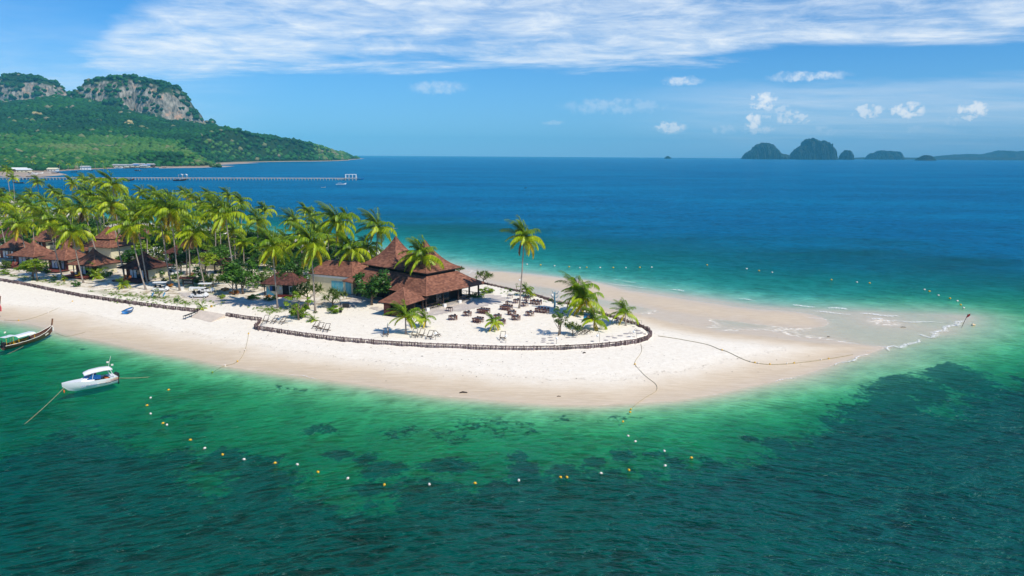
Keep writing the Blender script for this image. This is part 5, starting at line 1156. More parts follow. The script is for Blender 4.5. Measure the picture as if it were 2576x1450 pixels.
def dining(x, y, L, W, nch, where, rz=-27, sides=None, kind='table'):
    p = P3(x, y, 0.0); p = G(x, y, gz(*G(x, y, PZ + .75)) + .75); p = Vector((p[0], p[1], gz(*p)))
    a = math.radians(rz + random.uniform(-4, 4))
    t = thing('dining_table', where, 'table', p, a, 'dark wooden dining tables on the sand')
    MB().box(-L / 2, L / 2, -W / 2, W / 2, .72, .77).build('table_top', M_TTOP, t)
    MB().box(-L / 2 + .06, L / 2 - .06, -W / 2 + .06, W / 2 - .06, .64, .715).build('apron', M_FURN, t)
    lg = MB().box(-.035, .035, -.035, .035, 0, .64).me('leg', M_FURN)
    for sx_ in (-1, 1):
        for sy in (-1, 1): link('leg', lg, t, (sx_ * (L / 2 - .07), sy * (W / 2 - .07), 0))
    k = 0; per = max(1, math.ceil(nch / 2)) if L > 1.5 else 1
    spots = []
    if L > 1.5:
        for i in range((nch + 1) // 2): spots += [((i + .5) / ((nch + 1) // 2) * L - L / 2, -W / 2 - .05, math.pi), ((i + .5) / ((nch + 1) // 2) * L - L / 2, W / 2 + .05, 0)]
    else: spots = [(0, -W / 2 - .02, math.pi), (0, W / 2 + .02, 0), (L / 2 + .02, 0, -math.pi / 2), (-L / 2 - .02, 0, math.pi / 2)]
    short = where.split(' dining table ')[0]
    for i, (cx, cy, r) in enumerate(spots[:nch]):
        v = Matrix.Rotation(a, 3, 'Z') @ Vector((cx, cy, 0))
        c = thing('dining_chair', None, 'chair', (p.x + v.x, p.y + v.y, p.z), a + r + random.uniform(-.08, .08), 'dark wooden chairs pushed up to the dining tables')
        side = 'near' if r == math.pi else ('far' if r == 0 else ('right end' if r < 0 else 'left end'))
        w2 = where.replace('dining table', 'table').replace('farthest back on the left', 'farthest back'); w2 = ' '.join(w2.split()[:7 if L > 1.5 else 9])
        while w2.split()[-1] in ('the', 'of', 'by', 'its', 'on', 'and', 'under', 'from', 'lone', 'small'): w2 = ' '.join(w2.split()[:-1])
        c['label'] = ('%s chair from left, %s side of %s' % (NTH[i // 2], side, w2)) if L > 1.5 else ('chair at the %s of the %s' % (side if 'end' in side else side + ' side', w2))
        put_parts(CH, c)
TB = [((330, 478), .95, .95, 0, 'small bare dining table farthest back on the left'), ((425, 545), 1.1, .95, 2, 'dining table touching the lone tall palm on its left'),
      ((312, 575), 1.15, 1.0, 1, 'larger bare dining table just below the farthest small one'), ((575, 512), 1.5, .95, 2, 'dining table right behind the lone palm, under the narrow palm'), ((545, 590), 1.2, 1.0, 2, 'dining table right of the lone palm trunk'),
      ((712, 562), 2.2, .9, 6, 'long dining table by the back palisade'), ((275, 640), 2.1, 1.1, 8, 'long dining table left of the lone palm foot'), ((355, 715), 1.2, 1.0, 4, 'dining table just below the lone palm foot'),
      ((415, 785), 1.2, .9, 4, 'dining table crowded with chairs right of the splayed palm'), ((612, 725), 1.25, 1.0, 3, 'dining table between the lone palm and the longest table'), ((802, 680), 2.5, .95, 8, 'longest dining table nearest the blue sculpture'),
      ((138, 770), 1.15, 1.0, 3, 'dining table just behind the small splayed palm'), ((205, 845), 1.0, .9, 3, 'dining table overlapped by the small splayed palm')]
for q, L, W, n, w in TB: dining(*zC(*q), L, W, n, w)
zD = lambda x, y: (880.6 + .2169 * x, 566.1 + .2169 * y)
for q, L, W, n, w in [((1152, 958), 1.0, .95, 0, 'bare dining table nearest the pavilion steps'), ((1190, 1052), 1.25, 1.05, 3, 'leftmost dining table with chairs, nearest the bright small palm'), ((1355, 1008), 1.25, 1.0, 3, 'second dining table with chairs from the left'),
                      ((1548, 978), 2.1, 1.05, 8, 'long dining table in the middle of the terrace'), ((1484, 1082), 1.6, 1.0, 6, 'front long dining table left of the splayed palm')]: dining(*zD(*q), L, W, n, w)
# ------------------------------------------------------------------ folding beach chairs
def beach_parts():
    a = MB(); s = .30
    for x in (-s, s): a.bar((x, -.55, .02), (x, .55, .95), .05)
    a.bar((-s, .55, .95), (s, .55, .95), .05); b = MB()
    for x in (-s + .05, s - .05): b.bar((x, .60, .02), (x, -.45, .42), .05)
    b.bar((-s, -.45, .42), (s, -.45, .42), .05); b.bar((-s, .58, .04), (s, .58, .04), .05)
    c = MB()
    for x in (-s - .05, s + .05): c.bar((x, -.15, .45), (x, .32, .50), .06, .04)
    c.bar((-s, -.2, .25), (s, -.2, .25), .045); c.bar((-s, .1, .30), (s, .1, .30), .045)
    return [('back_frame', a.me('back_frame', M_CHW)), ('seat_frame', b.me('seat_frame', M_CHW)), ('arm_rest', c.me('arm_rest', M_CHW))]
M_CHW = mat("weathered_brown_wood", (0.10, 0.065, 0.045), .7, .35, 5)
BC = beach_parts()
def beach_chair(x, y, rz, label, s=1.25):
    o = thing('beach_chair', label, 'beach chair', P3(x, y), rz, 'wooden folding beach chairs facing the sea'); put_parts(BC, o); o.scale = (s, s, s); return o
zE = lambda x, y: (597.6 + .1953 * x, 723.4 + .1953 * y)
for q, rz, l in [((365, 455), -.1, 'leftmost beach chair of the three beside the yellow green shrub'), ((478, 460), -.5, 'middle beach chair of the three beside the yellow green shrub'), ((588, 468), -.6, 'right beach chair of the three beside the yellow green shrub'),
                 ((1012, 528), -.45, 'left beach chair of the close trio behind the curved palisade'), ((1068, 552), -.3, 'middle beach chair of the close trio behind the curved palisade'), ((1150, 568), -.2, 'right beach chair of the close trio behind the curved palisade'),
                 ((1912, 626), 0, 'dark beach chair with a folded white parasol leaning over it'), ((2280, 640), -.2, 'leftmost beach chair of the trio right of the young palm'), ((2370, 638), -.3, 'middle beach chair of the trio right of the young palm'), ((2478, 660), -.3, 'right beach chair of the trio right of the young palm')]: beach_chair(*zE(*q), rz, l)
beach_chair(*zD(1015, 1292), 1.2, 'collapsed beach chair lying beside a white globe lamp', .95); beach_chair(1264.5, 855, -.15, 'lone beach chair by the palisade below the splayed palm')
for i, (x, y) in enumerate(((1456, 841), (1467, 843), (1479, 842))):
    o = beach_chair(x, y, .9 + .1 * i, 'tipped over beach chair, %s of the stack under the screw pine' % ('left', 'middle', 'right')[i]); o.rotation_euler = (R(-18), R(8), .9 + .1 * i); o.location.z += .15
c = P3(*zE(1935, 610)); mb = MB(); mb.tube([(0, 0, 0), (0, 0, 1.0), (.02, 0, 2.0)], [.03, .03, .02], 5); o = thing('folded_parasol', 'closed white parasol standing at the dark beach chair', 'parasol', c); mb.build('pole', M_CHW, o)
MB().tube([(0, 0, .75), (0, 0, 1.2), (.02, 0, 2.0)], [.16, .13, .03], 7).build('canopy', M_FLOATW, o)
o = thing('wooden_chair', 'single dark chair near the back palisade, left of the dark stemmed palm', 'chair', P3(*zC(1898, 895)), .6); put_parts(CH, o); o.scale = (1.1,) * 3
# ------------------------------------------------------------------ globe lamps
M_GLOBE = mat("white_globe", (0.85, 0.85, 0.83), .25, .02, 1); M_IRON = mat("iron_pole", (0.10, 0.09, 0.085), .5, .3, 4)
def lamp(gx, gy, bx, by, label, arm=True):
    b = P3(bx, by); g = Vector(at_depth(gx, gy, b.y)) - b; o = thing('globe_lamp', label, 'lamp', b, 0, 'white globe lamps along the terrace edge')
    if arm:
        t = Vector((0, 0, g.z + .42)); MB().tube([(0, 0, 0), t, t + Vector((g.x * .5, 0, .10)), Vector((g.x, 0, g.z + .3)), Vector((g.x, 0, g.z + .2))], .025, 5).build('pole', M_IRON, o)
    else: MB().tube([(0, 0, 0), g], .03, 5).build('pole', M_IRON, o)
    MB().ball(g, .21, 10, 7).build('globe', M_GLOBE, o, smooth=True)
for q, l, am in [((1020, 1118, 1012, 1200), 'globe lamp on a straight post below the thin leafy trees', False), ((1618, 1080, 1646, 1178), 'bent globe lamp above the middle of the curved palisade', True), ((2155, 1022, 2194, 1108), 'bent globe lamp among the stepping stones near the tip', True),
                 ((2208, 892, 2262, 945), 'bent globe lamp standing on the back palisade near the tip', True), ((1530, 650, 1506, 756), 'globe lamp beside the golden palm clump', False), ((620, 378, 646, 424), 'bent globe lamp behind the narrow upright palm', True), ((950, 482, 958, 600), 'globe lamp left of the blue sculpture', False), ((470, 262, 492, 480), 'tall bent globe lamp at the lone palm trunk', True)]:
    lamp(*zC(*q[:2]), *zC(*q[2:]), l, am)
lamp(880.6 + .2169 * 992, 566.1 + .2169 * 1258, 880.6 + .2169 * 990, 566.1 + .2169 * 1335, 'globe lamp beside the collapsed beach chair', False)
lamp(880.6 + .2169 * 1808, 566.1 + .2169 * 1290, 880.6 + .2169 * 1806, 566.1 + .2169 * 1370, 'dim globe lamp beside the lone beach chair', False)
# blue tree sculpture
c = P3(*zC(985, 668)); mb = MB(); M_TEAL = mat("blue_grey_paint", (0.10, 0.26, 0.36), .7, .3, 4); top = Vector(at_depth(*zC(985, 440), c.y)) - c
mb.tube([(0, 0, -.1), (.08, 0, top.z * .3), (-.06, 0, top.z * .65), (.02, 0, top.z)], [.24, .17, .15, .10], 8)
for a_, z_, l_ in ((0.2, .35, .8), (2.9, .3, .7), (.5, .62, .9), (3.3, .66, .8), (1.4, .9, .6), (5.9, .88, .9), (3.0, .93, .6)):
    q = Vector((0, 0, top.z * z_)); d = Vector((math.cos(a_), math.sin(a_) * .5, .25)); mb.tube([q, q + d * l_ * .6, q + d * l_ * .9 + Vector((0, 0, .4))], [.09, .07, .03], 5)
tag(mb.build('tree_sculpture', M_TEAL, None, c, smooth=True), 'blue grey painted tree stump sculpture with short crooked branches', 'sculpture')
# picture board
c = P3(*zC(1470, 862)); o = thing('picture_board', 'leaning blue and green picture board under the golden palm', 'sign', c, -.15)
m_ = bpy.data.materials.new("sea_picture"); m_.use_nodes = True; t = NT(m_.node_tree); t.n.clear(); tc = t.node('ShaderNodeTexCoord').outputs['Object']; n = t.noise(tc, 1.6, 3)
z_ = t.node('ShaderNodeSeparateXYZ', None, Vector=tc).outputs[2]
cc = t.ramp(t.m('ADD', z_, t.m('MULTIPLY', n.outputs[0], .6)), [(.3, (0.02, 0.25, 0.05)), (.75, (0.02, 0.35, 0.42)), (1, (0.02, 0.13, 0.45))]); d_ = t.vm('LENGTH', t.vm('SUBTRACT', tc, (.15, 0, .75)))
cc = t.mix(t.rng(d_, .30, .2), cc, (0.75, 0.45, 0.3)); b_ = t.node('ShaderNodeBsdfPrincipled', None, Base_Color=cc, Roughness=.5); t.l.new(b_.outputs[0], t.node('ShaderNodeOutputMaterial').inputs[0])
pb = MB().box(-.75, .75, -.03, .03, .15, 1.35).build('panel', m_, o); pb.rotation_euler = (R(-14), R(4), 0)
for x in (-.6, .6): MB().bar((x, .6, 0), (x, .08, 1.3), .05).build('leg', M_DKWOOD, o)
# stepping stones
M_STEP = mat("stepping_stone", (0.38, 0.34, 0.33), .9, .2, 2)
zF = lambda x, y: zC(x, y)
SS = [(825, 1120, 1), (925, 1108, 1.2), (830, 1145, 1.2), (820, 1175, 1.1), (935, 1150, 1.3), (950, 1195, .9), (700, 1188, .5), (580, 1168, .6), (205, 1178, .8), (1540, 1163, .9), (1740, 1148, 1.2), (1775, 1095, 1.2), (1870, 1112, 1.4), (1835, 1088, .6), (1950, 1082, 1.3), (2040, 1052, 1.3), (2100, 1043, 1.3), (2080, 1097, 1), (2150, 1098, .7), (2230, 1045, 1.6), (2205, 1005, 1.6), (2150, 950, .8), (2310, 1052, .8), (1180, 1108, 1.2), (1265, 1105, 1.2), (1300, 1075, 1), (890, 1195, .7), (2272, 1030, .8)]
for n_ss, (x, y, s) in enumerate(sorted(SS)):
    p = P3(*zF(x, y)); mb = MB(); n = 9; rr = [s * .36 * random.uniform(.75, 1.15) for _ in range(n)]; a0 = random.random()
    V = [(math.cos(a0 + 6.283 * i / n) * rr[i], math.sin(a0 + 6.283 * i / n) * rr[i] * .8, z) for z in (-.1, .04) for i in range(n)]
    mb.add(V, [tuple(range(n, 2 * n))] + [(i, (i + 1) % n, n + (i + 1) % n, n + i) for i in range(n)])
    kx = n_ss; tag(mb.build('stepping_stone', M_STEP, None, p), '%s grey stepping stone, %s from the left along the palisade' % ('small' if s < .85 else ('large' if s > 1.25 else 'middling'), (NTH + ['thirteenth', 'fourteenth', 'fifteenth', 'sixteenth', 'seventeenth', 'eighteenth', 'nineteenth', 'twentieth', 'twenty first', 'twenty second', 'twenty third', 'twenty fourth', 'twenty fifth', 'twenty sixth', 'twenty seventh', 'twenty eighth'])[kx]), 'stone', 'stepping stones in the sand along the palisade')
# leaf litter and small debris on the sand
def debris(name, x, y, sx_, sy, label, rz=0, mt=None, cat='driftwood', h=.12):
    p = P3(x, y); mb = MB(); mb.tube([(-sx_ / 2, 0, 0), (-sx_ * .1, sy * .3, h), (sx_ / 2, 0, h * .5)], [h * .9, h, h * .6], 5); tag(mb.build(name, mt or M_DKWOOD, None, p, rz), label, cat)
debris('driftwood', 1166, 989, 1.0, .2, 'dark driftwood log at the edge of the near water')
debris('driftwood', 1406, 998, .5, .1, 'short dark driftwood stick on the wet sand', h=.06); debris('driftwood', 1470, 889, .45, .2, 'small dark leaf heap below the curved palisade', .4); debris('driftwood', 868 + 640, 1000, .01, .01, 'x') if False else None
debris('driftwood', 2084, 848, .5, .1, 'dark stick on the right part of the spit', h=.06); debris('driftwood', 2272, 824, 1.0, .3, 'twisted weed bundle in the shallows of the spit tip', h=.07); debris('driftwood', 1062, 897, .35, .1, 'little dark twig on the near beach', h=.05)
debris('driftwood', 2183, 886, 1.1, .1, 'thin pale stick where the beach narrows', .5, M_GRAYWOOD, h=.05)
# ------------------------------------------------------------------ ropes with floats on the beach
def rope(pts, label, r=.035, z=None, floats=(), fs=.13):
    P = [P3(x, y, .04) if z is None else Vector((*G(x, y, zz_), zz_)) for (x, y), zz_ in zip(pts, z or [0] * len(pts))]
    Q = []
    for i in range(len(P) - 1):
        p0, p1, p2, p3 = P[max(i - 1, 0)], P[i], P[i + 1], P[min(i + 2, len(P) - 1)]
        for k in range(4):
            t_ = k / 4; Q.append(.5 * ((2 * p1) + (p2 - p0) * t_ + (2 * p0 - 5 * p1 + 4 * p2 - p3) * t_ ** 2 + (3 * p1 - p0 - 3 * p2 + p3) * t_ ** 3))
    Q.append(P[-1]); o = thing('float_rope', label, 'rope', (0, 0, 0)); MB().tube(Q, r, 4).build('rope', M_ROPE, o)
    for i, f in enumerate(floats):
        j = f * (len(Q) - 1); q = Q[int(j)].lerp(Q[min(int(j) + 1, len(Q) - 1)], j - int(j)); MB().ball(q + Vector((0, 0, .06)), fs, 7, 5).build('float', (M_YEL, M_FLOATW)[i % 2], o, smooth=True)
    return o
rope([(1655, 846), (1690, 851), (1725, 857), (1780, 868), (1810, 880), (1830, 886), (1870, 905), (1900, 914), (1940, 918), (1985, 916), (2040, 910), (2095, 902), (2145, 893)], 'long weed covered float rope snaking across the right beach', .05, floats=(.36, .55, .58, .60, .66, .74, .77, .87, .90))
rope([(1612, 866), (1614, 885), (1598, 910), (1600, 922), (1625, 948), (1650, 968), (1650, 985), (1625, 1000), (1600, 1018), (1585, 1034)], 'thin float rope running from the palisade tip to the near water', .03, floats=(.30, .34, .98))
rope([(626, 836), (624, 850), (617, 880), (606, 902), (590, 915), (560, 923), (532, 940)], 'float rope from the slatted gate down to the near water', .03, floats=(.08, .35, .6, .8, .98))
rope([(10, 806), (62, 806), (122, 787), (185, 758)], 'float rope lying across the left beach behind the longtail boats', .03, floats=(.25, .66, .98))
rope([(140, 838), (165, 847), (190, 843), (215, 836)], 'mooring line from the longtail prow to a beach anchor', .025)
# ------------------------------------------------------------------ floats on the water
def buoy(x, y, label, s=.17, mt=M_YEL, grp_='yellow and white floats in the near water'):
    p = G(x, y, 0.0); o = thing('float_buoy', label, 'buoy', (p[0], p[1], .03), random.random() * 6, grp_)
    MB().tube([(-s * 1.0, 0, .02), (-s * .7, 0, .02), (s * .7, 0, .02), (s * 1.0, 0, .02)], [s * .55, s * .95, s * .95, s * .55], 8).build('float', mt, o, smooth=True)
    MB().tube([(-s * 1.8, .02, -.02), (s * 1.8, -.03, -.02)], .025, 4).build('rope', M_ROPE, o)
NB = [(424, 982, 1), (379, 1002, 0), (370, 1021, 1), (379, 1042, 0), (410, 1066, 1), (420, 1070, 0), (479, 1108, 1), (515, 1129, 0), (560, 1145, 1), (614, 1157, 0), (692, 1166, 1), (748, 1170, 0), (800, 1189, 1), (875, 1205, 0), (967, 1221, 1), (1080, 1220, 0), (1195, 1217, 1), (1305, 1210, 0), (1410, 1202, 1), (1426, 1202, 1), (1512, 1192, 0), (1582, 1184, 1), (1673, 1173, 0), (1585, 1038, 1), (1567, 1062, 1), (1580, 1098, 0), (1598, 1112, 0), (1671, 1136, 0), (1739, 1153, 1)]
for i, (x, y, c) in enumerate(NB):
    col = 'yellow' if c else 'white'
    if i < 23: l = '%s float, %s along the curved float line counted from the speedboat' % (col, (NTH + ['thirteenth', 'fourteenth', 'fifteenth', 'sixteenth', 'seventeenth', 'eighteenth', 'nineteenth', 'twentieth', 'twenty first', 'twenty second', 'twenty third'])[i])
    else: l = '%s float, %s out from the beach on the rope off the palisade tip' % (col, NTH[i - 23])
    buoy(x, y, l, .125, M_YEL if c else M_FLOATW)
FB = [zC(*q) for q in ((580, 32), (780, 40), (985, 55), (1200, 68), (1357, 83), (1458, 77), (1655, 80), (1848, 80), (2035, 82), (2240, 77), (2415, 75))] + [(1509.6 + .4141 * x, 566.1 + .4141 * y) for x, y in ((650, 245), (890, 268), (965, 280), (1045, 290), (1405, 335), (1560, 350), (1637, 355), (1970, 395), (2000, 405), (2055, 430), (2125, 448), (2170, 464), (2190, 487), (2208, 506))]
ORD = NTH + ['thirteenth', 'fourteenth', 'fifteenth', 'sixteenth', 'seventeenth', 'eighteenth', 'nineteenth', 'twentieth', 'twenty first', 'twenty second', 'twenty third', 'twenty fourth', 'twenty fifth']
for i, (x, y) in enumerate(FB): buoy(x, y, '%s tiny float from the left in the line behind the spit' % ORD[i], .20, M_YEL if i % 2 else M_FLOATW, 'tiny floats in the water behind the spit')
p = Vector((*G(2417, 823, 0), 0)); q = Vector(at_depth(2435, 791, p.y)) - p; o = thing('flag_pole_marker', 'leaning marker pole with a dark red flag at the spit tip', 'marker', p); MB().tube([(0, 0, -.5), q], .04, 5).build('pole', M_DKWOOD, o)
MB().add([q + Vector((0, 0, -.05)), q + Vector((.55, .1, .1)), q + Vector((.45, .1, -.35)), q + Vector((-.25, 0, -.75))], [(0, 1, 2, 3)]).build('flag', mat("dark_red_cloth", (0.22, 0.015, 0.02), .8), o)
p = G(2446, 818, 0); o = thing('float_bundle', 'bundle of yellow floats bobbing beside the flag marker', 'buoys', (*p, .05))
for k in range(7): MB().ball((random.uniform(-.4, .4), random.uniform(-.4, .4), .03), .15, 7, 5).build('float', M_YEL if k % 3 else M_FLOATW, o, smooth=True)
# small wave crests and foam where the sea runs over the bar and the tip
m_ = bpy.data.materials.new("foam"); m_.use_nodes = True; t = NT(m_.node_tree); t.n.clear(); pos = t.node('ShaderNodeNewGeometry').outputs['Position']
n = t.noise(pos, 3.2, 5, .7); uvx = t.node('ShaderNodeAttribute', {'attribute_name': 'edge'}).outputs['Fac']
al = t.m('MULTIPLY', t.rng(n.outputs[0], .42, .56), uvx); tr = t.node('ShaderNodeBsdfTransparent'); df = t.node('ShaderNodeBsdfDiffuse', None, Color=(0.85, 0.85, 0.83, 1)); ms = t.node('ShaderNodeMixShader', None, Fac=al)
t.l.new(tr.outputs[0], ms.inputs[1]); t.l.new(df.outputs[0], ms.inputs[2]); t.l.new(ms.outputs[0], t.node('ShaderNodeOutputMaterial').inputs[0]); M_FOAM = m_
FV = []; FF = []; FE = []
def foam(pts, w, z=.06):
    P = W2(pts, 0.0); Q = []
    for a, b in zip(P[:-1], P[1:]):
        n = max(2, int(np.linalg.norm(b - a) / .8)); Q += [a + (b - a) * i / n for i in range(n)]
    Q.append(P[-1]); Q = np.array(Q); n = len(Q)
    for i, q in enumerate(Q):
        d = Q[min(i + 1, n - 1)] - Q[max(i - 1, 0)]; d = d / np.linalg.norm(d); nn = np.array([-d[1], d[0]]); ww = w * (.4 + .9 * math.sin(math.pi * (i + .5) / n)) * random.uniform(.7, 1.3)
        off = nn * .35 * math.sin(i * .9)
        for s in (-1, 0, 1): FV.append((*(q + off + nn * ww * s), z + (.05 if s == 0 else 0))); FE.append(1.0 if s == 0 else 0.0)
        if i: b = len(FV) - 6; FF.extend([(b, b + 1, b + 4, b + 3), (b + 1, b + 2, b + 5, b + 4)])
for pts, w in [([(1687, 729), (1722, 733)], .5), ([(1995, 768), (2020, 772), (2050, 774)], .8), ([(2083, 776), (2130, 778)], .9), ([(2047, 784), (2090, 788), (2140, 792)], .6), ([(2163, 790), (2210, 793), (2262, 797)], .8), ([(2192, 803), (2222, 804)], .8), ([(2230, 808), (2300, 811), (2370, 812)], .4), ([(1510, 712), (1560, 718), (1640, 727)], .3), ([(1545, 704), (1600, 712)], .2),
               ([(2237, 884), (2236, 876), (2248, 871), (2262, 874), (2290, 868), (2312, 856)], .6), ([(2312, 842), (2325, 848), (2340, 850), (2352, 842), (2372, 830), (2395, 822)], .6), ([(2376, 828), (2400, 818), (2425, 808)], .7), ([(2100, 920), (2140, 908), (2180, 893)], .22), ([(1950, 962), (2000, 952)], .2), ([(1960, 785), (2010, 800), (2100, 806)], .15), ([(1400, 700), (1450, 706), (1500, 716)], .2), ([(1260, 694), (1300, 700)], .15), ([(730, 945), (800, 953)], .18), ([(2240, 808), (2180, 800)], .2), ([(1860, 752), (1900, 758)], .35), ([(1100, 668), (1140, 676)], .25), ([(970, 573), (1000, 576)], .8)]: foam(pts, w)
me_ = mesh("foam", FV, FF, [M_FOAM]); attr(me_, 'edge', FE); tag(link("foam", me_), kind='stuff')
# ------------------------------------------------------------------ boats
def hull(st, name, mats, parent=None, n=9):
    """st: stations (x, half beam, keel z, sheer z, chine); closed outer skin with deck-less top"""
    V = []; F = []; mi = []
    for (x, b, kz, sz, ch) in st:
        for s in (-1, 1):
            prof = [(0, kz), (b * ch, kz + (sz - kz) * .28), (b * .93, kz + (sz - kz) * .62), (b, sz)]
            V += [(x, s * y, z) for y, z in prof]
    m_ = len(st)
    for i in range(m_ - 1):
        for s in (0, 1):
            for k in range(3):
                a = i * 8 + s * 4 + k; q = (a, a + 8, a + 9, a + 1); F.append(q if s == 0 else q[::-1]); mi.append(0 if k == 0 else 1 if k == 1 else 2)
    F.append((3, 2, 1, 0, 4, 5, 6, 7)[:8]); mi.append(1)
    return link(name, mesh(name, V, F, mats, True, mi), parent)
def sheet(st, z, name, mt, parent, inset=.0):
    V = []; F = []
    for (x, b, kz, sz, ch) in st: V += [(x, -b + inset, sz + z), (x, b - inset, sz + z)]
    for i in range(len(st) - 1): F.append((i * 2, i * 2 + 2, i * 2 + 3, i * 2 + 1))
    return link(name, mesh(name, V, F, [mt]), parent)
a = Vector((*G(302, 962, 0), 0)); b = Vector((*G(168, 992, 0), 0)); d = b - a; L = d.length
a = Vector((*G(292, 962, 0), 0)); L = (b - a).length + .3
SB = thing('speedboat', 'white speedboat with hard top and orange black side stripes moored off the beach', 'boat', a, math.atan2(d.y, d.x))
s = L / 8.2
ST = [(0, 1.25, -.15, 1.05, .8), (1.2, 1.35, -.2, 1.1, .8), (3.2, 1.38, -.2, 1.18, .75), (5.0, 1.2, -.15, 1.28, .6), (6.4, .85, 0, 1.38, .45), (7.4, .42, .35, 1.46, .3), (8.2, .03, 1.0, 1.52, .3)]
h = hull(ST, 'hull', [M_GRP, M_GRP, M_GRP], SB)
dk = MB(); 
sheet(ST[3:], .01, 'foredeck', M_GRP, SB); sheet(ST[:2], .01, 'stern_deck', M_GRP, SB); sheet(ST[1:4], -.55, 'cockpit_floor', M_STONE, SB)
dk.add([(3.6, -1.05, 1.12), (3.6, 1.05, 1.12), (5.9, .62, 1.2), (5.9, -.62, 1.2), (3.6, -.85, 1.5), (3.6, .85, 1.5), (4.9, .55, 1.52), (4.9, -.55, 1.52)], [(0, 4, 7, 3), (1, 2, 6, 5), (3, 7, 6, 2), (4, 5, 6, 7)]); dk.build('cabin_top', M_GRP, SB)
ws = MB(); ws.add([(4.75, -.62, 1.53), (4.75, .62, 1.53), (4.0, .8, 2.05), (4.0, -.8, 2.05), (2.6, -1.12, 1.2), (4.75, -.78, 1.38), (3.9, -.95, 2.0), (2.6, -1.08, 1.75), (2.6, 1.12, 1.2), (4.75, .78, 1.38), (3.9, .95, 2.0), (2.6, 1.08, 1.75)], [(0, 1, 2, 3), (4, 5, 6, 7), (9, 8, 11, 10)]); ws.build('windscreen', M_BLUEGL, SB)
rf = MB(); RV = []
for i, (x, w, z) in enumerate([(.6, .85, 2.2), (.9, 1.15, 2.32), (2.2, 1.22, 2.42), (3.8, 1.15, 2.38), (4.7, .85, 2.22), (4.95, .5, 2.12)]): RV += [(x, -w, z - .12), (x, -w * .6, z + .06), (x, 0, z + .1), (x, w * .6, z + .06), (x, w, z - .12)]
rf.add(RV, [(i * 5 + k, i * 5 + 5 + k, i * 5 + 6 + k, i * 5 + 1 + k) for i in range(5) for k in range(4)]); rf.add([(p[0], p[1] * .98, p[2] - .08) for p in RV], [(i * 5 + 1 + k, i * 5 + 6 + k, i * 5 + 5 + k, i * 5 + k) for i in range(5) for k in range(4)]); rf.build('hard_top', M_GRP, SB, smooth=True)
for y in (-1.1, 1.1): MB().bar((.5, y, 1.0), (1.1, y * .98, 2.2), .30, .08).build('roof_leg', M_GRP, SB); MB().bar((3.9, y * .85, 1.4), (3.6, y * .9, 2.28), .06).build('roof_post', M_GRP, SB)
for k in range(3): MB().box(1.2 + k * .8, 1.7 + k * .8, -.9, .9, .55, .95).build('seat', M_DARK if k else M_ORANGE, SB)
MB().box(5.9, 6.5, -.3, .3, 1.24, 1.32).build('bow_hatch', mat("dark_red_cushion", (0.20, 0.02, 0.02), .6), SB)
for y in (-.5, 0, .5): e = MB(); e.box(-.45, -.05, y - .16, y + .16, .75, 1.35); e.box(-.35, -.12, y - .07, y + .07, -.2, .75); e.build('outboard_motor', M_BLACK, SB)
for c_, z0, z1, mt_ in (('b', .42, .60, M_BLACK), ('o', .61, .78, M_ORANGE), ('y', .79, .92, M_YEL)):
    for sgn in (-1, 1):
        V = []; 
        for x in (0.02, .8, 1.6, 2.4, 3.1):
            t_ = x / 3.1; V += [(x, sgn * (1.36 + .0 * (1 - t_)) , z0 + (.05 * (1 - t_) if 1 else 0) + t_ * -.2 + (.1)), (x, sgn * (1.40 + .0 * (1 - t_)), z0 + (z1 - z0) * (1 - t_) + t_ * -.2 + .1)]
        F = [(i * 2, i * 2 + 2, i * 2 + 3, i * 2 + 1) for i in range(4)]; MB().add(V, F).build('hull_stripe', mt_, SB)
wr = MB()
for k in range(15):
    if k == 7: continue
    x = 3.4 + k * .16; y = 1.36 - max(0, (x - 3.9)) * .17; wr.box(x, x + random.choice((.07, .10)), y, y + .03, .60, .60 + random.choice((.13, .18)))
wr.build('hull_lettering', mat("faded_blue_lettering", (0.25, 0.33, 0.48), .6), SB)
for x, y, hgt, fl in ((.9, -.9, .7, 1), (.8, .9, .6, 1), (1.0, 0, 1.5, 0)):
    MB().tube([(x, y, 2.3), (x - (0.6 if not fl else 0), y, 2.3 + hgt)], .035 if not fl else .02, 4).build('mast', M_FLOATW if not fl else M_IRON, SB)
    if fl: MB().add([(x, y, 2.3 + hgt), (x - .38, y + .05, 2.3 + hgt - .03), (x - .36, y + .05, 2.3 + hgt - .25), (x, y, 2.3 + hgt - .24)], [(0, 1, 2, 3)]).build('flag', M_FLOATW, SB)
MB().ball((7.9, -.35, .25), .13, 7, 5, sz=2.0).build('fender', M_ORANGE, SB)
SB.scale = (s, s, s * 1.28)
def line(p, q, sag, label, r=.03):
    pts = [p.lerp(q, i / 8) + Vector((0, 0, -sag * 4 * (i / 8) * (1 - i / 8))) for i in range(9)]; tag(MB().tube(pts, r, 4).build('mooring_line', M_ROPE, None), label, 'rope')
bow = a + (b - a).normalized() * (8.1 * s) + Vector((0, 0, .9)); line(bow, Vector((*G(40, 1083, 0), -.1)), .15, 'mooring line running from the speedboat bow to the lower left')
line(a + Vector((0, 0, .6)), Vector((*G(385, 947, 0), -.05)), .1, 'mooring line running right from the speedboat stern')
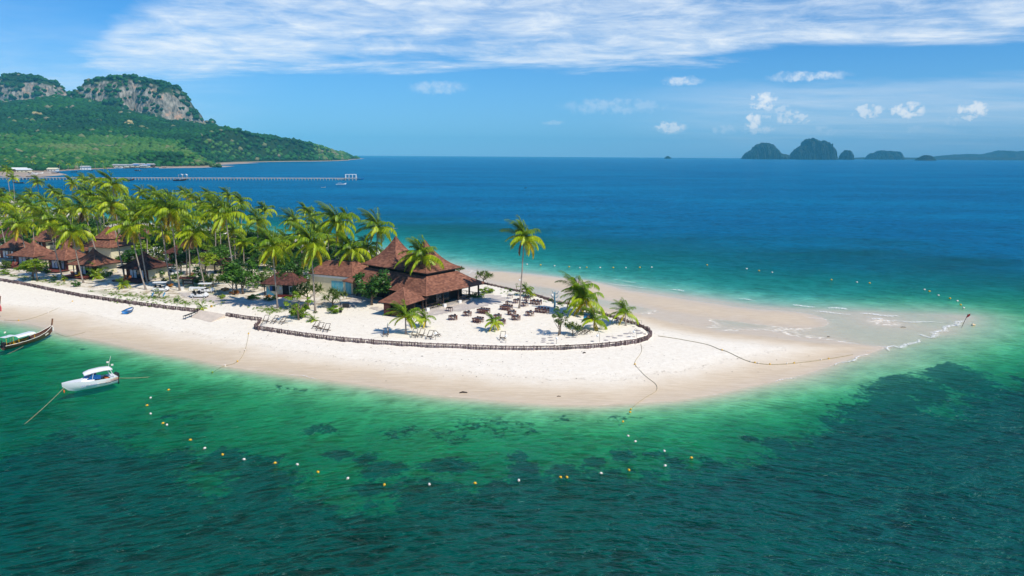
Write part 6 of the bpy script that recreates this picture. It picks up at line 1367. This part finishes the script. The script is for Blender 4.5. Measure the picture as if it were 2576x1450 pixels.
def longtail(stern, bow_, label, canopy=True, ribbon=(0.8, 0.78, 0.75), z=0.0):
    A = Vector((*G(*stern, 0), z)); B = Vector((*G(*bow_, 0), z)); d = B - A; L = d.length; s = L / 9.0
    o = thing('longtail_boat', label, 'boat', A, math.atan2(d.y, d.x))
    ST = [(0, .55, .02, .72, .7), (1.5, .85, -.08, .70, .7), (3.5, 1.0, -.12, .74, .7), (5.5, .92, -.1, .86, .65), (7.2, .62, 0, 1.12, .5), (8.4, .30, .35, 1.55, .4), (9.0, .10, .85, 1.85, .4)]
    hull(ST, 'hull', [mat_hred, M_HULL, M_HULL], o)
    g = MB()
    for sg in (-1, 1): g.tube([(x, sg * (b + .02), sz + .02) for x, b, kz, sz, ch in ST], .05, 5)
    g.build('gunwale', M_FLOATW, o); sheet(ST[:6], -.32, 'floor_boards', M_CHW, o, .08)
    g = MB().bar((8.95, 0, 1.5), (9.35, 0, 3.0), .22, .14).build('prow_post', mat_prow, o)
    rb = MB()
    for k in range(3): rb.tube([(9.02 + .03 * k, (k - 1) * .05, 1.9), (9.12, (k - 1) * .14, 1.4), (9.05 + .05 * k, (k - 1) * .16, .9)], [.09, .07, .05], 5)
    rb.build('prow_ribbons', mat("ribbon_%d" % int(ribbon[1] * 100), ribbon, .8), o)
    if canopy:
        for x in (2.2, 5.0):
            for y in (-.75, .75): MB().tube([(x, y, .5), (x, y, 1.65)], .035, 5, mi=0).build('canopy_post', M_YEL, o)
        V = []
        for x in (2.0, 5.2): V += [(x, -.95, 1.58), (x, -.5, 1.78), (x, .5, 1.78), (x, .95, 1.58)]
        MB().add(V, [(0, 1, 5, 4), (1, 2, 6, 5), (2, 3, 7, 6)]).build('canopy', M_GRP, o)
        for x in (.4, 1.6):
            for y in (-.4, .4): MB().tube([(x, y, .5), (x, y, 2.0)], .03, 4).build('canopy_post', M_YEL, o)
        MB().box(.1, 1.9, -.55, .55, 2.0, 2.05).build('stern_shade', M_GRP, o)
        MB().box(1.9, 5.2, -.84, -.78, .55, .72).build('side_rail', M_YEL, o); MB().box(1.9, 5.2, .78, .84, .55, .72).build('side_rail', M_YEL, o)
        for k in range(3): MB().box(2.2 + k, 2.5 + k, -.7, .7, .45, .55).build('bench', M_YEL, o)
        fl = MB(); fl.tube([(.9, 0, 2.05), (.9, 0, 2.9)], .02, 4); fl.build('mast', M_IRON, o); MB().add([(.9, 0, 2.9), (.6, .1, 2.85), (.6, .1, 2.6), (.9, 0, 2.65)], [(0, 1, 2, 3)]).build('flag', M_FLOATW, o)
    e = MB(); e.box(-.15, .45, -.2, .2, .75, 1.25); e.tube([(0, .12, 1.2), (0, .12, 1.6)], .06, 6); e.tube([(.1, 0, 1.0), (-1.8, .1, .35)], .04, 5); e.ball((.3, -.2, 1.1), .16, 7, 5); e.build('engine', M_BLACK, o)
    w = MB()
    for k in range(5): x = 7.0 + k * .16; w.box(x, x + .10, -.72 + k * .045 - .02, -.72 + k * .045, .66 + k * .03, .86 + k * .03)
    w.build('bow_lettering', M_FLOATW, o)
    o.scale = (s, s, s); return o
M_HULL = mat("brown_hull", (0.10, 0.040, 0.025), .45, .3, 3); mat_hred = mat("red_hull_bottom", (0.20, 0.04, 0.025), .5, .2, 3); mat_prow = mat("prow_wood", (0.22, 0.10, 0.05), .6, .3, 3)
longtail((8, 882), (133, 846), 'brown longtail boat with white canopy and yellow rails moored near the beach')
longtail((-150, 842), (2, 800), 'longtail boat at the left edge showing only its prow with red ribbons', canopy=False, ribbon=(0.65, 0.10, 0.12))
line(Vector((*G(60, 876, 0), .3)), Vector((*G(-6, 900, 0), -.05)), .1, 'slack mooring line at the longtail stern', .025)
# beached dinghy
A = Vector((*G(315, 790, .75), 0)); B = Vector((*G(334, 781, .75), 0)); A.z = gz(A.x, A.y); d = B - A; L = Vector((d.x, d.y)).length; o = thing('dinghy', 'small blue dinghy with white inside lying on the beach', 'boat', A, math.atan2(d.y, d.x)); s = L / 2.6
ST = [(0, .55, .05, .5, .8), (.9, .62, 0, .5, .8), (1.8, .5, .02, .55, .7), (2.4, .22, .12, .62, .6), (2.6, .03, .3, .66, .5)]
hull(ST, 'hull', [M_BLUE] * 3, o); sheet(ST, -.2, 'inner_floor', M_GRP, o, .05); g = MB()
for sg in (-1, 1): g.tube([(x, sg * b, sz) for x, b, kz, sz, ch in ST], .04, 5)
g.build('rim', M_BLACK, o); MB().box(.9, 1.15, -.58, .58, .38, .43).build('thwart', M_BLUE, o); o.scale = (s, s, s)
# long black bench by the ramp
A = Vector((*G(463, 799, 1.05), 0)); B = Vector((*G(494, 785, 1.25), 0)); z0 = gz(A.x, A.y); d = B - A; o = thing('metal_bench', 'long narrow black table standing at the boat ramp', 'bench', (A.x, A.y, z0), math.atan2(d.y, d.x)); L = d.length
MB().box(0, L, -.25, .25, .62, .68).build('top', M_BLACK, o)
for x in (.1, L / 2, L - .1):
    g = MB(); g.bar((x, -.22, -.1), (x, -.22, .62), .05); g.bar((x, .22, -.1), (x, .22, .62), .05); g.bar((x, -.22, .1), (x, .22, .1), .04); g.build('leg', M_BLACK, o)
# ------------------------------------------------------------------ golf carts, sign board, loungers
def cart(px, py, rz, label, s=1.0):
    o = thing('golf_cart', label, 'golf cart', P3(px, py), rz, 'white golf carts parked in the grove')
    b = MB(); b.box(-1.5, 1.5, -.6, .6, .30, .48); b.box(-1.5, -.9, -.6, .6, .48, .85); b.box(-.35, .35, -.6, .6, .48, .78); b.add([(.95, -.6, .48), (.95, .6, .48), (1.6, .5, .48), (1.6, -.5, .48), (1.0, -.58, 1.0), (1.0, .58, 1.0), (1.5, .45, .72), (1.5, -.45, .72)], [(0, 3, 7, 4), (1, 5, 6, 2), (3, 2, 6, 7), (4, 7, 6, 5), (0, 4, 5, 1)]); b.build('body', M_GRP, o)
    r = MB(); r.box(-1.45, 1.15, -.62, .62, 1.88, 1.95); r.box(-1.4, 1.1, -.55, .55, 1.95, 1.99); r.build('roof', M_GRP, o)
    for x in (-1.35, 1.0):
        for y in (-.56, .56): MB().tube([(x + (.1 if x > 0 else 0), y, .8), (x, y, 1.9)], .025, 5).build('roof_post', M_BLACK, o)
    for x in (-1.0, -.05): g = MB(); g.box(x - .05, x + .4, -.55, .55, .80, .90); g.bar((x - .05, 0, .9), (x - .18, 0, 1.35), 1.05, .10, up=(1, 0, 0)); g.build('seat', M_BLACK, o)
    MB().tube([(.9, -.25, .95), (.65, -.25, 1.15)], .03, 5).build('steering_column', M_BLACK, o)
    for x in (-1.05, 1.15):
        for y in (-.6, .6): w = MB().tube([(x, y - .09, .24), (x, y + .09, .24)], .24, 12).build('wheel', M_BLACK, o); MB().tube([(x, y - .10, .24), (x, y + .10, .24)], .12, 8).build('rim', M_GRP, w)
    o.scale = (s, s, s)
cart(503, 749, .0, 'white six seat golf cart in front, beside the leaning palm', 1.05); cart(520, 736, .1, 'white golf cart half hidden behind the front one'); cart(406, 733, .15, 'golf cart with white roof behind the blue beach seats'); cart(432, 693, .1, 'golf cart under the dark hall by the service drive')
c = P3(*zA(1940, 1425)); o = thing('sign_board', 'roofed black sign board with white lettering between the palms', 'sign', c, -.05)
roof_part(o, [(-1.6, 1.6, -.5, .5, 2.2), (-1.5, 1.5, -.03, .03, 2.55)], mt=M_SHING2, course=.2, tab=.3)
for x in (-1.1, 1.1): MB().box(x - .08, x + .08, -.08, .08, 0, 2.2).build('post', M_DKWOOD, o)
MB().box(-1.02, 1.02, -.03, .03, .9, 1.85).build('board', M_BLACK, o); g = MB(); x = -.85
while x < .85: w = random.uniform(.04, .09); g.box(x, x + w, -.045, -.035, 1.32, 1.32 + random.uniform(.06, .12)); x += w + .03
g.build('lettering', M_GRP, o)
for x, y, l in ((1400, 1435, 'left white stone cube below the sign board'), (1560, 1435, 'right white stone cube below the sign board')):
    x_ = x * .1475 + 251.6; y_ = 553.5 + (1200) * .1475; p = P3(x_, y_); tag(MB().box(-.35, .35, -.35, .35, -.05, .7).build('stone_cube', M_WHITE, None, p, .1), l, 'stone block')
def lounger(bg, x, label, mt=M_ORANGE, rz=0):
    M_ = Matrix.Rotation(bg.rotation_euler.z, 3, 'Z'); v = M_ @ Vector((x, -.6, .42)); o = thing('sun_lounger', label, 'lounger', Vector(bg.location) + v, bg.rotation_euler.z + .25 + rz, 'loungers on the bungalow decks')
    MB().box(-.3, .3, -1.1, .3, .28, .38).build('cushion', mt, o); MB().bar((0, .3, .35), (0, .85, .95), .6, .1, up=(0, -1, 0)).build('backrest', mt, o)
    g = MB()
    for xx in (-.27, .27):
        for yy in (-1.0, .25): g.box(xx - .03, xx + .03, yy - .03, yy + .03, 0, .28)
    g.build('leg_frame', M_DKWOOD, o)
lounger(BG[0], -6.0, 'left orange lounger on the shaded bungalow deck'); lounger(BG[0], -4.6, 'right orange lounger on the shaded bungalow deck'); lounger(BG[1], -5.9, 'brown lounger on the sunlit bungalow deck', M_DECK, 1.0); lounger(BG[1], -4.2, 'yellow lounger on the sunlit bungalow deck', M_YEL, .2)
lounger(BG[3], -7.3, 'left brown lounger on the leftmost deck', M_DECK); lounger(BG[3], -6.2, 'right brown lounger on the leftmost deck', M_DECK)
c = P3(397, 749); o = thing('lounge_chair_pair', 'pair of sky blue beach seats behind the log palisade', 'seat', c)
for x in (-1.2, 1.1): MB().bar((x, 0, .3), (x + .3, .3, 1.0), .6, .08).build('seat_shell', mat("sky_blue", (0.10, 0.42, 0.70), .6), o)
tag(MB().box(-.22, .22, -.22, .22, 0, .85).build('litter_bin', M_BLACK, None, P3(857, 786)), 'small black bin at the right end of the clipped hedge', 'bin')
tag(MB().tube([(0, 0, 0), (0, 0, .35)], .22, 8).build('yellow_bucket', mat("ochre_bucket", (0.45, 0.28, 0.03), .7), None, P3(532, 773)), 'ochre bucket at the top of the boat ramp', 'bucket')
p = P3(872, 752); o = thing('white_parasol', 'round white parasol behind the screw pine by the white building', 'parasol', p); MB().tube([(0, 0, 0), (0, 0, 2.2)], .03, 5).build('pole', M_IRON, o)
# people: a cook in a white cap standing behind the clipped hedge
def person(p, rz, label, shirt, legs, skin=(0.30, 0.17, 0.11), hat=None, h=1.65):
    o = thing('person', label, 'person', p, rz); k = h / 1.7
    J = {'hip': (0, 0, .92), 'waist': (0, 0, 1.08), 'chest': (0, .01, 1.30), 'neck': (0, 0, 1.45), 'head': (0, -.02, 1.56), 'top': (0, -.02, 1.66), 'lh': (-.10, 0, .88), 'lk': (-.11, -.02, .50), 'la': (-.11, .02, .08), 'lt': (-.11, -.14, .04), 'rh': (.10, 0, .88), 'rk': (.12, -.05, .50), 'ra': (.12, .04, .08), 'rt': (.12, -.12, .04),
         'ls': (-.19, 0, 1.38), 'le': (-.25, -.04, 1.12), 'lw': (-.20, -.24, .98), 'lf': (-.17, -.33, .97), 'rs': (.19, 0, 1.38), 're': (.25, -.04, 1.12), 'rw': (.18, -.26, 1.02), 'rf': (.14, -.34, 1.02)}
    rad = {'hip': .15, 'waist': .13, 'chest': .16, 'neck': .055, 'head': .095, 'top': .07, 'lh': .10, 'rh': .10, 'lk': .062, 'rk': .062, 'la': .042, 'ra': .042, 'lt': .04, 'rt': .04, 'ls': .065, 'rs': .065, 'le': .045, 're': .045, 'lw': .032, 'rw': .032, 'lf': .03, 'rf': .03}
    E = ['hip-waist', 'waist-chest', 'chest-neck', 'neck-head', 'head-top', 'hip-lh', 'lh-lk', 'lk-la', 'la-lt', 'hip-rh', 'rh-rk', 'rk-ra', 'ra-rt', 'chest-ls', 'ls-le', 'le-lw', 'lw-lf', 'chest-rs', 'rs-re', 're-rw', 'rw-rf']
    ks = list(J); me_ = bpy.data.meshes.new('body'); me_.from_pydata([tuple(c * k for c in J[q]) for q in ks], [tuple(ks.index(z) for z in e.split('-')) for e in E], []); b = link('body', me_, o)
    sk = b.modifiers.new('skin', 'SKIN'); me_.skin_vertices or None
    for i, q in enumerate(ks): me_.skin_vertices[0].data[i].radius = (rad[q] * k, rad[q] * k * .8); me_.skin_vertices[0].data[i].use_root = (q == 'hip')
    b.modifiers.new('sub', 'SUBSURF').levels = 1
    m_ = bpy.data.materials.new('clothes_and_skin'); m_.use_nodes = True; t = NT(m_.node_tree); t.n.clear(); z_ = t.node('ShaderNodeSeparateXYZ', None, Vector=t.node('ShaderNodeTexCoord').outputs['Object']).outputs[2]
    c_ = t.mix(t.rng(z_, .955, .965), legs, shirt); c_ = t.mix(t.rng(z_, 1.40, 1.41), c_, skin); bb = t.node('ShaderNodeBsdfPrincipled', None, Base_Color=c_, Roughness=.8); t.l.new(bb.outputs[0], t.node('ShaderNodeOutputMaterial').inputs[0]); me_.materials.append(m_)
    MB().ball((0, -.01, 1.64 * k), .105 * k, 8, 5, sz=.7).build('hair', M_BLACK if hat is None else hat, o, smooth=True); return o
person(P3(857, 772), 2.6, 'person in pale shirt and white cap at the table behind the clipped hedge', (0.6, 0.6, 0.58), (0.05, 0.06, 0.09), hat=M_WHITE)
o = thing('black_table', 'black box table beside the person behind the clipped hedge', 'table', P3(870, 774), .1); MB().box(-.6, .6, -.35, .35, .1, .75).build('table_cloth', M_BLACK, o)

# wrack, leaves and coral bits strewn over the beach
V = []; F = []
def fleck(q, s):
    a_ = random.uniform(0, 6.28); b = len(V); z_ = gzc(q) + .03
    for k in range(4): r_k = s * random.uniform(.5, 1.2); V.append((q[0] + math.cos(a_ + k * 1.57) * r_k, q[1] + math.sin(a_ + k * 1.57) * r_k * .6, z_ + random.uniform(0, .03)))
    V.append((q[0], q[1], z_ + s * .5)); F.extend([(b, b + 1, b + 4), (b + 1, b + 2, b + 4), (b + 2, b + 3, b + 4), (b + 3, b, b + 4)])
QQ = []
def band(pts, n, w):
    P_ = W2(pts, .6)
    for _ in range(n): k = random.randrange(len(P_) - 1); t_ = random.random(); QQ.append(P_[k] * (1 - t_) + P_[k + 1] * t_ + np.array([random.gauss(0, w), random.gauss(0, w)]))
band([(0, 730), (200, 775), (420, 815), (640, 860), (900, 900), (1200, 925), (1500, 930), (1800, 915), (2050, 890)], 260, 3.0)
band([(650, 845), (900, 880), (1300, 892), (1600, 875), (1660, 845)], 110, 1.2); band([(700, 800), (900, 820), (1100, 845), (1400, 855), (1600, 835)], 160, 3.5); band([(520, 775), (640, 790), (760, 800), (900, 790)], 160, 2.5); band([(0, 690), (250, 735), (480, 770)], 150, 2.0)
band([(1500, 760), (1700, 800), (1900, 830), (2100, 855)], 70, 2.0); band([(2180, 815), (2300, 820)], 20, 2)
QQ = np.array(QQ); zc_ = dict(zip(map(tuple, QQ), hfield(QQ))); gzc = lambda q: zc_[tuple(q)]
for q in QQ:
    if zc_[tuple(q)] > .02: fleck(q, random.uniform(.03, .13))
tag(link('beach_wrack', mesh('beach_wrack', V, F, [mat("dry_weed", (0.16, 0.11, 0.07), .9, .4, .5)])), kind='stuff')
def ordn(i):
    if i < len(ORD): return ORD[i]
    t_, u = divmod(i + 1, 10); base = {2: 'twenty', 3: 'thirty', 4: 'forty', 5: 'fifty', 6: 'sixty'}[t_]
    return base + ' ' + NTH[u - 1] if u else {3: 'thirtieth', 4: 'fortieth', 5: 'fiftieth', 2: 'twentieth'}[t_]
# ------------------------------------------------------------------ the pier across the bay
M_PIER = mat("pier_concrete", (0.46, 0.41, 0.36), .9, .15, .3)
A = np.array([*G(-30, 452.5, 0)]); B = np.array([*G(870, 454, 0)]); d = B - A; Lp = float(np.linalg.norm(d)); PR = thing('pier', 'long low concrete pier on many piles crossing the bay', 'pier', (*A, 0), math.atan2(d[1], d[0]))
MB().box(0, Lp, -1.2, 1.2, 2.0, 2.45).build('deck', M_PIER, PR); g = MB(); g.box(0, Lp, -1.2, -1.1, 2.45, 2.75); g.box(0, Lp, 1.1, 1.2, 2.45, 2.75); g.build('kerb', M_PIER, PR)
bt = MB(); bt.box(-.35, .35, -1.5, 1.5, 1.5, 2.0); bt.box(-.25, .25, -1.3, -.9, -3, 1.5); bt.box(-.25, .25, .9, 1.3, -3, 1.5); bt = bt.me('pile_bent', M_PIER); x = 2.0
while x < Lp: link('pile_bent', bt, PR, (x, 0, 0)); x += Lp / 112
def on_pier(px): 
    k = (px + 30) / 900; return A + d * k
o = thing('pier_shelter', 'double arched white roof shelter standing midway on the pier', 'shelter', (*on_pier(447), 0), PR.rotation_euler.z)
MB().box(-5.5, 6.0, -4.5, 2.5, 1.7, 2.5).build('platform', M_PIER, o)
for k in range(2):
    V = []; x0 = -4.6 + k * 4.7
    for i in range(9):
        a_ = math.pi * i / 8; V += [(x0 + 2.2 - 2.2 * math.cos(a_), -2.2, 5.4 + 1.3 * math.sin(a_)), (x0 + 2.2 - 2.2 * math.cos(a_), 2.2, 5.4 + 1.3 * math.sin(a_))]
    MB().add(V, [(i * 2, i * 2 + 2, i * 2 + 3, i * 2 + 1) for i in range(8)]).build('arched_roof', M_WHITE, o)
    for x in (x0 + .2, x0 + 4.2):
        for y in (-2, 2): MB().box(x - .12, x + .12, y - .12, y + .12, 2.5, 5.45).build('post', M_PIER, o)
o = thing('landing_stage', 'pier head platform with open white concrete frame at its end', 'landing stage', (*on_pier(884), 0), PR.rotation_euler.z); MB().box(-7, 7, -3.5, 3.5, 2.2, 2.9).build('platform', M_PIER, o)
for x in (-6, -2, 2, 6):
    for y in (-3, 3): MB().box(x - .3, x + .3, y - .3, y + .3, -3, 2.2).build('pile', M_PIER, o); MB().box(x - .22, x + .22, y - .22, y + .22, 2.9, 6.6).build('post', M_WHITE, o)
g = MB(); g.box(-6.4, 6.4, -3.3, -2.8, 6.6, 7.0); g.box(-6.4, 6.4, 2.8, 3.3, 6.6, 7.0); g.box(-6.4, -5.9, -2.8, 2.8, 6.6, 7.0); g.box(-2.2, 6.4, -2.8, 2.8, 6.62, 6.9); g.build('roof_frame', M_WHITE, o)
# ------------------------------------------------------------------ far boats
FST = [(0, .9, 0, 1.0, .7), (2, 1.2, -.1, .9, .7), (5, 1.3, -.1, .95, .7), (8, 1.0, 0, 1.25, .6), (10, .45, .3, 1.8, .4), (11, .05, 1.0, 2.5, .4)]
def far_boat(px, py, L, rz, label, mt, cab=None, beached=False):
    p = G(px, py, 0.0); s = L / 11; o = thing('moored_boat', label, 'boat', (*p, .05 if not beached else .2), rz, 'boats off the village and the pier')
    hull(FST, 'hull', [mt] * 3, o); sheet(FST[:5], -.2, 'inner_deck', M_STONE, o, .1)
    if cab:
        MB().box(2, 6, -.9, .9, 2.0, 2.15).build('canopy', cab, o)
        for x in (2.2, 5.8): MB().box(x - .08, x + .08, -.8, .8, .9, 2.0).build('canopy_post', M_STONE, o)
    o.scale = (s, s, s)
far_boat(845, 466, 10, .2, 'white speedboat anchored just below the pier head', M_GRP, M_WHITE); far_boat(848, 452.5, 11, .1, 'white trimmed longtail boat tied at the pier head', M_FLOATW); far_boat(897, 452, 9, .2, 'blue roofed boat behind the pier head', M_BLUE, M_BLUE)
far_boat(808, 472.5, 4, 0, 'small drifting skiff left of the anchored white speedboat', M_FLOATW); far_boat(436, 455.5, 14, .05, 'dark fishing boat tied under the pier shelter', M_HULL, M_BLUE); far_boat(310, 455, 12, .05, 'brown longtail boat tied along the pier among the palm tops', M_HULL)
far_boat(355, 431, 12, 3.0, 'dark longtail boat anchored off the stilt village', M_HULL, M_BLUE); far_boat(1318, 474, 3.2, .6, 'tiny kayak alone on the open sea', M_DKWOOD); far_boat(510, 424.5, 6, 0, 'dark canoe off the mangrove point', M_DKWOOD)
VB = [(290, 425, 14, M_GRP, M_WHITE), (303, 424.5, 12, M_GRP, M_BLUE), (340, 424, 10, M_HULL, None), (352, 423.5, 10, M_BLUE, None), (362, 423.5, 9, M_HULL, M_BLUE), (385, 423, 9, M_FLOATW, None), (396, 423, 10, M_BLUE, M_WHITE), (408, 423, 8, M_HULL, None), (68, 441, 13, M_GRP, M_WHITE), (80, 439, 14, M_GRP, None), (92, 437.5, 12, M_HULL, None), (100, 438.5, 12, M_GRP, M_WHITE), (106, 436.5, 11, M_FLOATW, None), (130, 437, 10, M_HULL, None),
      (50, 449, 12, M_FLOATW, None), (58, 452, 13, M_GRP, None), (66, 447, 12, M_HULL, None), (74, 450.5, 12, M_BLUE, None), (60, 462, 11, M_HULL, None), (178, 434, 9, M_DKWOOD, None), (222, 431, 8, M_DKWOOD, None), (40, 446, 12, M_HULL, None)]
for i, (x, y, L, mt, cb) in enumerate(VB):
    far_boat(x, y, L, random.choice((.05, 3.1, .2)) + random.uniform(-.1, .1), '%s boat from the left in the row along the %s' % (ORD[sorted([v[0] for v in (VB[:8] if i < 8 else VB[8:])]).index(x)], 'stilt village shore' if i < 8 else 'sandy village beach'), mt, cb, True)
# village houses on stilts and by the beach
M_TIN = mat("tin_roof", (0.42, 0.42, 0.42), .6, .3, .3); M_TINB = mat("blue_tin_roof", (0.10, 0.22, 0.45), .6, .2, .3); M_TINR = mat("rust_roof", (0.35, 0.12, 0.08), .8, .3, .3)
def house(px, py, w, dpt, h, mt, label, stilt=0):
    p = G(px, py + 1.6, 0.0); o = thing('village_house', label, 'house', (*p, 0), random.uniform(-.15, .15), 'houses of the village across the bay'); z = stilt
    MB().box(-w / 2, w / 2, 0, dpt, z + .3, z + h).build('wall', random.choice((M_CREAM, M_WHITE, M_CHW)), o)
    V = [(-w / 2 - 1, -1, z + h), (w / 2 + 1, -1, z + h), (w / 2 + 1, dpt + 1, z + h), (-w / 2 - 1, dpt + 1, z + h), (-w / 2 - .5, dpt / 2, z + h + 2.2), (w / 2 + .5, dpt / 2, z + h + 2.2)]
    MB().add(V, [(0, 1, 5, 4), (2, 3, 4, 5), (1, 2, 5), (3, 0, 4), (3, 2, 1, 0)]).build('roof', mt, o)
    if stilt:
        g = MB(); g.box(-w / 2, w / 2, -2, dpt, z, z + .25)
        for k in range(5): x = -w / 2 + w * k / 4; g.box(x - .2, x + .2, -1.8, -1.4, -2, z)
        g.build('stilt_floor', M_DKWOOD, o)
    for k in range(3): MB().box(-w / 2 + w * (k + .3) / 3, -w / 2 + w * (k + .6) / 3, -.06, -.01, z + 1.2, z + 2.4).build('window', M_GLASS, o)
HS = [(300, 422.5, 26, 12, 4, M_TIN, 2), (322, 422, 14, 9, 3.5, M_TIN, 2), (334, 421.5, 16, 10, 3.5, M_TINB, 2), (346, 421, 22, 12, 5, M_TIN, 2), (355, 419.5, 16, 9, 7.5, M_CURT, 2), (366, 422, 12, 8, 3.5, M_TINB, 2), (377, 421.5, 14, 8, 5, M_TIN, 2), (360, 423.0, 12, 6, 3, M_TIN, 2),
      (44, 431.5, 20, 12, 4.5, M_WHITE, 0), (56, 433, 18, 9, 4, M_CURT, 0), (115, 427.5, 12, 9, 4.5, M_TINR, 0), (130, 430, 14, 8, 3.5, M_CREAM, 0), (213, 426.5, 14, 9, 5, M_TIN, 0), (36, 427, 10, 8, 4, M_TINB, 0)]
for i, (x, y, w, dp, h, mt, st) in enumerate(HS):
    sub = HS[:8] if i < 8 else HS[8:]; house(x, y, w, dp, h, mt, '%s house from the left in the %s' % (ORD[sorted([q[0] for q in sub]).index(x)].capitalize().lower(), 'stilt village with tin roofs' if i < 8 else 'scattered houses behind the village beach'), st)
# bare tidal flats at the mangrove point and by the village
M_FLAT = mat("tidal_flat", (0.42, 0.32, 0.24), .9, .3, .02)
def flat(pts):
    P = W2(pts, 0.0); V = [(x, y, .12) for x, y in P] + [(x, y, -2) for x, y in P]; n = len(P)
    tag(link('tidal_flat', mesh('tidal_flat', V, [tuple(range(n))] + [(i, i + n, (i + 1) % n + n, (i + 1) % n) for i in range(n)], [M_FLAT])), kind='structure')
flat([(-60, 436), (20, 447), (100, 446), (170, 440), (140, 434), (60, 430), (-60, 430)]); flat([(500, 417.5), (545, 417), (590, 418.5), (570, 420.5), (500, 422.5), (400, 424), (400, 421)]); flat([(560, 410), (620, 409), (650, 410.5), (600, 413), (540, 416), (520, 414)])
# individual trees and palms standing clear along the far shore
M_FARL = m_leafmass("far_tree_leaf", [(0, (0.02, 0.06, 0.015)), (.5, (0.04, 0.10, 0.02)), (1, (0.10, 0.15, 0.05))]); M_BLOOM = m_leafmass("dry_tree_leaf", [(0, (0.25, 0.2, 0.08)), (1, (0.45, 0.36, 0.17))])
def far_tree(px, py, D, rad, label, mt=M_FARL, trunk=6.0):
    top = at_depth(px, py, D); gz_ = float(hfar(np.array([[top[0], D]]))[0]); gz_ = max(gz_, 0)
    o = thing('shore_tree', label, 'tree', (top[0], D, gz_)); z = max(top[2] - gz_, rad * .6)
    C_ = np.array([[random.uniform(-.6, .6) * rad, random.uniform(-.6, .6) * rad, z + random.uniform(-.3, .3) * rad] for _ in range(9)])
    link('crown', blobs('crown', C_, np.full(9, rad * .55), np.random.default_rng(int(px)).random(9), .8, .3, True, mt), o)
    MB().tube([(0, 0, -1), (0, 0, z)], [rad * .08, rad * .05], 5).build('trunk', M_BARK, o)
far_tree(328, 347, 2250, 13, 'pale yellow flowering tree alone on the green slope', M_BLOOM); far_tree(712, 373, 3600, 12, 'single dark tree standing above the headland ridge'); far_tree(98, 327, 2300, 12, 'pale dry tree on the left of the slope', M_BLOOM)
for i, (x, y) in enumerate(((505, 415), (516, 414.5), (530, 415.5), (540, 416.5), (552, 417), (470, 413), (485, 413), (455, 413))): D = float(G(x, y + 5, 0)[1]); far_tree(x, y, D, 7, '%s mangrove tree from the left at the mangrove point' % ORD[sorted([505, 516, 530, 540, 552, 470, 485, 455]).index(x)])
for i, x in enumerate((12, 25, 70, 84, 95, 122, 150, 172, 196, 206, 30, 60, 260, 240)):
    D = float(G(x, 429.5, 0)[1]); p = at_depth(x, 429.5, D); o = thing('shore_palm', '%s coconut palm from the left along the village beach' % ORD[sorted((12, 25, 70, 84, 95, 122, 150, 172, 196, 206, 30, 60, 260, 240)).index(x)], 'palm tree', (p[0], D, 0), 0, 'palms along the village beach')
    H = random.uniform(11, 16); MB().tube([(0, 0, 0), (.5, 0, H)], [.3, .2], 5).build('trunk', M_TRUNK, o)
    for k in range(13): f = link('frond', FRONDS[random.choice(('rise', 'out', 'fall', 'up')), k % 8, k % 2], o, (.5, 0, H)); f.scale = (1.3,) * 3
# ------------------------------------------------------------------ labels for the palms and the grove trees, by what they stand next to
LM = [(o_, n_) for o_, n_ in ((PV, 'great pavilion'), (HT, 'small bar hut'), (SP, 'shop'), (WB, 'white building'), (SA, 'pointed sala'), (SH, 'service shed'), (BG[0], 'shaded bungalow'), (BG[1], 'sunlit bungalow'), (BG[2], 'squeezed middle bungalow'), (BG[3], 'leftmost deck bungalow'), (BG[7], 'dark open hall'), (HR, 'two tiered hall'), (BG[8], 'low rear bungalow'))]
def auto_label(objs, what):
    by = {}
    for o in objs:
        if o.get('label') : continue
        q = Vector(o.location); lm = min(LM, key=lambda z: (Vector(z[0].location) - q).length); by.setdefault(lm[1], []).append(o)
    for n_, L_ in by.items():
        L_.sort(key=lambda o: o.location.x / o.location.y)
        for i, o in enumerate(L_): o['label'] = '%s, %s from the left of those nearest the %s' % (what(o), ordn(i), n_)
def palm_what(o):
    kn = [c.name for c in o.children]; tall = max([c.location.z for c in o.children if c.name.startswith('frond')] or [0]); dx = max([abs(c.location.x) for c in o.children if c.name.startswith('frond')] or [0])
    return ('leaning ' if dx > 2.2 else 'upright ') + ('tall ' if tall > 11 else '') + 'coconut palm'
LONE['label'] = 'lone very tall coconut palm rising from the dining tables'
bpy.context.view_layer.update()
PM = [o for o in PALMS if not o.name.startswith('young')]
for o in PM: o['group'] = 'coconut palms of the grove' 
auto_label(PM, palm_what); auto_label([o for o in TREES if not o.get('label')], lambda o: 'white flowered grove bush' if any(c.name.startswith('blossom') for c in o.children) else 'leafy grove tree')
